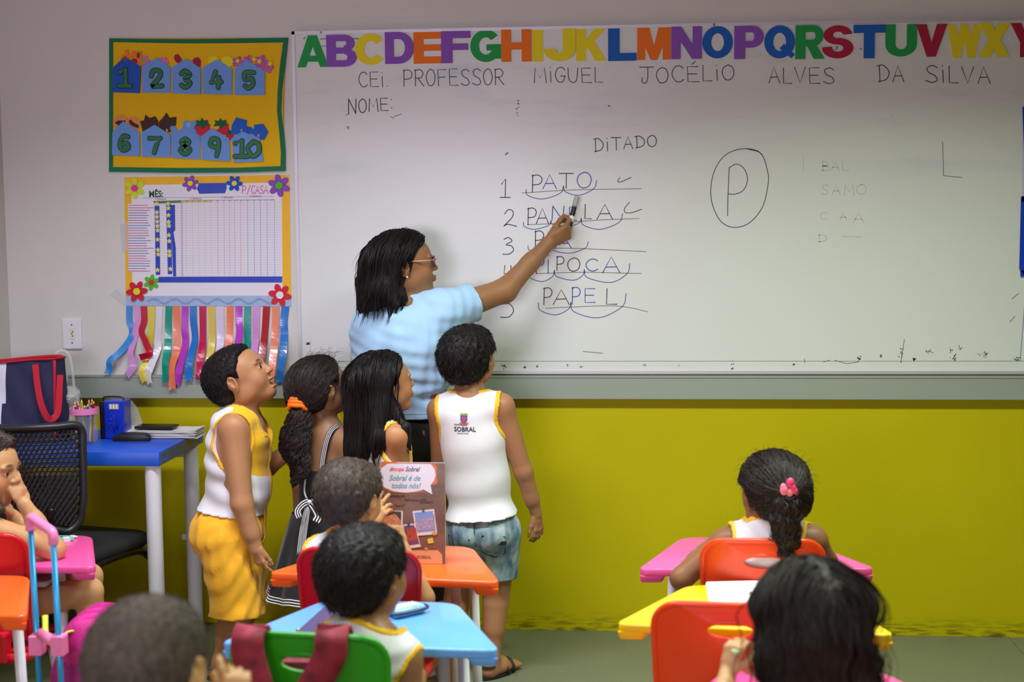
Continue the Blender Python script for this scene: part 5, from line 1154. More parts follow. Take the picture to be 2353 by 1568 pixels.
mb = MB(); mb.tube([bagp(i/20, 1, 0)+V(0, -.002, .004) for i in range(21)]+[bagp(1, 1, 1)]+[bagp(1-i/20, 1, 1)+V(0, 0, .004) for i in range(1, 21)], .006, 8, closed=True, flat=.6); mb.tube([bagp(1, v, 0)+V(.002, -.002, 0) for v in np.linspace(0, 1, 10)], .005, 8, flat=.6)
mb.build('red_piping', M_rd, tb, smooth=True)
hp = [tp(82, 838, YB2-.075), tp(86, 880, YB2-.085), tp(94, 925, YB2-.095), tp(108, 958, YB2-.098), tp(122, 962, YB2-.09), tp(134, 945, YB2-.08), tp(137, 900, YB2-.07), tp(139, 862, YB2-.06)]
mb = MB(); cp = crom(hp, 6); vs_ = []
for i, p in enumerate(cp):
    T_ = nrm(cp[min(i+1, len(cp)-1)]-cp[max(i-1, 0)]); s_ = nrm(np.cross(T_, [0, -1, 0]))*.0105; vs_ += [p+s_, p-s_]
mb.add(vs_, [(2*i, 2*i+1, 2*i+3, 2*i+2) for i in range(len(cp)-1)]); o = mb.build('handle', M_rd, tb, fix=False); sm = o.modifiers.new('t', 'SOLIDIFY'); sm.thickness = .003
# crumpled plastic bag behind the tote
M_film = mat('thin_white_plastic', (228, 232, 228), .25, alpha=.42)
q0 = aty(150, 960, -.30); q0 = np.array([q0[0], -.27, ZT]); q0[0] += .022; pb = thing('plastic_bag', 'thin crumpled white plastic bag standing behind the tote bag', 'bag', q0)
g = Grid(V(-.07, -.05, 0), V(.07, .07, .22), .004); X, Y, Z = g.xyz(); ra = .038*(1-.55*np.clip(Z/.19, 0, 1))+.006; d = np.sqrt((X+.04*np.clip((Z-.1)/.1, 0, 1)-.01)**2+(Y)**2)-ra+.012*waves(X, Y, Z, 45, 4)+.003*waves(X, Y, Z, 160, 6); d = np.maximum(d, np.abs(Z-.088)-.085)
v, q = nets(g, d); mesh_np('bag_film', v, q, M_film, pb, V(0, 0, 0))
MB().tube(crom([q_-q0+V(.012, 0, 0) for q_ in (aty(163, 900, -.27), aty(158, 850, -.27), aty(150, 815, -.27), aty(132, 806, -.27), aty(118, 820, -.27), aty(122, 850, -.27), aty(128, 880, -.27))], 6), [.0055]*37, 8, flat=.35).build('bag_handle', M_film, pb, smooth=True)
# pencil pot
c0 = atz(196, 1018, ZT); pp = thing('pencil_pot', 'clear plastic pot with a pink rim holding colouring pencils', 'pot', c0)
M_clear = mat('clear_pet', (225, 228, 235), .06, alpha=.18); R0 = .0455
hpot = aty(196, 940, c0[1])[2]-ZT
prof = [(.0, .002), (R0*.78, .002), (R0*.92, .010), (R0, .03), (R0*.99, .045), (R0*.90, .058), (R0*.92, .070), (R0*.96, hpot)]
MB().lathe(prof, (0, 0, 0), 32).build('pot_body', M_clear, pp, smooth=True)
MB().lathe([(R0*.95, hpot-.016), (R0*1.03, hpot-.016), (R0*1.03, hpot+.004), (R0*.95, hpot+.004), (R0*.95, hpot-.016)], (0, 0, 0), 32).build('pink_rim', mat('pink_tape', (236, 130, 190), .5), pp, smooth=False)
pc = [(176, 20, 34), (220, 190, 30), (20, 110, 70), (30, 150, 210), (26, 26, 30), (240, 160, 30), (20, 80, 190), (220, 60, 130), (90, 50, 30), (150, 14, 30), (90, 170, 50), (180, 140, 100)]
pcn = ['red', 'yellow', 'dark green', 'light blue', 'black', 'orange', 'blue', 'pink', 'brown', 'crimson', 'light green', 'tan']
protos = {}
for k in range(26):
    ci = k % 12; a = k*2.4; r_ = R0*.75*math.sqrt((k+.5)/26); x_, y_ = r_*math.cos(a), r_*math.sin(a); h_ = .125+.016*math.sin(k*1.9); tx, ty = .10*math.cos(a), .10*math.sin(a)
    if ci not in protos:
        pt = thing('colouring_pencil', 'tmp', 'pencil', (0, 0, 0)); mtb = mat('pencil_%d' % ci, pc[ci], .35)
        MB().tube([(0, 0, 0), (0, 0, .93)], .0036, 6).build('barrel', mtb, pt); MB().tube([(0, 0, .93), (0, 0, .985)], [.0036, .0012], 8).build('wood_tip', mat('pencil_wood', (224, 180, 130), .6), pt)
        MB().tube([(0, 0, .985), (0, 0, 1.0)], [.0012, .0003], 6).build('lead', mtb, pt); protos[ci] = pt; o = pt
    else: o = copy_thing(protos[ci])
    o.location = tuple(c0+V(x_*.72, y_*.72, .006)); o.rotation_euler = (-ty*.8, tx*.8, 0); o.scale = (1, 1, h_)
    o['label'] = f'{pcn[ci]} colouring pencil standing in the clear pink rimmed pot'; o['group'] = f'{pcn[ci]} pencils in the clear pot'
# blue speaker
c1 = atz(262, 1010, ZT); sx0, sx1 = aty(228, 970, c1[1])[0]-c1[0], aty(286, 970, c1[1])[0]-c1[0]; sh = aty(262, 922, c1[1])[2]-ZT; sb = thing('portable_speaker', 'small blue and black box speaker on the blue desk', 'speaker', c1)
M_sb = mat('speaker_blue', (16, 50, 190), .22, coat=.3)
MB().box((sx0, .004, .0), (sx0+.030, .075, sh*.98), bev=.003).build('rear_case', MATS['black_plastic'], sb); MB().box((sx0+.018, -.002, .0), (sx1, .07, sh), bev=.004).build('front_case', M_sb, sb)
cxs = (sx0+.018+sx1)/2
for i in range(8):
    a = 2*PI*i/8; MB().add([(cxs+.006*math.cos(a-.3), -.0045, sh*.42+.007*math.sin(a-.3)), (cxs+.018*math.cos(a-.25), -.003, sh*.42+.030*math.sin(a-.25)), (cxs+.018*math.cos(a+.3), -.008, sh*.42+.030*math.sin(a+.3))], [(0, 1, 2)]).build('grille_blade', M_sb, sb)
MB().box((cxs-.017, -.0045, sh*.78), (cxs+.019, -.001, sh*.93), bev=.001).build('display_panel', mat('silver_panel', (176, 176, 160), .3, .5), sb)
for k in range(3): MB().box((cxs-.012+k*.010, -.0056, sh*.80), (cxs-.006+k*.010, -.0042, sh*.91)).build('button', mat('white_button', (230, 230, 220), .4), sb)
MB().tube(crom([(sx0+.004, .03, sh*.98), (sx0+.012, .03, sh+.010), (sx1-.022, .03, sh+.010), (sx1-.010, .03, sh)], 5), .003, 8).build('carry_handle', MATS['black_plastic'], sb, smooth=True)
# grey plastic sheet behind the speaker
c2 = V(aty(305, 985, -.2)[0], -.22, ZT); ps2 = thing('plastic_sleeve', 'crumpled grey transparent plastic sleeve leaning behind the speaker', 'sleeve', c2)
hs_ = aty(305, 920, -.22)[2]-ZT; pts = [(-.03, 0), (.045, 0), (.048, hs_*.2), (.028, hs_*.75), (.008, hs_*.98), (-.03, hs_)]
mb = MB(); n_ = 8; vv = [(x*1.0*(1-j/n_)+x*.0, .012*math.sin(5*x*20+j)+.02*j/n_, z) for j in range(1) for x, z in pts]
mb.prism(pts, (0, -1, 0), .003, org=(0, .0, 0), ax=((1, 0, 0), (0, 0, 1))); mb.build('sleeve_film', mat('grey_film', (200, 200, 200), .2, alpha=.35), ps2)
# stack of papers
M_pap = mat('old_paper', (214, 210, 208), .7, var=.04, vscale=60); s0, s1 = atz(285, 1003, ZT), atz(470, 1000, ZT); c3 = V((s0[0]+s1[0])/2, -.27, ZT); ph_ = .026
for k in range(9):
    o = MB(); w_ = .135+random.uniform(-.008, .008); dd = .055+random.uniform(-.006, .006); z0 = k*ph_/9
    vs_ = []; N1 = 16
    for j in (0, 1):
        for i in range(N1+1): x = -w_+2*w_*i/N1; vs_.append((x, (-dd if j == 0 else dd), z0+ph_/9*.2+.0016*math.sin(i*1.1+k)*abs(x/w_)**2+(.004*(k/9)*(x/w_)**4)))
    top = [(a, b, c+ph_/9*.72) for a, b, c in vs_]; n1 = N1+1; ff = [(i, i+1, n1+i+1, n1+i) for i in range(N1)]; o.add(vs_+top, [f[::-1] for f in ff]+[tuple(2*n1+q for q in f) for f in ff]+[(i, i+1, 2*n1+i+1, 2*n1+i) for i in range(N1)]+[(n1+i+1, n1+i, 3*n1+i, 3*n1+i+1) for i in range(N1)]+[(0, 2*n1, 3*n1, n1), (N1, 2*n1-1, 4*n1-1, 3*n1-1)])
    ob = o.build('paper_bundle', M_pap); ob.location = tuple(c3+V(-.012+random.uniform(-.006, .006), random.uniform(-.004, .004), .0004)); ob.rotation_euler = (0, 0, random.uniform(-.05, .05)); tag(ob, ['lowest bundle of old sheets', 'second bundle of old sheets from below', 'third bundle of old sheets from below', 'fourth bundle of old sheets from below', 'middle bundle of old sheets', 'fourth bundle of old sheets from the top', 'third bundle of old sheets from the top', 'second bundle of old sheets from the top', 'topmost bundle of old sheets'][k]+' in the paper stack under the phone', 'papers', 'sheets in the paper stack on the blue desk')
c4 = V(aty(361, 976, -.28)[0], -.285, ZT+ph_+.0052); pn = thing('mobile_phone', 'black mobile phone lying on the paper stack', 'phone', c4, rz=-.05); MB().box((-.068, -.033, 0), (.068, .033, .0085), bev=.002).build('phone_body', MATS['black_plastic'], pn); MB().box((-.062, -.029, .0086), (.062, .029, .0092)).build('screen', mat('phone_screen', (34, 30, 30), .1), pn)
c5 = atz(300, 1016, ZT); er = thing('board_eraser', 'black curved board eraser at the front of the blue desk', 'eraser', c5, rz=.08); pl = [(-.062, 0), (.062, 0), (.062, .012), (.045, .021), (0, .025), (-.045, .021), (-.062, .012)]; bevel(MB().prism(pl, (0, 1, 0), .04, org=(0, 0, .004), ax=((1, 0, 0), (0, 0, 1))).build('eraser_grip', MATS['black_plastic'], er), .003); MB().box((-.060, .002, 0), (.060, .038, .0045)).build('felt_pad', mat('dark_felt', (40, 40, 46), .95), er)
c6 = atz(181, 1024, ZT); t = thing('chalk_stick', 'short white stick lying beside the pencil pot', 'stick', c6, rz=-.05); MB().tube([(-.013, 0, .0052), (-.004, 0, .0052), (.013, 0, .0048)], [.0045, .005, .0038], 12).build('stick_body', M_wpl, t, smooth=True)
c7 = atz(352, 995, ZT); t = thing('glue_stick', 'small yellow and blue tube lying before the papers', 'tube', c7, rz=-.15); MB().tube([(-.012, 0, .006), (.012, 0, .006)], .0055, 12).build('tube_body', mat('tube_blue', (60, 120, 200), .4), t, smooth=True); MB().tube([(.012, 0, .006), (.022, 0, .006)], .0058, 12).build('tube_cap', mat('tube_yellow', (236, 216, 40), .4), t, smooth=True)
# black box behind the pot
c8 = V(aty(148, 1000, -.3)[0], -.36, ZT); t = thing('black_pouch', 'black pouch between the tote bag and the pencil pot', 'pouch', c8); bevel(MB().box((-.022, -.03, 0), (.045, .06, .055)).build('pouch_body', mat('black_cloth', (18, 18, 22), .8), t), .008, 3)

# trolley bag
A1, A2 = aty(70, 1210, -1.80), aty(122, 1240, -1.90); base = mid(A1, A2)
tr = thing('trolley_bag', 'pink glitter school trolley bag with blue telescopic handle', 'bag', (base[0], base[1], 0)); B_ = np.array([base[0], base[1], 0])
M_bt = mat('blue_tube', (48, 150, 206), .25, .35); M_pkp = mat('pink_plastic', (246, 130, 184), .35); ax_ = nrm([A2[0]-A1[0], A2[1]-A1[1], 0])
for A in (A1, A2):
    MB().tube([A-B_, V(A[0]-B_[0]+.012, A[1]-B_[1], .06)], .0068, 12).build('tube', M_bt, tr, smooth=True)
    cA_ = V(A[0]-B_[0]+.005, A[1]-B_[1], aty(122, 1482, A[1])[2]); MB().box(tuple(cA_-V(.016, .016, .024)), tuple(cA_+V(.016, .016, .024)), bev=.003).build('tube_clamp', M_pkp, tr)
hpts = [A1-B_-V(0, 0, .01), A1-B_+V(0, 0, .010), A1-B_+ax_*.012+V(0, 0, .022), mid(A1, A2)-B_+V(0, 0, .020), A2-B_-ax_*.012+V(0, 0, .018), A2-B_+V(0, 0, .008), A2-B_-V(0, 0, .012)]
MB().tube(crom(hpts, 6), [.0115]*37, 12).build('grip', M_pkp, tr, smooth=True)
MB().tube([cA_-ax_*.115+V(0, 0, .0), cA_+V(0, 0, 0)], .013, 10).build('clamp_bridge', M_pkp, tr, smooth=True)
M_pg = mat('pink_glitter_fabric', (214, 22, 116), .35, var=.5, vscale=420, metal=.2, bump=.6, bscale=500); M_mag = mat('magenta_fabric', (150, 0, 110), .6, var=.1, vscale=60)
bc_ = V(.118, .125, .275); bx_ = [V(-.10, -.10, -.17), V(.12, .11, .19)]
g = Grid(bc_+V(-.19, -.16, -.33), bc_+V(.19, .16, .35), .006); X, Y, Z = g.xyz()
qx = np.maximum(np.abs(X-bc_[0])-.085+.22*np.clip(Z-bc_[2]-.10, 0, 1), 0); qy = np.maximum(np.abs(Y-bc_[1])-.06, 0); qz = np.maximum(np.abs(Z-bc_[2])-.225, 0); d = np.sqrt(qx*qx+qy*qy+qz*qz)-.055+.003*waves(X, Y, Z, 40, 3)
v, q = nets(g, d); mesh_np('bag_shell', v, q, [M_mag, M_pg], tr, V(0, 0, 0), matf=lambda c_: ((c_[:, 2] > .455) | (c_[:, 0]-bc_[0] > .01)).astype(int))
MB().tube(crom([(-.030, .07, .555), (-.012, .03, .515), (.012, .01, .505), (.045, .02, .53), (.075, .05, .525)], 5), .007, 8, flat=.4).build('striped_strap', mat('strap_lime', (190, 216, 40), .5, var=.3, vscale=50), tr, smooth=True)
for s in (-1, 1): MB().cyl((.145+s*.09, .05, .035), (.145+s*.09+.02, .05, .035), .034, n=20).build('wheel', mat('wheel_purple', (120, 40, 140), .5), tr, smooth=False)
MB().box((-.01, -.075, .04), (.23, .19, .06)).build('base_plate', M_pkp, tr)

# things on the desks
def on(px, py, z=.5602): return atz(px, py, z)
# magazine standing on the orange desk
q = on(950, 1296); mg_w = aty(1024, 1180, q[1])[0]-aty(876, 1180, q[1])[0]; mg_h = aty(950, 1066, q[1])[2]-.5602
mz = thing('magazine', 'glossy magazine with a speech bubble cover standing on the orange desk', 'magazine', (aty(950, 1290, q[1])[0], q[1], .5606), rz=-.02); mz.rotation_euler = (-.06, 0, -.02)
MB().box((-mg_w/2, 0, 0), (mg_w/2, .005, mg_h)).build('page_block', M_paper, mz)
M_cov = mat('cover_brown', (112, 84, 74), .3, var=.35, vscale=14, coat=.4, stretch=(.6, 1, 2.5))
MB().box((-mg_w/2, -.0008, 0), (mg_w/2, -.0001, mg_h)).build('front_cover', M_cov, mz)
def mp(x, y): return ((x-100)/885*mg_w-mg_w/2, mg_h*(1-(y-95)/1395))   # cover zoom pixels
def flat(name, pts, mt, d, par=mz, t=.0002): return MB().prism([mp(*p) for p in pts], NF, t, org=(0, -d, 0), ax=((1, 0, 0), (0, 0, 1))).build(name, mt, par)
def sm(pts, n=5): return [(p[0], p[1]) for p in crom([(a, b, 0) for a, b in pts], n, True)]
flat('orange_shape', sm([(100, 105), (500, 105), (830, 115), (868, 240), (800, 400)])+[(822, 580)]+[(680, 495), (480, 520), (250, 505), (100, 430)], mat('cover_orange', (214, 110, 66), .35), .0010)
flat('speech_bubble', [(195, 112), (500, 110), (790, 115), (840, 180), (855, 260), (835, 340), (785, 400), (808, 530), (685, 465), (560, 495), (420, 510), (270, 490), (150, 440), (103, 400), (103, 180)], mat('cover_white', (228, 220, 236), .35), .0013)
def ctext(s_, x, y, size, rgb, shear=.35, sx=1., off=.0003): return txt(s_, mz, V(mp(x, y)[0], -.0016, mp(x, y)[1]), size, mat('print_%d_%d_%d' % rgb, rgb, .4), ext=.0001, shear=shear, sx=sx, off=off)
ctext('#ocupa', 222, 212, .0165, (226, 70, 80), sx=.78); ctext('Sobral', 436, 216, .0185, (70, 50, 70), sx=.82); ctext('Sobral é de', 208, 345, .0215, (70, 150, 156), sx=.88); ctext('todos nós!', 240, 450, .0215, (70, 150, 156), sx=.86)
M_pol = mat('photo_white', (226, 214, 220), .35); M_pin = mat('pin_blue', (70, 80, 120), .4)
for k, (pts, sky_, bld) in enumerate([([(120, 755), (400, 765), (395, 975), (100, 975)], (70, 58, 52), [(130, 860), (290, 800), (375, 900), (370, 960), (130, 960)]), ([(400, 950), (560, 935), (648, 1255), (435, 1290)], (110, 80, 130), [(450, 1000), (580, 990), (605, 1160), (470, 1200)]), ([(535, 765), (832, 730), (875, 1075), (585, 1105)], (120, 150, 214), [(570, 880), (740, 850), (835, 800), (850, 1010), (595, 1035)])]):
    flat('polaroid', pts, M_pol, .0012+k*.0003); c_ = np.mean(pts, 0); inner_ = [(c_[0]+(x-c_[0])*.86, c_[1]-12+(y-c_[1])*.80) for x, y in pts]
    flat('printed_photo', inner_, mat('photo_sky_%d' % k, sky_, .4, var=.1, vscale=30), .0015+k*.0003); flat('printed_building', bld, mat('photo_bld_%d' % k, [(176, 116, 84), (150, 70, 60), (140, 130, 160)][k], .4, var=.5, vscale=220), .0017+k*.0003)
    flat('printed_pin', [((pts[0][0]+pts[1][0])/2+a, (pts[0][1]+pts[1][1])/2+b) for a, b in ((-20, -20), (20, -20), (15, 25), (-15, 25))], M_pin, .0021+k*.0003)
flat('yellow_note', [(735, 1150), (810, 1125), (825, 1195), (750, 1212)], mat('note_yellow', (214, 200, 70), .4), .0016)
for x, y, r_ in ((840, 1065, 40), (722, 1278, 28)): flat('printed_star', star(x, y, r_, 5, .5, ph=-PI/2), mat('note_amber', (220, 160, 50), .4), .0026)
flat('printed_star', star(836, 1252, 18, 5, .5), mat('note_rose', (200, 90, 110), .4), .0016)
flat('footer_panel', [(100, 1310), (880, 1300), (940, 1360), (945, 1488), (100, 1488)], mat('footer_peach', (214, 160, 124), .4), .0014)
ctext('SOBRAL', 590, 1420, .0125, (110, 70, 60), shear=0, sx=.9); flat('footer_crest', [(530, 1370), (560, 1370), (562, 1410), (545, 1425), (530, 1410)], mat('print_110_70_60', (110, 70, 60), .4), .0017)
mb = MB(); rr = random.Random(5)
for row, y0 in enumerate((560, 610, 640, 690)):
    for i in range([12, 11, 6, 5][row]):
        x, y = [130, 440, 650, 300][row]+i*[26, 28, 30, 30][row]+rr.uniform(-4, 4), y0+rr.uniform(-8, 8); mb.tube([(mp(x+11*math.cos(a), 0)[0], -.0012, mp(0, y+13*math.sin(a))[1]) for a in np.linspace(0, 2*PI, 8)[:-1]], .0004, 3, closed=True)
mb.build('printed_rings', mat('ring_dark', (66, 50, 44), .5), mz)
# notebook and pen on the yellow desk
pts = [on(1648, 1345), on(1745, 1335), on(1800, 1388), on(1628, 1392)]; c_ = np.mean(pts, 0); nb = thing('notebook', 'open white notebook on the yellow desk', 'notebook', (c_[0], c_[1], .5602))
q = rpoly([(p[0]-c_[0], p[1]-c_[1]) for p in (on(1632, 1398), on(1800, 1402), on(1812, 1338), on(1622, 1343))], .008, 4)
MB().prism(q, (0, 0, 1), .006, org=(0, 0, 0), ax=((1, 0, 0), (0, 1, 0))).build('page_block', M_paper, nb); MB().prism([(x*1.02, y*1.02) for x, y in q], (0, 0, 1), .0008, org=(0, 0, -.0001), ax=((1, 0, 0), (0, 1, 0))).build('cover', mat('notebook_grey', (200, 200, 206), .5), nb)
MB().prism([(x*.97+.003, y*.97) for x, y in q], (0, 0, 1), .0005, org=(0, 0, .0061), ax=((1, 0, 0), (0, 1, 0))).build('open_page', mat('page_white', (240, 240, 242), .6), nb)
mb = MB(); p0 = on(1650, 1357)-c_; [mb.ribbon([p0+V(.004*i, .002*math.sin(i*1.3), 0)+V(0, 0, .0465-.04), p0+V(.004*i+.003, .002*math.sin(i*1.3+1), .0065)], .0012, (0, 0, 1), .0002) for i in range(6)]; mb.build('pencil_drawing', mat('pencil_grey', (170, 172, 170), .6), nb)
a_, b_ = on(1702, 1352, .572), on(1755, 1377, .572); t = thing('pen', 'green and white pen lying on the open notebook', 'pen', mid(a_, b_)); u_ = (b_-a_)/2
MB().tube([-u_-V(0, 0, .0005), -u_*.1], .0028, 10).build('pen_barrel', mat('pen_white', (222, 224, 220), .3), t, smooth=True); MB().tube([-u_*.1, u_], .0045, 10).build('pen_grip', mat('pen_green', (150, 170, 120), .4), t, smooth=True)
a_ = on(1680, 1424); t = thing('scissors_case', 'small grey case near the front edge of the yellow desk', 'case', (a_[0], a_[1], .5602), rz=-.1); bevel(MB().box((-.035, -.012, 0), (.035, .012, .012)).build('case_body', mat('case_grey', (176, 176, 168), .4), t), .004); MB().box((-.034, -.011, .0122), (-.012, .011, .0135)).build('case_label', M_wpl, t)
# pencil case, strap on the blue desk
a_, b_ = on(912, 1425), on(955, 1400); t = thing('pencil_case', 'rounded see-through pencil case with blue zip on the blue desk', 'case', (mid(a_, b_)[0], mid(a_, b_)[1], .5604), rz=.75)
bevel(MB().box((-.045, -.022, 0), (.045, .022, .022)).build('case_body', mat('case_clear_blue', (150, 190, 216), .2, var=.2, vscale=80), t), .009, 3); MB().tube(crom([(-.046, -.022, .012), (.046, -.022, .012), (.046, .022, .012), (-.046, .022, .012)], 5, True), .003, 6, closed=True).build('zip', mat('zip_navy', (30, 40, 80), .5), t, smooth=True)
for i in range(7): MB().box((-.036+i*.010, -.018, .0222), (-.031+i*.010, .018, .0230)).build('white_stripe', M_wpl, t)
pa, pb2 = on(775, 1388), on(700, 1456); t = thing('bag_strap', 'dark purple webbing strap lying across the blue desk', 'strap', (mid(pa, pb2)[0], mid(pa, pb2)[1], .5602)); u_ = nrm((pb2-pa)*V(1, 1, 0)); s_ = np.cross([0, 0, 1], u_); L_ = np.linalg.norm((pb2-pa)[:2])/2
MB().prism([tuple((u_*a+s_*b)[:2]) for a, b in ((-L_, -.020), (L_, -.020), (L_, .020), (-L_, .020))], (0, 0, 1), .003, org=(0, 0, 0), ax=((1, 0, 0), (0, 1, 0))).build('webbing', mat('purple_webbing', (74, 62, 104), .75), t)
MB().tube([u_*L_*.97-s_*.012+V(0, 0, .004), u_*L_*.97-s_*.021+V(0, 0, .007)], .004, 8).build('rivet', mat('brass', (190, 160, 110), .35, .8), t, smooth=True)
# pen and sharpener on the left pink desk
a_, b_ = on(128, 1236), on(178, 1238); t = thing('brush_pen', 'teal pen with a white cap on the left pink desk', 'pen', (mid(a_, b_)[0], mid(a_, b_)[1], .5648), rz=-.03); MB().tube([(-.05, 0, 0), (.012, 0, 0)], .0038, 10).build('pen_barrel', mat('pen_teal', (40, 160, 160), .35), t, smooth=True); MB().tube([(.012, 0, 0), (.022, 0, 0), (.034, 0, 0)], [.0045, .0045, .002], 10).build('pen_cap', M_wpl, t, smooth=True)
a_ = on(152, 1244); t = thing('eraser_block', 'turquoise and white eraser lying on the left pink desk', 'eraser', (a_[0], a_[1], .5603), rz=.5); bevel(MB().box((-.022, -.012, 0), (.022, .012, .010)).build('eraser_body', mat('eraser_turquoise', (120, 196, 184), .5), t), .002); MB().box((-.008, -.0125, .0002), (.010, .0125, .0106)).build('eraser_sleeve', M_wpl, t)
# book with blue-yellow spine under left desk
a_ = on(85, 1320, .50); t = thing('shelf_book', 'thin yellow and blue book in the tray of the left pink desk', 'book', (a_[0], a_[1]+.03, .5055)); MB().box((-.06, 0, 0), (.045, .16, .012)).build('book_cover', mat('book_yellow', (226, 210, 60), .5), t); MB().box((-.035, -.0006, .0005), (.012, .0, .0115)).build('spine_label', M_db, t)
dLt = MB().box((-.16, .03, -.012), (.16, .30, 0)).build('book_tray', M_leg, dL); dLt.location = (0, 0, .505)
# backpack on the green chair (hangs on the front of its backrest, straps over the top)
gc = np.array(cG.location); bp = thing('backpack', 'dark red patterned backpack straps hanging over the green chair', 'backpack', (gc[0], gc[1], 0))
M_bs = mat('red_patterned_webbing', (108, 24, 40), .7, var=.75, vscale=38, bump=.3, bscale=200)
yb = -.022
for k, (xt_, xb_, w_) in enumerate([((555, 625), (600, 700), .032), ((735, 800), (640, 730), .032)]):
    pts = []
    top = aty(sum(xt_)/2-(12 if k == 0 else 0), 1452, gc[1])-gc; bot = aty([640, 655][k], 1620, gc[1])-gc
    P_ = [top+V(0, .045, -.10), top+V(0, .03, -.01), V(top[0], .004, .693), V(top[0], -.028, .684), V(top[0]*.97+bot[0]*.03, -.034, .65), V(top[0]*.6+bot[0]*.4, -.036, .58), V(bot[0], -.036, .48)]
    cp = crom(P_, 6); vs_ = []
    for i, p in enumerate(cp):
        T_ = nrm(cp[min(i+1, len(cp)-1)]-cp[max(i-1, 0)]); s_ = nrm(np.cross(T_, nrm([0, -.7, .7]) if i < 12 else [0, -1, .0]))*w_; vs_ += [p+s_, p-s_]
    mb = MB(); mb.add(vs_, [(2*i, 2*i+1, 2*i+3, 2*i+2) for i in range(len(cp)-1)]); o = mb.build('shoulder_strap', M_bs, bp, fix=False, smooth=True); q_ = o.modifiers.new('t', 'SOLIDIFY'); q_.thickness = .010; q_.offset = 0
MB().box((-.11, .030, .37), (.11, .085, .62), bev=.02).build('bag_body', M_bs, bp)
# ---------------- people ----------------
def A_(px, py, y): return aty(px, py, y)
def person(label, base): return thing('person', label, 'person', (base[0], base[1], 0)), np.array([base[0], base[1], 0.])
def box_of(pts, m_): P = np.array(pts); return P.min(0)-m_, P.max(0)+m_
def limb_hand(wr, d, n, side, s_, curl, **k):
    ops = hand_ops(np.array(wr), np.array(d, float), np.array(n, float), side, s_, curl, **k); lo = np.min([op_box(o)[0] for o in ops], 0)-.006; hi = np.max([op_box(o)[1] for o in ops], 0)+.006
    return ops, (lo, hi, .0021)
def fineb(hd, h=.0027):
    a, b = hd.box(.118); return (a, b, h)
def shorts(nm, bd, legs, hemz, topz, mt, root, base, off=.014, flare=.02, h=.0045, seed=2, wr=.0028, matf=None):
    ops = bd.torso()[:4]+legs
    lo = np.min([op_box(o)[0] for o in ops], 0)-.04; hi = np.max([op_box(o)[1] for o in ops], 0)+.04; g = Grid(lo, hi, h); d0 = evl(g, ops, marg=.07); X, Y, Z = g.xyz()
    f_ = np.clip((topz-.02-Z)/(topz-hemz), 0, 1); d1 = d0-off*(.35+.65*np.clip((topz-Z)/.09, 0, 1))-flare*f_-waves(X, Y, Z*.5, 60, seed)*wr*(.4+f_)-waves(X*1.0, Y*1.0, Z*.12, 110, seed+3)*wr*.8*(1-f_)
    d = np.maximum(d1, np.maximum(hemz+.003*waves(X, Y, 0*Z, 50, 4)-Z, Z-topz)); v, q = nets(g, d); return mesh_np(nm, v, q, mt, root, base, matf=matf)
def hairmesh(nm, g, d, st, mt, root, base, extra=()):
    parts = [nets(g, d)]+list(extra)
    v, q = join(parts+([st] if st is not None else [])); return mesh_np(nm, v, q, mt, root, base)
def roots_on(g, d, n, hd, keep, seed=1):
    v, q = nets(g, d); r = np.random.default_rng(seed); L_ = hd.loc(v); m_ = keep(L_); v = v[m_]; return v[r.integers(0, len(v), n)]+r.normal(size=(n, 3))*.0012
H_black = hairmat('black', (22, 18, 18)); H_dark = hairmat('dark_brown', (34, 25, 22)); H_brown = hairmat('brown', (62, 52, 46), .55); H_crop = hairmat('cropped_brown', (74, 64, 56), .7)
lin_tint = lambda f: f

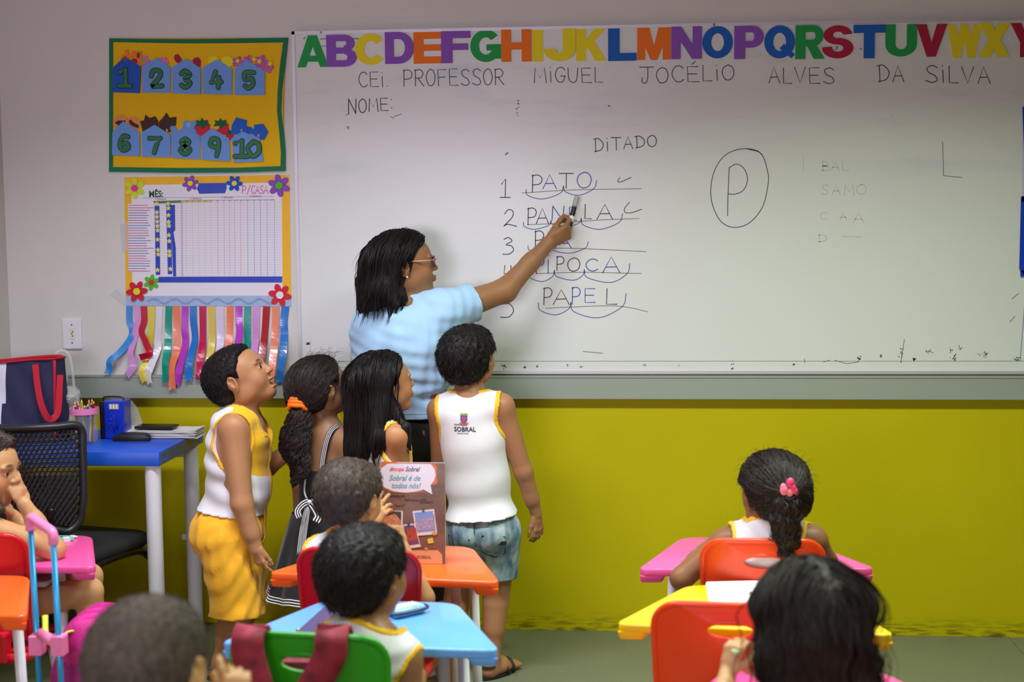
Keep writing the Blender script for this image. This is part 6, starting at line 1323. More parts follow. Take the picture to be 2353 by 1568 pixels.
# ---- standing boy seen from behind (right of the teacher) ----
def boy_back():
    Y0 = -.50; root, base = person('boy in white sleeveless shirt and denim shorts standing with his back to us', A_(1110, 1500, Y0))
    bd = Body(A_(1107, 1205, Y0), A_(1078, 903, Y0-.01), (.10, 1, 0), 1.10, .94, 1.0, .092)
    hd = Head(A_(1078, 828, Y0+.01), (.34, .9, .20), tilt=-.05, s_=1.02)
    arms = bd.arm(bd.sR, A_(1203, 1085, Y0), A_(1233, 1182, Y0+.03), .92)+bd.arm(bd.sL, A_(1012, 1075, Y0+.03), A_(1016, 1160, Y0+.08), .92)
    hR, bR = limb_hand(A_(1233, 1182, Y0+.03), (.12, .05, -1), (.75, -.65, .05), 1, .64, (.25, .45, .35), thumb=(.45, .2), spread=.10)
    hL, bL = limb_hand(A_(1016, 1160, Y0+.08), (.1, .15, -1), (-.8, -.5, 0), -1, .62, (.3, .5, .4))
    kR, kL = A_(1140, 1375, Y0+.02), A_(1050, 1378, Y0+.05); aR, aL = A_(1130, 1510, Y0-.03), A_(1040, 1508, Y0+.0)
    for a in (aR, aL): a[2] = .062
    legs = bd.leg(bd.at(.054, 0, -.02), kR, aR, .90)+bd.leg(bd.at(-.054, 0, -.02), kL, aL, .90)
    legs = [o[:5]+((.012,) if i % 3 == 0 else (o[5],))+o[6:] for i, o in enumerate(legs)]
    feet = bd.foot(aR, (.55, .75, 0), .98)+bd.foot(aL, (-.1, 1, 0), .98)
    ops = bd.torso()+bd.neckop(hd, .032)+hd.ops()+arms+hR+hL+legs+feet
    v, q = surf(ops, .0048, [fineb(hd, .0032), bR]); mesh_np('body', v, q, skin('tan', (166, 116, 82)), root, base, colf=face_col(hd))
    lt = bd.torso(); hem = (A_(1107, 1183, Y0)[2]-bd.pel[2])/1.10
    cut, holes = tank_cut(bd, hem)
    fl = lambda x, y, z: .014*np.clip((.22-z)/.22, 0, 1.2)
    sh = garment('sleeveless_shirt', bd, lt, .008, cut, M_white, root, base, flare=fl, trim=('yellow_binding', holes, .013), trim_mat=M_yj, seed=4, wr=.0030, wfreq=16)
    s_ = shorts('denim_shorts', bd, legs, A_(1107, 1330, Y0)[2], A_(1107, 1172, Y0)[2], M_denim, root, base, off=.009, flare=.001, wr=.0035)
    # belt line, pockets and patch
    mb = MB()
    for sx in (-1, 1):
        c_ = bd.at(sx*.052, -.12, -.045)
        pts = [(-.036, .035), (.036, .03), (.034, -.03), (0, -.045), (-.034, -.03), (-.036, .035)]
        mb.tube([project_y(s_, c_+V(a, 0, b), base) for a, b in pts], .0018, 5)
    mb.tube([project_y(s_, bd.at(0, -.12, z), base) for z in (.03, .0, -.04, -.08)], .0016, 5)
    mb.build('pocket_seam', mat('seam_denim', (48, 66, 88), .8), s_)
    mb = MB(); c_ = project_y(s_, A_(1155, 1250, Y0-.1), base); mb.box(tuple(c_+V(-.012, -.002, -.006)), tuple(c_+V(.012, .002, .006))); mb.build('patch', MATS['black_cloth'], s_)
    logo(sh[0], base, Y0)
    g, d, d0, l = hair_cap(hd, .017, noise=.0022, fr=300, line=[(-.13, -.066), (-.055, -.072), (-.032, -.060), (-.020, -.020), (-.012, .010), (.012, .016), (.022, .004), (.030, .012), (.036, .036), (.050, .055), (.075, .064), (.12, .070)])
    st = fuzz(g, d, 3500, .011, .0014, hd, lambda L_: np.stack([L_[:, 0]*3, -.2+0*L_[:, 0], -.9+0*L_[:, 0]], 1)*.9, 3)
    hairmesh('hair', g, d, st, H_black, root, base)
    ms = MATS['black_rubber']
    for a, dd in ((aR, (.55, .75, 0)), (aL, (-.1, 1, 0))):
        o = sandal(root, base, a, dd, .98, ms)
def project_y(ob, P, base, d=(0, 1, 0)):
    """slide a world point along +y until it meets the mesh of ob"""
    o = Vector((P-base-V(0, .25, 0)*np.sign(d[1])).tolist()); hit, lc, no, ix = ob.ray_cast(o, Vector(d))
    return np.array(lc)-V(0, .0012, 0)*np.sign(d[1]) if hit else P-base
def logo(sh, base, Y0):
    bpy.context.view_layer.update()
    def proj_mesh(o):
        me = o.data; mw = Matrix.Translation(o.location) @ o.rotation_euler.to_matrix().to_4x4() @ Matrix.Diagonal((o.scale[0], o.scale[1], o.scale[2], 1))
        for v in me.vertices:
            p = mw @ v.co; q = project_y(sh, np.array(p)+base, base); v.co = Vector((q[0], q[1]+min(0, p.y-pc[1])*1.0, q[2]))
        o.location = (0, 0, 0); o.rotation_euler = (0, 0, 0); o.scale = (1, 1, 1)
    pc = A_(1064, 985, Y0-.1)-base; k = .00137
    def P_(px, py): return A_(px, py, Y0-.1)-base
    navy = mat('print_black', (50, 48, 58), .7); 
    for s_, px, py, sz, sx in (('SOBRAL', 1042, 993, .0205, .95), ('PREFEITURA DE', 1042, 979, .0062, .98), ('Secretaria da Educação', 1049, 998.5, .0056, .72)):
        o = txt(s_, sh, P_(px, py), sz, navy, ext=.0001, sx=sx, off=.0004 if sz > .01 else .0001, space=1.0); 
        bm = bmesh.new(); bm.from_mesh(o.data); bmesh.ops.triangulate(bm, faces=bm.faces); bmesh.ops.subdivide_edges(bm, edges=[e for e in bm.edges if e.calc_length() > .004], cuts=1); bm.to_mesh(o.data); bm.free(); proj_mesh(o)
    def patch(pts, col, nm, lift=0.):
        mb = MB(); P3 = [P_(*p) for p in pts]; c_ = np.mean(P3, 0); vs_ = [c_]+P3; vs_ = [project_y(sh, np.array(p)+base, base)-V(0, lift, 0) for p in vs_]
        mb.add(vs_, [(0, i+1, (i+1) % len(P3)+1) for i in range(len(P3))]); o = mb.build('crest', mat(nm, col, .7), sh, fix=False); m_ = o.modifiers.new('t', 'SOLIDIFY'); m_.thickness = .0004
    patch([(1057, 966), (1057, 955), (1073, 955), (1073, 966), (1070, 973), (1065, 976), (1060, 973)], (60, 90, 170), 'crest_blue', .0003)
    patch([(1060, 966), (1060, 960), (1070, 960), (1070, 966), (1065, 972)], (214, 60, 60), 'crest_red', .0006); patch([(1062, 970), (1068, 970), (1065, 964)], (230, 190, 60), 'crest_gold', .0009)
    patch([(1056, 953), (1059, 951), (1065, 952), (1071, 951), (1074, 953), (1073, 956), (1057, 956)], (150, 160, 60), 'crest_crown', .0004); patch([(1054, 972), (1065, 977), (1076, 972), (1074, 976), (1065, 979), (1056, 976)], (196, 90, 80), 'crest_scroll', .0008)
boy_back()

# ---- boy in profile, looking up ----
def boy_profile():
    Y0 = -.56; root, base = person('boy in yellow and white sleeveless top and yellow shorts looking up, mouth open', A_(530, 1540, Y0))
    bd = Body(A_(530, 1205, Y0), A_(556, 938, Y0), (1, .06, 0), 1.07, 1.10, 1.18, .094)
    hd = Head(A_(554, 873, Y0), (.87, .02, .50), s_=1.06)
    wR, wL = A_(588, 1262, Y0-.12), A_(690, 1018, Y0+.10)
    arms = bd.arm(bd.sR, A_(556, 1158, Y0-.125), wR, 1.08)+bd.arm(bd.sL, A_(612, 1075, Y0+.13), wL, 1.0)
    hR, bR = limb_hand(wR+V(0, 0, .008), (.22, .0, -1), (-.45, -.9, -.1), -1, .66, [(.75, .9, .5), (.7, .9, .5), (.65, .9, .5), (.25, .35, .3)][::-1], thumb=(.35, .35), spread=.08)
    hL, bL = limb_hand(wL, (.8, -.1, .45), (-.3, .9, .3), 1, .66, (.3, .4, .3))
    kR, kL = A_(548, 1400, Y0-.06), A_(560, 1396, Y0+.07); aR, aL = A_(508, 1512, Y0-.05), A_(530, 1508, Y0+.07)
    for a in (aR, aL): a[2] = .062
    legs = bd.leg(bd.at(.055, 0, -.03), kR, aR, 1.12)+bd.leg(bd.at(-.055, 0, -.03), kL, aL, 1.12); feet = bd.foot(aR, (1, -.25, 0), 1.02)+bd.foot(aL, (1, .1, 0), 1.02)
    ops = bd.torso()+[bd.e((0, .055, bd.L/bd.sc*.35), (.075, .05, .07))]+bd.neckop(hd, .040)+hd.ops(mouth=.9)+arms+hR+hL+legs+feet
    v, q = surf(ops, .0048, [fineb(hd, .0022), bR]); mesh_np('body', v, q, skin('boy_profile', (182, 130, 92)), root, base, colf=face_col(hd, lips=(.86, .50, .50)))
    eyes(hd, root, base)
    mb = MB(); c_ = hd.p(0, .074, -.0465); mb.sphere(tuple(c_-base), (.011*hd.s, .011*hd.s, .0035*hd.s), 6); mb.build('teeth', mat('teeth', (226, 218, 204), .3), root, smooth=True)
    lt = bd.torso()+[bd.e((0, .055, bd.L/bd.sc*.35), (.075, .05, .07))]; l_ = bd.L/bd.sc; hem = (A_(530, 1172, Y0)[2]-bd.pel[2])/bd.sc
    cut, holes = tank_cut(bd, hem, armr=(.068, .072, .095), armz=-.080, nr=(.056, .062, .030), vneck=.085)
    def mf(c_):
        x, y, z = bd.loc(c_[:, 0], c_[:, 1], c_[:, 2]); zb = .205-.25*np.abs(y-.03)**1.0+.0; return ((y > -.012) & (z > .186-.25*(y-.03))).astype(int)
    garment('sleeveless_shirt', bd, lt, .008, cut, [M_white, M_yj], root, base, matf=mf, h=.0038, seed=9, wr=.0045, wfreq=22, flare=lambda x, y, z: .010*np.clip((.10-z)/.10, 0, 1), trim=('yellow_binding', holes, .013), trim_mat=M_yj)
    s_ = shorts('yellow_shorts', bd, legs, A_(530, 1400, Y0)[2], A_(530, 1160, Y0)[2], M_ys, root, base, off=.009, flare=.024, wr=.0042, seed=6)
    # pocket seam
    g, d, d0, l = hair_cap(hd, .012, noise=.0012, fr=340, line=[(-.13, -.056), (-.055, -.072), (-.038, -.070), (-.026, -.030), (-.020, .008), (-.002, .020), (.010, .008), (.016, .004), (.022, .030), (.036, .050), (.056, .066), (.075, .078), (.12, .085)])
    st = fuzz(g, d, 4200, .006, .0012, hd, lambda L_: np.stack([L_[:, 0]*2, .3+0*L_[:, 0], -.3+0*L_[:, 0]], 1), 5); hairmesh('hair', g, d, st, H_black, root, base)
    M_sn = mat('sandal_brown', (70, 58, 62), .6)
    for a, dd in ((aR, (1, -.25, 0)), (aL, (1, .1, 0))): sandal(root, base, a, dd, 1.02, M_sn)
boy_profile()

def long_hair(hd, t, vol, mt, root, base, down, nst=2200, steps=34, step=.011, line=None, seed=1, wave=0., fr=220, h=.0036, part=0., wd=.0022, width=.15, low=.36, side_keep=None):
    """cap plus hanging volume; vol = extra ops for the falling hair"""
    line = line or HL; xs, zs = zip(*line); lo = np.minimum(hd.o-.15, np.min([op_box(o)[0] for o in vol], 0)-.03); hi = np.maximum(hd.o+.15, np.max([op_box(o)[1] for o in vol], 0)+.03)
    g = Grid(lo, hi, h); d0 = evl(g, hd.skull(), marg=.06); X, Y, Z = g.xyz(); M = hd.M; dx, dy, dz = X-hd.o[0], Y-hd.o[1], Z-hd.o[2]; lx, ly, lz = ((dx*M[0][i]+dy*M[1][i]+dz*M[2][i])/hd.s for i in range(3))
    gl = (lz-np.interp(ly, xs, zs))*hd.s; tt = t*hd.s*np.clip(gl/.02, 0, 1)**.6
    d = np.maximum(d0-tt, -gl*.8); d = evl(g, vol, d)
    groove = waves(X, Y, Z*.10, fr, seed, 7)*.0022+waves(X, Y, Z*.3, fr*.35, seed+1)*.0022
    d = d-groove*np.clip((np.abs(d0)+.02)/.03, .5, 1)
    if part: d = d+.006*np.exp(-((lx-part)/.0035)**2)*(lz > .05)*(ly > -.05)
    rs = roots_on(g, d, nst, hd, lambda L_: (L_[:, 2] > -.01), seed)
    def df(P, s_):
        L_ = hd.loc(P); o = np.zeros_like(P); top = np.clip((L_[:, 2]-.02)/.07, 0, 1)[:, None]
        o += np.array([0, 0, -1.])*(1-.6*top); side = np.stack([np.sign(L_[:, 0]-part)*.8, -.5+0*L_[:, 0], 0*L_[:, 0]], 1)@hd.M.T; o += side*top; o += np.array(down)*(1-top)
        if wave: o += wave*np.stack([np.sin(P[:, 2]*70+P[:, 0]*40), np.cos(P[:, 2]*60+P[:, 1]*50), 0*P[:, 2]], 1)*(1-top)
        return o
    st = strands(g, d, rs, df, steps, step, wd, lift=.002, seed=seed, jit=.08)
    return hairmesh('hair', g, d, st, mt, root, base), g, d

# ---- long haired girl in profile ----
def girl_long():
    Y0 = -.63; root, base = person('girl with long straight black hair in yellow and white top, standing in profile', A_(885, 1520, Y0))
    bd = Body(A_(893, 1225, Y0), A_(880, 962, Y0), (.80, .55, 0), 1.0, .95, 1.0, .094); hd = Head(A_(882, 885, Y0+.01), (.86, .50, .16), s_=.99)
    wR, wL = A_(935, 1190, Y0), A_(960, 1150, Y0+.15)
    arms = bd.arm(bd.sR, A_(912, 1095, Y0-.04), wR, 1.0)+bd.arm(bd.sL, A_(900, 1100, Y0+.14), wL, .95); hR, bR = limb_hand(wR, (.3, .2, -1), (-.3, -.9, 0), -1, .6, (.3, .4, .3)); hL, bL = limb_hand(wL, (.5, .4, -.6), (0, 1, 0), 1, .6, (.3, .4, .3))
    kR, kL = A_(905, 1400, Y0-.03), A_(895, 1400, Y0+.07); aR, aL = V(kR[0], kR[1]-.02, .06), V(kL[0], kL[1]-.02, .06)
    legs = bd.leg(bd.at(.05, 0, -.02), kR, aR, .95)+bd.leg(bd.at(-.05, 0, -.02), kL, aL, .95); feet = bd.foot(aR, (1, .4, 0), .95)+bd.foot(aL, (1, .6, 0), .95)
    ops = bd.torso()+bd.neckop(hd, .030)+hd.ops()+arms+hR+hL+legs+feet
    v, q = surf(ops, .0052, [fineb(hd, .0024)]); mesh_np('body', v, q, skin('warm', (184, 130, 90)), root, base, colf=face_col(hd)); eyes(hd, root, base)
    cut, holes = tank_cut(bd, (A_(893, 1215, Y0)[2]-bd.pel[2])/bd.sc, vneck=.05)
    mf = lambda c_: ((lambda x, y, z: ((y > .0) & (z > .185-.2*(y-.03))).astype(int))(*bd.loc(c_[:, 0], c_[:, 1], c_[:, 2])))
    garment('sleeveless_shirt', bd, bd.torso(), .008, cut, [M_white, M_yj], root, base, matf=mf, seed=12, wr=.003, flare=lambda x, y, z: .010*np.clip((.10-z)/.10, 0, 1), trim=('yellow_binding', holes, .012), trim_mat=M_yj)
    shorts('yellow_shorts', bd, legs, A_(893, 1390, Y0)[2], A_(893, 1190, Y0)[2], M_ys, root, base, off=.012, flare=.024)
    for a, dd in ((aR, (1, .4, 0)), (aL, (1, .6, 0))): sandal(root, base, a, dd, .95, MATS['sandal_brown'])
    line = [(-.13, -.10), (-.055, -.10), (-.03, -.085), (-.016, -.045), (-.006, .018), (.012, .026), (.024, .022), (.034, .040), (.052, .064), (.075, .080), (.12, .085)]
    vol = [('c', hd.p(0, -.060, .0), A_(838, 958, Y0-.03), .060, .054, .03, None), ('c', A_(838, 955, Y0-.03), A_(830, 1035, Y0-.05), .054, .042, .03, (nrm([.3, 1, 0]), .75)), ('c', A_(828, 1030, Y0-.05), A_(822, 1080, Y0-.05), .040, .018, .03, (nrm([.3, 1, 0]), .7)),
           ('c', hd.p(.060, -.035, .02), hd.p(.055, -.045, -.08), .028, .026, .03, None), ('c', A_(870, 930, Y0-.07), A_(868, 1010, Y0-.10), .028, .018, .03, None), ('c', A_(868, 1005, Y0-.10), A_(862, 1050, Y0-.10), .017, .005, .02, None),
           ('c', A_(905, 935, Y0-.045), A_(930, 985, Y0-.085), .015, .012, .02, None), ('c', A_(930, 985, Y0-.085), A_(944, 1035, Y0-.085), .012, .004, .02, None)]
    long_hair(hd, .014, vol, H_black, root, base, (-.12, 0, 0), nst=2400, steps=26, line=line, seed=5, part=.004)
girl_long()

# ---- girl with the orange scrunchie and black dress ----
def girl_pony():
    Y0 = -.55; root, base = person('girl in black dress with striped bow, curly ponytail and orange hair tie', A_(742, 1520, Y0))
    bd = Body(A_(738, 1215, Y0), A_(752, 975, Y0), (.55, .84, 0), .98, .92, 1.0, .092); hd = Head(A_(736, 893, Y0), (.72, .66, .22), s_=1.0)
    wR, wL = A_(800, 1225, Y0), A_(690, 1200, Y0+.12)
    arms = bd.arm(bd.sR, A_(812, 1115, Y0-.05), wR, 1.0)+bd.arm(bd.sL, A_(690, 1110, Y0+.06), wL, .95); hR, bR = limb_hand(wR, (.1, .2, -1), (.7, -.7, 0), 1, .6, (.3, .4, .3)); hL, bL = limb_hand(wL, (.3, .4, -1), (-.8, .2, 0), -1, .6, (.3, .4, .3))
    kR, kL = A_(755, 1400, Y0), A_(715, 1400, Y0+.05); aR, aL = V(kR[0], kR[1], .06), V(kL[0], kL[1], .06)
    legs = bd.leg(bd.at(.05, 0, -.02), kR, aR, .9)+bd.leg(bd.at(-.05, 0, -.02), kL, aL, .9); feet = bd.foot(aR, (.6, .8, 0), .95)+bd.foot(aL, (.5, .9, 0), .95)
    ops = bd.torso()+bd.neckop(hd, .030)+hd.ops()+arms+hR+hL+legs+feet
    v, q = surf(ops, .0052, [fineb(hd, .0028)]); mesh_np('body', v, q, skin('olive', (156, 114, 78)), root, base, colf=face_col(hd)); eyes(hd, root, base)
    M_bd = mat('black_dress_cotton', (16, 15, 18), .8, sheen=.2, var=.1, vscale=80); l_ = bd.L/bd.sc
    wz = .045; top = l_-.115
    def keep(x, y, z): return np.maximum(np.maximum(z-top-.03*(y/.07), wz-z), -np.minimum(elip(x, y, z, (bd.shw+.012, 0, l_-.085), (.030, .06, .075)), elip(x, y, z, (-bd.shw-.012, 0, l_-.085), (.030, .06, .075))))*bd.sc
    dr = garment('dress_bodice', bd, bd.torso(), .006, keep, M_bd, root, base, seed=15, wr=.0015)[0]
    zt = bd.at(0, 0, wz+.012)[2]; zh = A_(700, 1368, Y0)[2]; cx, cy = bd.at(0, -.01, 0)[0]-base[0], bd.at(0, -.01, 0)[1]-base[1]; NT, NZ = 96, 26; vv = []
    for j in range(NZ+1):
        f_ = j/NZ; z = zt+(zh-zt)*f_; r_ = .083+.075*f_**.9
        for i in range(NT):
            a = 2*PI*i/NT; rr = r_*(1+.055*f_*math.sin(9*a+.6*math.sin(3*a))+.02*f_*math.sin(17*a)); vv.append((cx-.012*f_+rr*math.cos(a)*1.02, cy+rr*math.sin(a)*.92, z+.004*f_*math.sin(9*a)))
    ff = [(j*NT+i, j*NT+(i+1) % NT, (j+1)*NT+(i+1) % NT, (j+1)*NT+i) for j in range(NZ) for i in range(NT)]; mb = MB(); mb.add(vv, ff); sk = mb.build('dress_skirt', M_bd, dr, smooth=True, fix=False); m_ = sk.modifiers.new('t', 'SOLIDIFY'); m_.thickness = .002
    M_ws = mat('white_stripe_ribbon', (214, 212, 216), .7)
    for f_ in (.985, .955, .925):
        rr_ = vv[int(round(f_*NZ))*NT:(int(round(f_*NZ))+1)*NT]; z_ = zt+(zh-zt)*f_; MB().tube([(cx+(p[0]-cx)*1.012, cy+(p[1]-cy)*1.012, z_+.004*f_*math.sin(9*2*PI*i/NT)) for i, p in enumerate(rr_)], .0024, 5, closed=True).build('hem_stripe', M_ws, sk, smooth=True)
    def band(pts, wdt, nm, par, n_st=2):
        cp = crom(pts, 6)
        for mt_, ws, lf in ((M_bd, [0], 0.), (M_ws, [-.30, 0., .30], .0012)):
            for k_, o_ in enumerate(ws):
                mb = MB(); P_ = []; wloc = wdt if mt_ is M_bd else wdt*.14
                for i, p in enumerate(cp):
                    T_ = nrm(cp[min(i+1, len(cp)-1)]-cp[max(i-1, 0)]); s_ = nrm(np.cross(T_, [.0, -1, .15])); P_ += [p+s_*(o_*wdt+wloc/2)+V(0, -lf, 0)-base, p+s_*(o_*wdt-wloc/2)+V(0, -lf, 0)-base]
                mb.add(P_, [(2*i, 2*i+1, 2*i+3, 2*i+2) for i in range(len(cp)-1)]); ob = mb.build(nm if mt_ is M_bd else 'ribbon_stripe', mt_, par, smooth=True, fix=False); m_ = ob.modifiers.new('t', 'SOLIDIFY'); m_.thickness = .0012; 
    yb_ = Y0-.105
    band([A_(777, 978, Y0-.045), A_(763, 988, Y0-.07), A_(752, 1010, Y0-.088), A_(744, 1045, Y0-.093), A_(738, 1085, Y0-.095)], .017, 'shoulder_strap', dr)
    band([A_(655, 1012, Y0+.03), A_(672, 1030, Y0-.03), A_(690, 1085, Y0-.075)], .015, 'shoulder_strap', dr)
    band([A_(760, 1140, yb_+.02), A_(735, 1148, yb_), A_(712, 1155, yb_-.01)], .017, 'sash', dr); band([A_(702, 1100, yb_+.02), A_(700, 1130, yb_+.01), A_(708, 1152, yb_-.01)], .006, 'sash', dr)
    for pts, w_ in (([(712, 1152), (722, 1165), (732, 1185), (726, 1200)], .030), ([(710, 1152), (695, 1160), (684, 1175), (688, 1190)], .024), ([(708, 1155), (700, 1185), (692, 1225), (686, 1275)], .014), ([(712, 1155), (706, 1190), (700, 1235), (694, 1285)], .014)):
        band([A_(x, y, yb_-.014-.01*i) for i, (x, y) in enumerate(pts)], w_, 'bow_loop' if w_ > .02 else 'bow_tail', dr)
    MB().sphere(tuple(A_(711, 1154, yb_-.02)-base), (.008, .006, .007), 8).build('bow_knot', M_ws, dr, smooth=True)
    # hair pulled back to the tie
    tie = A_(690, 932, Y0-.075); line = [(-.13, -.085), (-.055, -.085), (-.030, -.065), (-.018, -.018), (-.008, .016), (.012, .024), (.022, .010), (.030, .020), (.042, .050), (.060, .072), (.075, .080), (.12, .085)]
    vol = [('c', hd.p(-.01, -.070, -.02), tie, .042, .020, .03, None)]
    xs, zs = zip(*line); lo = hd.o-.17; hi = hd.o+.17; g = Grid(lo, hi, .0034); d0 = evl(g, hd.skull(), marg=.06); X, Y, Z = g.xyz(); M = hd.M; dx, dy, dz = X-hd.o[0], Y-hd.o[1], Z-hd.o[2]; lx, ly, lz = ((dx*M[0][i]+dy*M[1][i]+dz*M[2][i])/hd.s for i in range(3))
    gl = (lz-np.interp(ly, xs, zs))*hd.s; d = np.maximum(d0-.011*np.clip(gl/.02, 0, 1)**.6, -gl*.8); d = evl(g, vol, d); d -= .0012*waves(X, Y, Z, 260, 3, 7)
    rs = roots_on(g, d, 2600, hd, lambda L_: (L_[:, 2] > -.05), 3)
    st = strands(g, d, rs, lambda P, s_: nrm_rows(tie-P), 13, .010, .0018, lift=.0015, seed=4, jit=.10)
    r = np.random.default_rng(8); fly = strands(g, d, roots_on(g, d, 130, hd, lambda L_: (L_[:, 2] > .05) & (L_[:, 1] > -.03), 9), lambda P, s_: np.tile(np.array([.5, -.1, .75-1.6*s_]), (len(P), 1)), 9, .006, .0007, hug=False, seed=6, jit=.55)
    hairmesh('hair', g, d, st, H_dark, root, base, extra=[fly])
    pts = [tie+V(-.004, -.01, -.012), A_(688, 965, Y0-.10), A_(680, 1000, Y0-.105), A_(676, 1035, Y0-.105), A_(690, 1068, Y0-.10), A_(684, 1100, Y0-.10), A_(672, 1112, Y0-.10)]; rd = [.020, .033, .041, .037, .027, .015, .004]
    vol = [('c', pts[i], pts[i+1], rd[i], rd[i+1], .02, None) for i in range(6)]; lo = np.min(pts, 0)-.07; hi = np.max(pts, 0)+.07; g2 = Grid(lo, hi, .0034); d2 = evl(g2, vol); X, Y, Z = g2.xyz(); d2 = d2+.006+.006*waves(X, Y, Z*.6, 120, 2, 6)+.0025*waves(X, Y, Z, 330, 5, 6)
    v2, q2 = nets(g2, d2); n_ = 900; rr = np.random.default_rng(3); cpt = np.array(crom(pts, 8)); crd = np.array(crom([(a, 0, 0) for a in rd], 8))[:, 0]; ks = rr.integers(0, 26, n_); ph = rr.uniform(0, 2*PI, n_); off = rr.normal(size=(n_, 3)); off[:, 2] *= .2; off = nrm_rows(off); m_ = 22; path = []
    for s_ in range(m_):
        ki = np.minimum(ks+s_, len(cpt)-1); c_ = cpt[ki]; rad_ = crd[ki]*(.85+.25*np.sin(ph*3)); cu = .010*np.stack([np.sin(ph+s_*.75), np.cos(ph+s_*.75), 0*ph], 1); path.append(c_+off*rad_[:, None]*.95+cu)
    path = np.array(path); T_ = np.gradient(path, axis=0); sd = np.cross(T_, np.tile(nrm(CAM-pts[2]), (m_, n_, 1))); sd = sd/np.maximum(1e-9, np.linalg.norm(sd, axis=2, keepdims=True)); Aa, Bb = path+sd*.0010, path-sd*.0010; vv2 = np.stack([Aa, Bb], 2).transpose(1, 0, 2, 3).reshape(-1, 3); b_ = ((np.arange(n_)*m_*2)[:, None]+(np.arange(m_-1)*2)[None]).ravel(); qq = np.stack([b_, b_+1, b_+3, b_+2], 1)
    v3, q3 = join([(v2, q2), (vv2, qq)]); mesh_np('ponytail', v3, q3, H_dark, root, base)
    M_or = mat('orange_scrunchie', (255, 112, 12), .8, bump=.4, bscale=300); mb = MB(); ax = nrm(A_(684, 960, Y0-.1)-A_(692, 915, Y0-.06)); s1 = nrm(np.cross(ax, [0, 1, 0])); s2 = np.cross(ax, s1)
    for k, o_ in enumerate((-.013, -.001, .012)): mb.tube([A_(685, 933, Y0-.082)-base+ax*(o_+.002*math.sin(5*a))+(s1*math.cos(a)+s2*math.sin(a))*(.027+.0018*math.sin(9*a)) for a in np.linspace(0, 2*PI, 25)[:-1]], .0072, 8, closed=True)
    mb.build('orange_hair_tie', M_or, root, smooth=True)
    for a, dd in ((aR, (.6, .8, 0)), (aL, (.5, .9, 0))): sandal(root, base, a, dd, .95, MATS['sandal_brown'])
girl_pony()

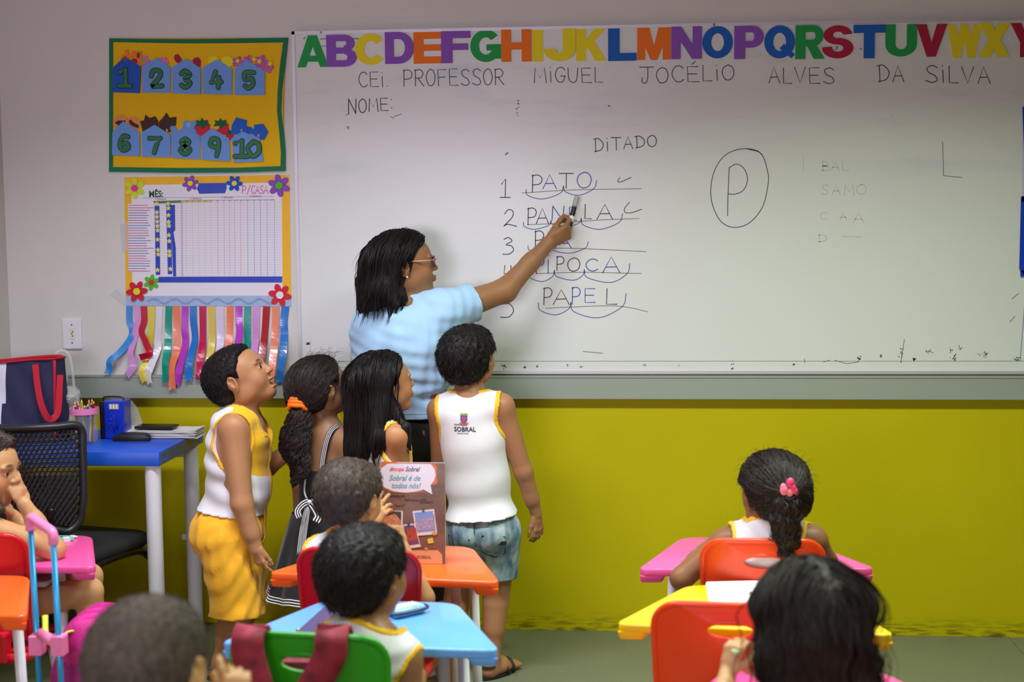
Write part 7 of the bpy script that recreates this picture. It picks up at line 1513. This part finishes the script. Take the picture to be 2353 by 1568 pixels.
# ---- the teacher ----
def teacher():
    Y0 = -.31; root, base = person('woman teacher in light blue t-shirt and black trousers pointing at the whiteboard', A_(925, 1480, Y0))
    bd = Body(A_(928, 1000, Y0), A_(926, 700, Y0), (.42, .90, 0), 1.24, 1.30, 1.28, .128); hd = Head(A_(930, 612, Y0), (.95, .24, .12), tilt=0, s_=1.08)
    sR = A_(1022, 716, Y0-.02); eR = A_(1160, 668, Y0+.10); wR = A_(1263, 556, -.125); bd.sR = sR; bd.sL = A_(856, 748, Y0+.02)
    eL, wL = A_(845, 885, Y0+.12), A_(905, 900, -.13)
    def arm2(a, b, c_, f=1.): return [('c', a, b, .052*f, .040*f, .03, None), ('c', b, b*.4+c_*.6, .040*f, .030*f, .02, None), ('c', b*.45+c_*.55, c_, .031*f, .0235*f, .015, None)]
    arms = arm2(sR, eR, wR)+arm2(bd.sL, eL, wL)
    mt_, mb_ = A_(1326, 452, -.075), A_(1308, 522, -.100)      # marker top and bottom
    d = nrm(A_(1305, 520, -.10)-wR); hR, bR = limb_hand(wR, nrm(A_(1308, 528, -.10)-wR)+V(0.05, -.05, -.02), (.30, -.80, -.52), -1, .92, [(.55, .9, .4), (.75, 1.0, .5), (.95, 1.1, .5), (1.05, 1.1, .5)], thumb=(.30, .55), spread=.05)
    hL, bL = limb_hand(wL, (.8, .5, 0), (0, -.3, 1), 1, .85, (.4, .5, .3))
    z = lambda p, zz: V(p[0], p[1], zz); hpR, hpL = bd.at(.075, 0, -.03), bd.at(-.075, 0, -.03); kR, kL = z(hpR+V(0, .0, 0), .43), z(hpL+V(0, .0, 0), .43); aR, aL = z(kR-V(0, .02, 0), .075), z(kL-V(0, .02, 0), .075)
    legs = [('c', hpR, kR, .088, .058, .04, None), ('c', kR, aR, .056, .036, .02, None), ('c', hpL, kL, .088, .058, .04, None), ('c', kL, aL, .056, .036, .02, None)]; feet = bd.foot(aR, (.4, .9, 0), 1.1)+bd.foot(aL, (.3, .9, 0), 1.1)
    ts = bd.torso(bust=.8); ops = ts+bd.neckop(hd, .040)+hd.ops(adult=1.)+arms+hR+hL+legs+feet
    v, q = surf(ops, .0058, [fineb(hd, .0024), bR]); fc = face_col(hd, lips=(.78, .44, .42), brow=(.35, .28, .26)); tip = hR
    def col(P):
        c_ = fc(P); 
        for o in hR:   # painted nails on the last joints
            if o[0] == 'c' and .0045 < o[4] < .0079: m_ = np.linalg.norm(P-(o[2]+nrm(o[2]-o[1])*.003), axis=1) < .0062; c_[m_] = (.62, .14, .20)
        return c_
    mesh_np('body', v, q, skin('teacher', (158, 112, 76)), root, base, colf=col); eyes(hd, root, base)
    # t-shirt with sleeves
    ct, sl = A_(1088, 692, Y0+.03), nrm(eR-sR); ct2 = bd.sL*.42+eL*.58; sl2 = nrm(eL-bd.sL); hz = A_(960, 952, Y0)[2]; l_ = bd.L/bd.sc
    ops = ts+[('c', sR, sR+(eR-sR)*.62, .060, .060, .035, None), ('c', bd.sL, bd.sL*.4+eL*.6, .060, .055, .03, None), ('c', mid(sR, A_(930, 740, Y0)), sR, .06, .055, .05, None)]
    lo = np.min([op_box(o)[0] for o in ops], 0)-.04; hi = np.max([op_box(o)[1] for o in ops], 0)+.04; g = Grid(lo, hi, .0045); d0 = evl(g, ops, marg=.06); X, Y, Z = g.xyz(); l = bd.loc(X, Y, Z)
    f_ = np.clip((.30-l[2])/.30, 0, 1); wv = .0045*waves(X*.6, Y*.6, Z*2.4+X*.7, 34, 21, 6)*(.35+.9*np.exp(-((l[2]-.10)/.09)**2))+.003*waves(X, Y, Z, 55, 25)
    tug = .006*np.sin(58*(Z-.35*(X-sR[0]))+6*X)*np.exp(-((l[2]-.10)/.07)**2)
    d1 = d0-.009-.010*f_-wv-tug; dR = (X-ct[0])*sl[0]+(Y-ct[1])*sl[1]+(Z-ct[2])*sl[2]; dL = (X-ct2[0])*sl2[0]+(Y-ct2[1])*sl2[1]+(Z-ct2[2])*sl2[2]
    cut = np.maximum(np.maximum(np.where(dR < .12, dR, .1), np.where((l[0] < -.06) & (dL < .1), dL, -.1)), np.maximum(-elip(l[0], l[1], l[2], (0, .0, l_+.004), (.062, .062, .028))*bd.sc, hz+.02*np.clip((X-A_(1000, 960, Y0)[0])/.05, -1, 0)*0-Z))
    v, q = nets(g, np.maximum(d1, cut)); sh = mesh_np('t_shirt', v, q, mat('light_blue_cotton', (168, 206, 238), .85, var=.02, vscale=40, bump=.2, bscale=600, sheen=.3), root, base)
    for nm, dd in (('sleeve_hem', np.abs(dR+.012)-.003), ('bottom_hem', np.abs(Z-hz-.018)-.003)):
        e_ = np.maximum(np.maximum(d1-.0022, dd), -(d1+.003)); e_ = np.maximum(e_, cut); v, q = nets(g, e_); 
        if len(q): mesh_np(nm, v, q, MATS['light_blue_cotton'], sh, base)
    tr_ = shorts('trousers', bd, legs, .06, A_(960, 935, Y0)[2], mat('black_denim', (20, 20, 24), .85, var=.1, vscale=60, bump=.2, bscale=500), root, base, off=.010, flare=.008, h=.006)
    a_ = project_y(tr_, A_(978, 992, Y0-.1), base); MB().box(tuple(a_+V(-.004, -.0015, -.010)), tuple(a_+V(.004, .002, .010))).build('brand_patch', mat('leather_tab', (150, 96, 70), .6), tr_)
    for a, dd in ((aR, (.4, .9, 0)), (aL, (.3, .9, 0))): sandal(root, base, a, dd, 1.2, MATS['black_rubber'])
    # bob hair
    line = [(-.13, -.12), (-.055, -.12), (-.034, -.10), (-.026, -.04), (-.016, .012), (.006, .026), (.020, .018), (.030, .040), (.048, .060), (.065, .072), (.12, .08)]
    vol = [('c', hd.p(0, -.062, .02), A_(876, 645, Y0-.01), .070, .068, .03, None), ('c', A_(878, 640, Y0-.01), A_(866, 690, Y0-.02), .072, .052, .03, None), ('c', A_(850, 650, Y0+.02), A_(842, 690, Y0+.01), .040, .014, .03, None), ('c', A_(880, 665, Y0-.08), A_(908, 700, Y0-.09), .040, .014, .03, None), ('c', A_(893, 648, Y0-.07), A_(930, 686, Y0-.075), .026, .012, .02, None), ('c', A_(930, 665, Y0+.02), A_(980, 676, Y0+.08), .022, .010, .02, None)]
    long_hair(hd, .017, vol, H_black, root, base, (-.22, 0, 0), nst=2600, steps=19, step=.011, line=line, seed=11, part=.012, wd=.0022)
    # glasses
    M_gp = mat('glasses_pink', (232, 196, 190), .3); M_gr = mat('glasses_red', (120, 26, 50), .25); gl = thing_part('glasses', root)
    for s in (1, -1):
        MB().tube([hd.p(s*.074, .012, .016)-base, hd.p(s*.072, .050, .012)-base, hd.p(s*.060, .088, .010)-base], .0026, 8, flat=.6).build('temple', M_gp, gl, smooth=True)
        MB().tube([hd.p(s*.033+.026*math.cos(a), .093-.006*abs(math.cos(a)), .003+.017*math.sin(a))-base for a in np.linspace(0, 2*PI, 25)[:-1]], .0022, 7, closed=True).build('lens_rim', M_gr, gl, smooth=True)
        MB().prism([(.025*math.cos(a), .016*math.sin(a)) for a in np.linspace(0, 2*PI, 25)[:-1]], hd.M[:, 1], .0008, org=hd.p(s*.033, .0895, .003)-base, ax=(hd.M[:, 0], hd.M[:, 2])).build('lens', mat('lens_glass', (240, 240, 244), .03, alpha=.15), gl)
    MB().tube([hd.p(-.010, .094, .006)-base, hd.p(0, .099, .008)-base, hd.p(.010, .094, .006)-base], .002, 6).build('bridge', M_gr, gl, smooth=True)
    for s in (1, -1): MB().sphere(tuple(hd.p(s*.081, -.004, -.030)-base), .0035, 8).build('earring', mat('pearl', (240, 232, 216), .2), root, smooth=True)
    # the marker
    u_ = nrm(mt_-mb_); L_ = np.linalg.norm(mt_-mb_); mk = thing('whiteboard_marker', 'black whiteboard marker with a grey cap in the raised hand of the teacher', 'marker', mb_); mk.rotation_euler = Vector(u_.tolist()).to_track_quat('Z', 'Y').to_euler()
    MB().tube([(0, 0, 0), (0, 0, L_*.68)], .0085, 18).build('marker_barrel', MATS['black_plastic'], mk); MB().tube([(0, 0, L_*.66), (0, 0, L_*.72), (0, 0, L_*.98), (0, 0, L_)], [.0088, .0095, .0092, .0085], 18).build('marker_cap', mat('cap_grey', (170, 176, 170), .4), mk, smooth=True); MB().tube([(0, 0, L_*.18), (0, 0, L_*.36)], .0087, 18).build('marker_label', M_wpl, mk)
    MB().tube([(0, 0, -.004), (0, 0, 0)], .0082, 18).build('end_plug', mat('plug_red', (170, 30, 50), .4), mk)
def thing_part(name, parent):
    o = bpy.data.objects.new(name, None); o.empty_display_size = .02; C.objects.link(o); o.parent = parent; return o
teacher()
# eraser cloth/cup on the duct ledge behind the boy
q = A_(1040, 885, -.045); t = thing('paper_ball', 'crumpled whitish paper on the grey duct behind the standing boy', 'paper', (q[0], -.062, zat(900)))
g = Grid(V(-.04, -.035, -.035), V(.04, .035, .045), .003); X, Y, Z = g.xyz(); d = np.sqrt(X*X+Y*Y*1.6+Z*Z*.8)-.024+.005*waves(X, Y, Z, 130, 3); v, q_ = nets(g, d); mesh_np('crumpled_sheet', v, q_, mat('cream_paper', (206, 204, 186), .8, var=.2, vscale=70), t, V(0, 0, 0), smooth=False)

# ---- seated children ----
def seated(label, Y0, headpx, fwd, hs, neckpx, pelpx, bfwd, sh, arms, skn, hair, sc=.98, tilt=0., shirt=True, line=None, w=.95, shw=.096, legs=None, ncut=None, mouth=0., dn=0., hand=(), finehead=.0034, dp=1.0, yb=(-.0,), kneeY=.30, pelz=.41, lspread=.03, seat=True, colf=None, vneck=0., face=True, drawhair=True, legz=.40, thigh=.24):
    root, base = person(label, aty(pelpx[0], pelpx[1], Y0)); pel = aty(pelpx[0], pelpx[1], Y0+yb[0]); pel[2] = pelz
    nk = aty(neckpx[0], neckpx[1], Y0 if len(neckpx) < 3 else neckpx[2]); bd = Body(pel, nk, bfwd, sc, w, dp, shw)
    if sh: bd.sR, bd.sL = aty(*sh[0]), aty(*sh[1])
    hd = Head(aty(headpx[0], headpx[1], headpx[2] if len(headpx) > 2 else Y0), fwd, tilt=tilt, s_=hs)
    f = nrm([bfwd[0], bfwd[1], 0]); r_ = np.cross(f, [0, 0, 1.]); ao = []; fb = [fineb(hd, finehead)]
    for (s_, (el, wr, f_)) in zip((bd.sR, bd.sL), arms): ao += bd.arm(s_, aty(*el), aty(*wr), f_)
    for hnd in hand: o, b = limb_hand(*hnd[0], **hnd[1]); ao += o; fb.append(b)
    lo = []
    for s in (1, -1):
        hp = pel+r_*s*.055+V(0, 0, -.02); kn = hp+f*kneeY*sc+r_*s*(lspread if s > 0 else .03); kn[2] = legz; an = kn+f*.02; an[2] = .065; lo += bd.leg(hp, kn, an, .9)+bd.foot(an, f, .95)
    ops = bd.torso()+bd.neckop(hd, .031*hs/1.0)+hd.ops(mouth=mouth, face=face)+ao+lo
    v, q = surf(ops, .0055, fb); mesh_np('body', v, q, skn, root, base, colf=colf or face_col(hd))
    if shirt:
        cut, holes = tank_cut(bd, -.02, vneck=vneck, shx=shw)
        garment('sleeveless_shirt', bd, bd.torso(), .009, cut, M_white, root, base, h=.0045, seed=int(abs(Y0)*10), wr=.003, trim=('yellow_binding', holes, .014), trim_mat=M_yj)
    if seat:
        ops = bd.torso()[:3]+[o for o in lo if o[0] == 'c' and o[3] > .055*sc*.9]; lo_ = np.min([op_box(o)[0] for o in ops], 0)-.03; hi_ = np.max([op_box(o)[1] for o in ops], 0)+.03; g = Grid(lo_, hi_, .0055); d = evl(g, ops)-.012; X, Y, Z = g.xyz(); kd = (X-pel[0])*f[0]+(Y-pel[1])*f[1]
        d = np.maximum(d, np.maximum(kd-thigh*sc, Z-pel[2]-.05)); v, q = nets(g, d); mesh_np('yellow_shorts', v, q, M_ys, root, base)
    return root, base, bd, hd
def cap_hair(root, base, hd, mt, t, n, length, noise=.0012, line=None, fr=300, seed=3, nm='hair'):
    g, d, d0, l = hair_cap(hd, t, noise=noise, fr=fr, line=line); st = fuzz(g, d, n, length, .0014, hd, lambda L_: np.stack([L_[:, 0]*3, -.1+0*L_[:, 0], -.7+0*L_[:, 0]], 1), seed); hairmesh(nm, g, d, st, mt, root, base)
BL = [(-.13, -.070), (-.055, -.074), (-.034, -.062), (-.022, -.022), (-.012, .010), (.012, .014), (.022, .002), (.030, .010), (.036, .036), (.050, .055), (.075, .064), (.12, .070)]

# boy at the orange desk
r6 = seated('boy with short brown hair at the orange desk, holding a small white stick', -1.46, (805, 1148, -1.46), (.40, .9, -.10), .97, (808, 1240, -1.48), (818, 1350), (.15, 1, 0),
    ((893, 1275, -1.46), (727, 1268, -1.48)), (((972, 1375, -1.42), (928, 1262, -1.38), 1.0), ((742, 1345, -1.40), (850, 1215, -1.33), .9)), skin('b6', (184, 136, 94)), None, hand=[
    ((aty(926, 1258, -1.38), (-.35, .25, .95), (.75, -.55, .15), -1, .66, [(1.0, 1.2, .7), (1.1, 1.2, .7), (1.2, 1.2, .7), (1.2, 1.2, .7)]), dict(thumb=(.3, .6))),
    ((aty(852, 1212, -1.33), (.45, .35, .8), (-.2, -1, .2), -1, .66, [(.1, .1, .1), (.2, .3, .2), (.5, .6, .3), (.6, .7, .3)]), {})], lspread=.10)
cap_hair(r6[0], r6[1], r6[3], H_brown, .013, 3600, .008, line=BL)
q = aty(889, 1218, -1.425); t = thing('white_stick', 'small white stick held by the boy at the orange desk', 'stick', q); t.rotation_euler = (1.2, .2, -.3); MB().tube([(0, 0, -.02), (0, 0, .018), (0, 0, .022)], [.0068, .0068, .004], 14).build('stick_body', M_wpl, t, smooth=True)
# boy at the blue desk
r7 = seated('boy with thick black hair at the light blue desk, seen from behind', -2.10, (840, 1328, -2.08), (.45, .85, .02), 1.04, (856, 1452, -2.13), (800, 1600), (.25, 1, 0),
    ((925, 1508, -2.14), (765, 1468, -2.10)), (((938, 1600, -2.14), (960, 1540, -1.98), 1.05), ((700, 1560, -2.02), (760, 1500, -1.90), 1.0)), skin('b7', (150, 108, 72)), None, sc=1.0, shw=.105)
cap_hair(r7[0], r7[1], r7[3], H_black, .017, 4200, .009, noise=.0016, line=BL, seed=6)
# foreground boy
r8 = seated('boy with very short cropped hair in the near foreground, back of the head', -3.02, (342, 1537, -3.02), (.12, .98, -.05), 1.07, (350, 1715, -3.05), (350, 1900), (.1, 1, 0),
    None, (((500, 1760, -3.0), (552, 1640, -2.93), 1.0), ((180, 1720, -3.0), (250, 1650, -2.85), 1.0)), skin('b8', (206, 156, 104)), None, hand=[
    ((aty(552, 1640, -2.93), (-.15, .2, 1), (.3, -1, .1), -1, .64, [(.25, .4, .3), (.9, 1.1, .6), (1.0, 1.2, .6), (1.1, 1.2, .6)]), dict(thumb=(.5, .4)))], shirt=True)
cap_hair(r8[0], r8[1], r8[3], H_crop, .006, 5200, .006, noise=.0007, line=BL, seed=8)
# girl with pink clip
r9 = seated('girl with a low curly ponytail and pink hair clip, arms on the pink desk', -1.315, (1776, 1135, -1.305), (-.30, .95, -.05), 1.03, (1764, 1205, -1.315), (1762, 1335), (0, 1, 0),
    ((1866, 1240, -1.295), (1668, 1246, -1.295)), (((1898, 1290, -1.24), (1862, 1262, -1.08), 1.0), ((1566, 1330, -1.31), (1618, 1262, -1.16), 1.0)), skin('g9', (136, 92, 62)), None, hand=[
    ((aty(1618, 1262, -1.16), (.7, .6, .0), (0, 0, 1), 1, .64, (.3, .4, .3)), {}), ((aty(1862, 1262, -1.08), (-.9, .3, .0), (0, 0, 1), -1, .64, (.3, .4, .3)), {})])
eyes(r9[3], r9[0], r9[1])
def pony9():
    root, base, bd, hd = r9; tie = aty(1812, 1135, -1.42); line = [(-.13, -.085), (-.055, -.08), (-.030, -.060), (-.018, -.010), (-.008, .016), (.012, .024), (.022, .014), (.030, .022), (.042, .050), (.060, .068), (.12, .080)]
    g, d, d0, l = hair_cap(hd, .014, noise=.0016, fr=280, line=line, extra=[('c', hd.p(.02, -.075, -.01), tie, .045, .020, .03, None)])
    rs = roots_on(g, d, 2300, hd, lambda L_: (L_[:, 2] > -.06), 3); st = strands(g, d, rs, lambda P, s_: nrm_rows(tie-P), 13, .010, .0018, lift=.0015, seed=4, jit=.12)
    fly = strands(g, d, roots_on(g, d, 120, hd, lambda L_: (L_[:, 2] > .0), 9), lambda P, s_: nrm_rows(P-hd.o)+np.array([.3, 0, .3-2.4*s_]), 8, .0042, .0007, hug=False, seed=6, jit=.7); hairmesh('hair', g, d, st, H_dark, root, base, extra=[fly])
    pts = [tie+V(0, -.005, -.008), aty(1806, 1165, -1.435), aty(1800, 1200, -1.43), aty(1806, 1232, -1.42), aty(1800, 1258, -1.415)]; rd = [.018, .032, .034, .030, .010]
    vol = [('c', pts[i], pts[i+1], rd[i], rd[i+1], .02, None) for i in range(4)]; g2 = Grid(np.min(pts, 0)-.06, np.max(pts, 0)+.06, .0034); d2 = evl(g2, vol); X, Y, Z = g2.xyz(); d2 = d2+.005+.005*waves(X, Y, Z*.6, 130, 2, 6)+.0025*waves(X, Y, Z, 330, 5, 6)
    rs2 = nets(g2, d2)[0]; rr = np.random.default_rng(2); rs2 = rs2[rr.integers(0, len(rs2), 900)]; st2 = strands(g2, d2, rs2, lambda P, s_: np.stack([.8*np.sin(P[:, 2]*150+P[:, 0]*90), .8*np.cos(P[:, 2]*140), -1+0*P[:, 2]], 1), 12, .007, .0018, lift=.003, seed=3); hairmesh('ponytail', g2, d2, st2, H_dark, root, base)
    pk = thing_part('hair_clip', root); M_c = mat('clip_pink', (238, 120, 150), .4); M_c2 = mat('clip_magenta', (226, 60, 120), .4)
    for k_, (x, y, r_, m__) in enumerate([(1816, 1110, .0105, M_c2), (1822, 1122, .0085, M_c2), (1802, 1127, .011, M_c), (1815, 1132, .009, M_c), (1827, 1129, .007, M_c2), (1800, 1120, .008, M_c)]): MB().sphere(tuple(aty(x, y, -1.46)-base), (r_, r_*.6, r_*1.2), 8).build('petal', m__, pk, smooth=True)
pony9()
# long haired girl, foreground right
r10 = seated('girl with loose long dark hair at the bottom right holding something small', -2.55, (1858, 1428, -2.55), (-.30, .93, -.22), .98, (1848, 1580, -2.58), (1850, 1800), (-.25, 1, 0),
    ((1945, 1640, -2.55), (1752, 1632, -2.55)), (((1960, 1760, -2.45), (1800, 1560, -2.38), .95), ((1640, 1700, -2.50), (1672, 1548, -2.38), 1.0)), skin('g10', (204, 156, 110)), None, hand=[
    ((aty(1672, 1546, -2.38), (.25, .1, 1), (-.6, -.8, 0), 1, .60, [(.7, .9, .5), (.8, 1., .5), (.9, 1.1, .5), (1., 1.1, .5)]), dict(thumb=(.7, .4))),
    ((aty(1790, 1552, -2.38), (-.65, .1, .65), (.2, -1, .2), -1, .60, [(.7, .9, .5), (.8, 1., .5), (.9, 1.1, .5), (1., 1.1, .5)]), dict(thumb=(.7, .4)))])
def hair10():
    root, base, bd, hd = r10; line = [(-.13, -.10), (-.02, -.10), (-.006, -.05), (.010, -.01), (.03, .03), (.048, .060), (.065, .072), (.12, .08)]; a = aty
    vol = [('c', hd.p(0, -.05, .0), a(1862, 1500, -2.60), .066, .070, .04, None), ('c', a(1862, 1500, -2.60), a(1900, 1640, -2.62), .072, .090, .05, (V(0, 1, 0), .6)), ('c', a(1935, 1560, -2.60), a(2000, 1660, -2.58), .03, .035, .04, None), ('c', a(1812, 1480, -2.56), a(1800, 1600, -2.60), .024, .022, .03, None)]
    long_hair(hd, .018, vol, H_dark, root, base, (.05, -.1, 0), nst=2200, steps=30, step=.012, line=line, seed=17, part=0, wave=.35, wd=.0026, h=.0042)
    rr = np.random.default_rng(4); n_ = 220; rs = np.array([a(2005+rr.normal()*14, 1530+rr.normal()*22, -2.58+rr.normal()*.01) for _ in range(n_)]); g = Grid(rs.min(0)-.01, rs.min(0)+.05, .01); path = [rs]
    ph = rr.uniform(0, 6.3, n_)
    for s_ in range(22): path.append(path[-1]+np.stack([-.002+.005*np.sin(ph+s_*.75), .002*np.cos(ph+s_*.5), -.004+.005*np.cos(ph+s_*.75)], 1))
    path = np.array(path); m_ = len(path); T_ = np.gradient(path, axis=0); sd = np.cross(T_, [0, 1, 0]); sd /= np.maximum(1e-9, np.linalg.norm(sd, axis=2, keepdims=True)); vv = np.stack([path+sd*.001, path-sd*.001], 2).transpose(1, 0, 2, 3).reshape(-1, 3); b_ = ((np.arange(n_)*m_*2)[:, None]+(np.arange(m_-1)*2)[None]).ravel()
    mesh_np('hair_curls', vv, np.stack([b_, b_+1, b_+3, b_+2], 1), H_dark, root, base)
hair10()
q = aty(1686, 1497, -2.40); t = thing('small_bead', 'tiny pale green object between the fingers of the long haired girl', 'bead', q); MB().tube([(-.004, 0, 0), (.012, 0, -.004)], .0045, 10).build('bead_body', mat('pale_green', (190, 214, 170), .4), t, smooth=True)
# girl at the left edge
r11 = seated('girl at the left edge resting her face on her hand at the pink desk', -1.26, (-36, 1080, -1.26), (.97, -.05, -.10), 1.04, (-66, 1186, -1.28), (-80, 1330), (.9, .35, 0),
    ((-34, 1214, -1.335), (-60, 1202, -1.17)), (((124, 1262, -1.25), (56, 1160, -1.27), 1.05), ((100, 1258, -1.10), (30, 1186, -1.12), 1.0)), skin('g11', (200, 150, 104)), None, hand=[
    ((aty(54, 1156, -1.27), (-.50, .05, .95), (.70, -.65, .30), 1, .70, [(.2, .3, .2), (.3, .4, .2), (.4, .5, .3), (.5, .6, .3)]), dict(spread=.25, thumb=(.4, .5))),
    ((aty(28, 1184, -1.12), (-.3, -.2, .9), (.8, .4, .3), -1, .64, (.5, .6, .3)), {})], finehead=.0026, legz=.46, kneeY=.34, pelz=.44, thigh=.10)
eyes(r11[3], r11[0], r11[1])
def hair11():
    root, base, bd, hd = r11; line = [(-.13, -.10), (-.03, -.09), (-.018, -.04), (-.008, .012), (.012, .022), (.024, .014), (.034, .034), (.050, .056), (.070, .072), (.12, .08)]; a = aty
    vol = [('c', hd.p(0, -.06, .0), a(-62, 1178, -1.30), .067, .05, .04, None), ('c', hd.p(.06, -.01, -.03), a(0, 1172, -1.33), .022, .012, .02, None)]
    long_hair(hd, .015, vol, H_brown, root, base, (-.1, 0, 0), nst=1500, steps=16, line=line, seed=23, wave=.3)
    rr = np.random.default_rng(4)
hair11()
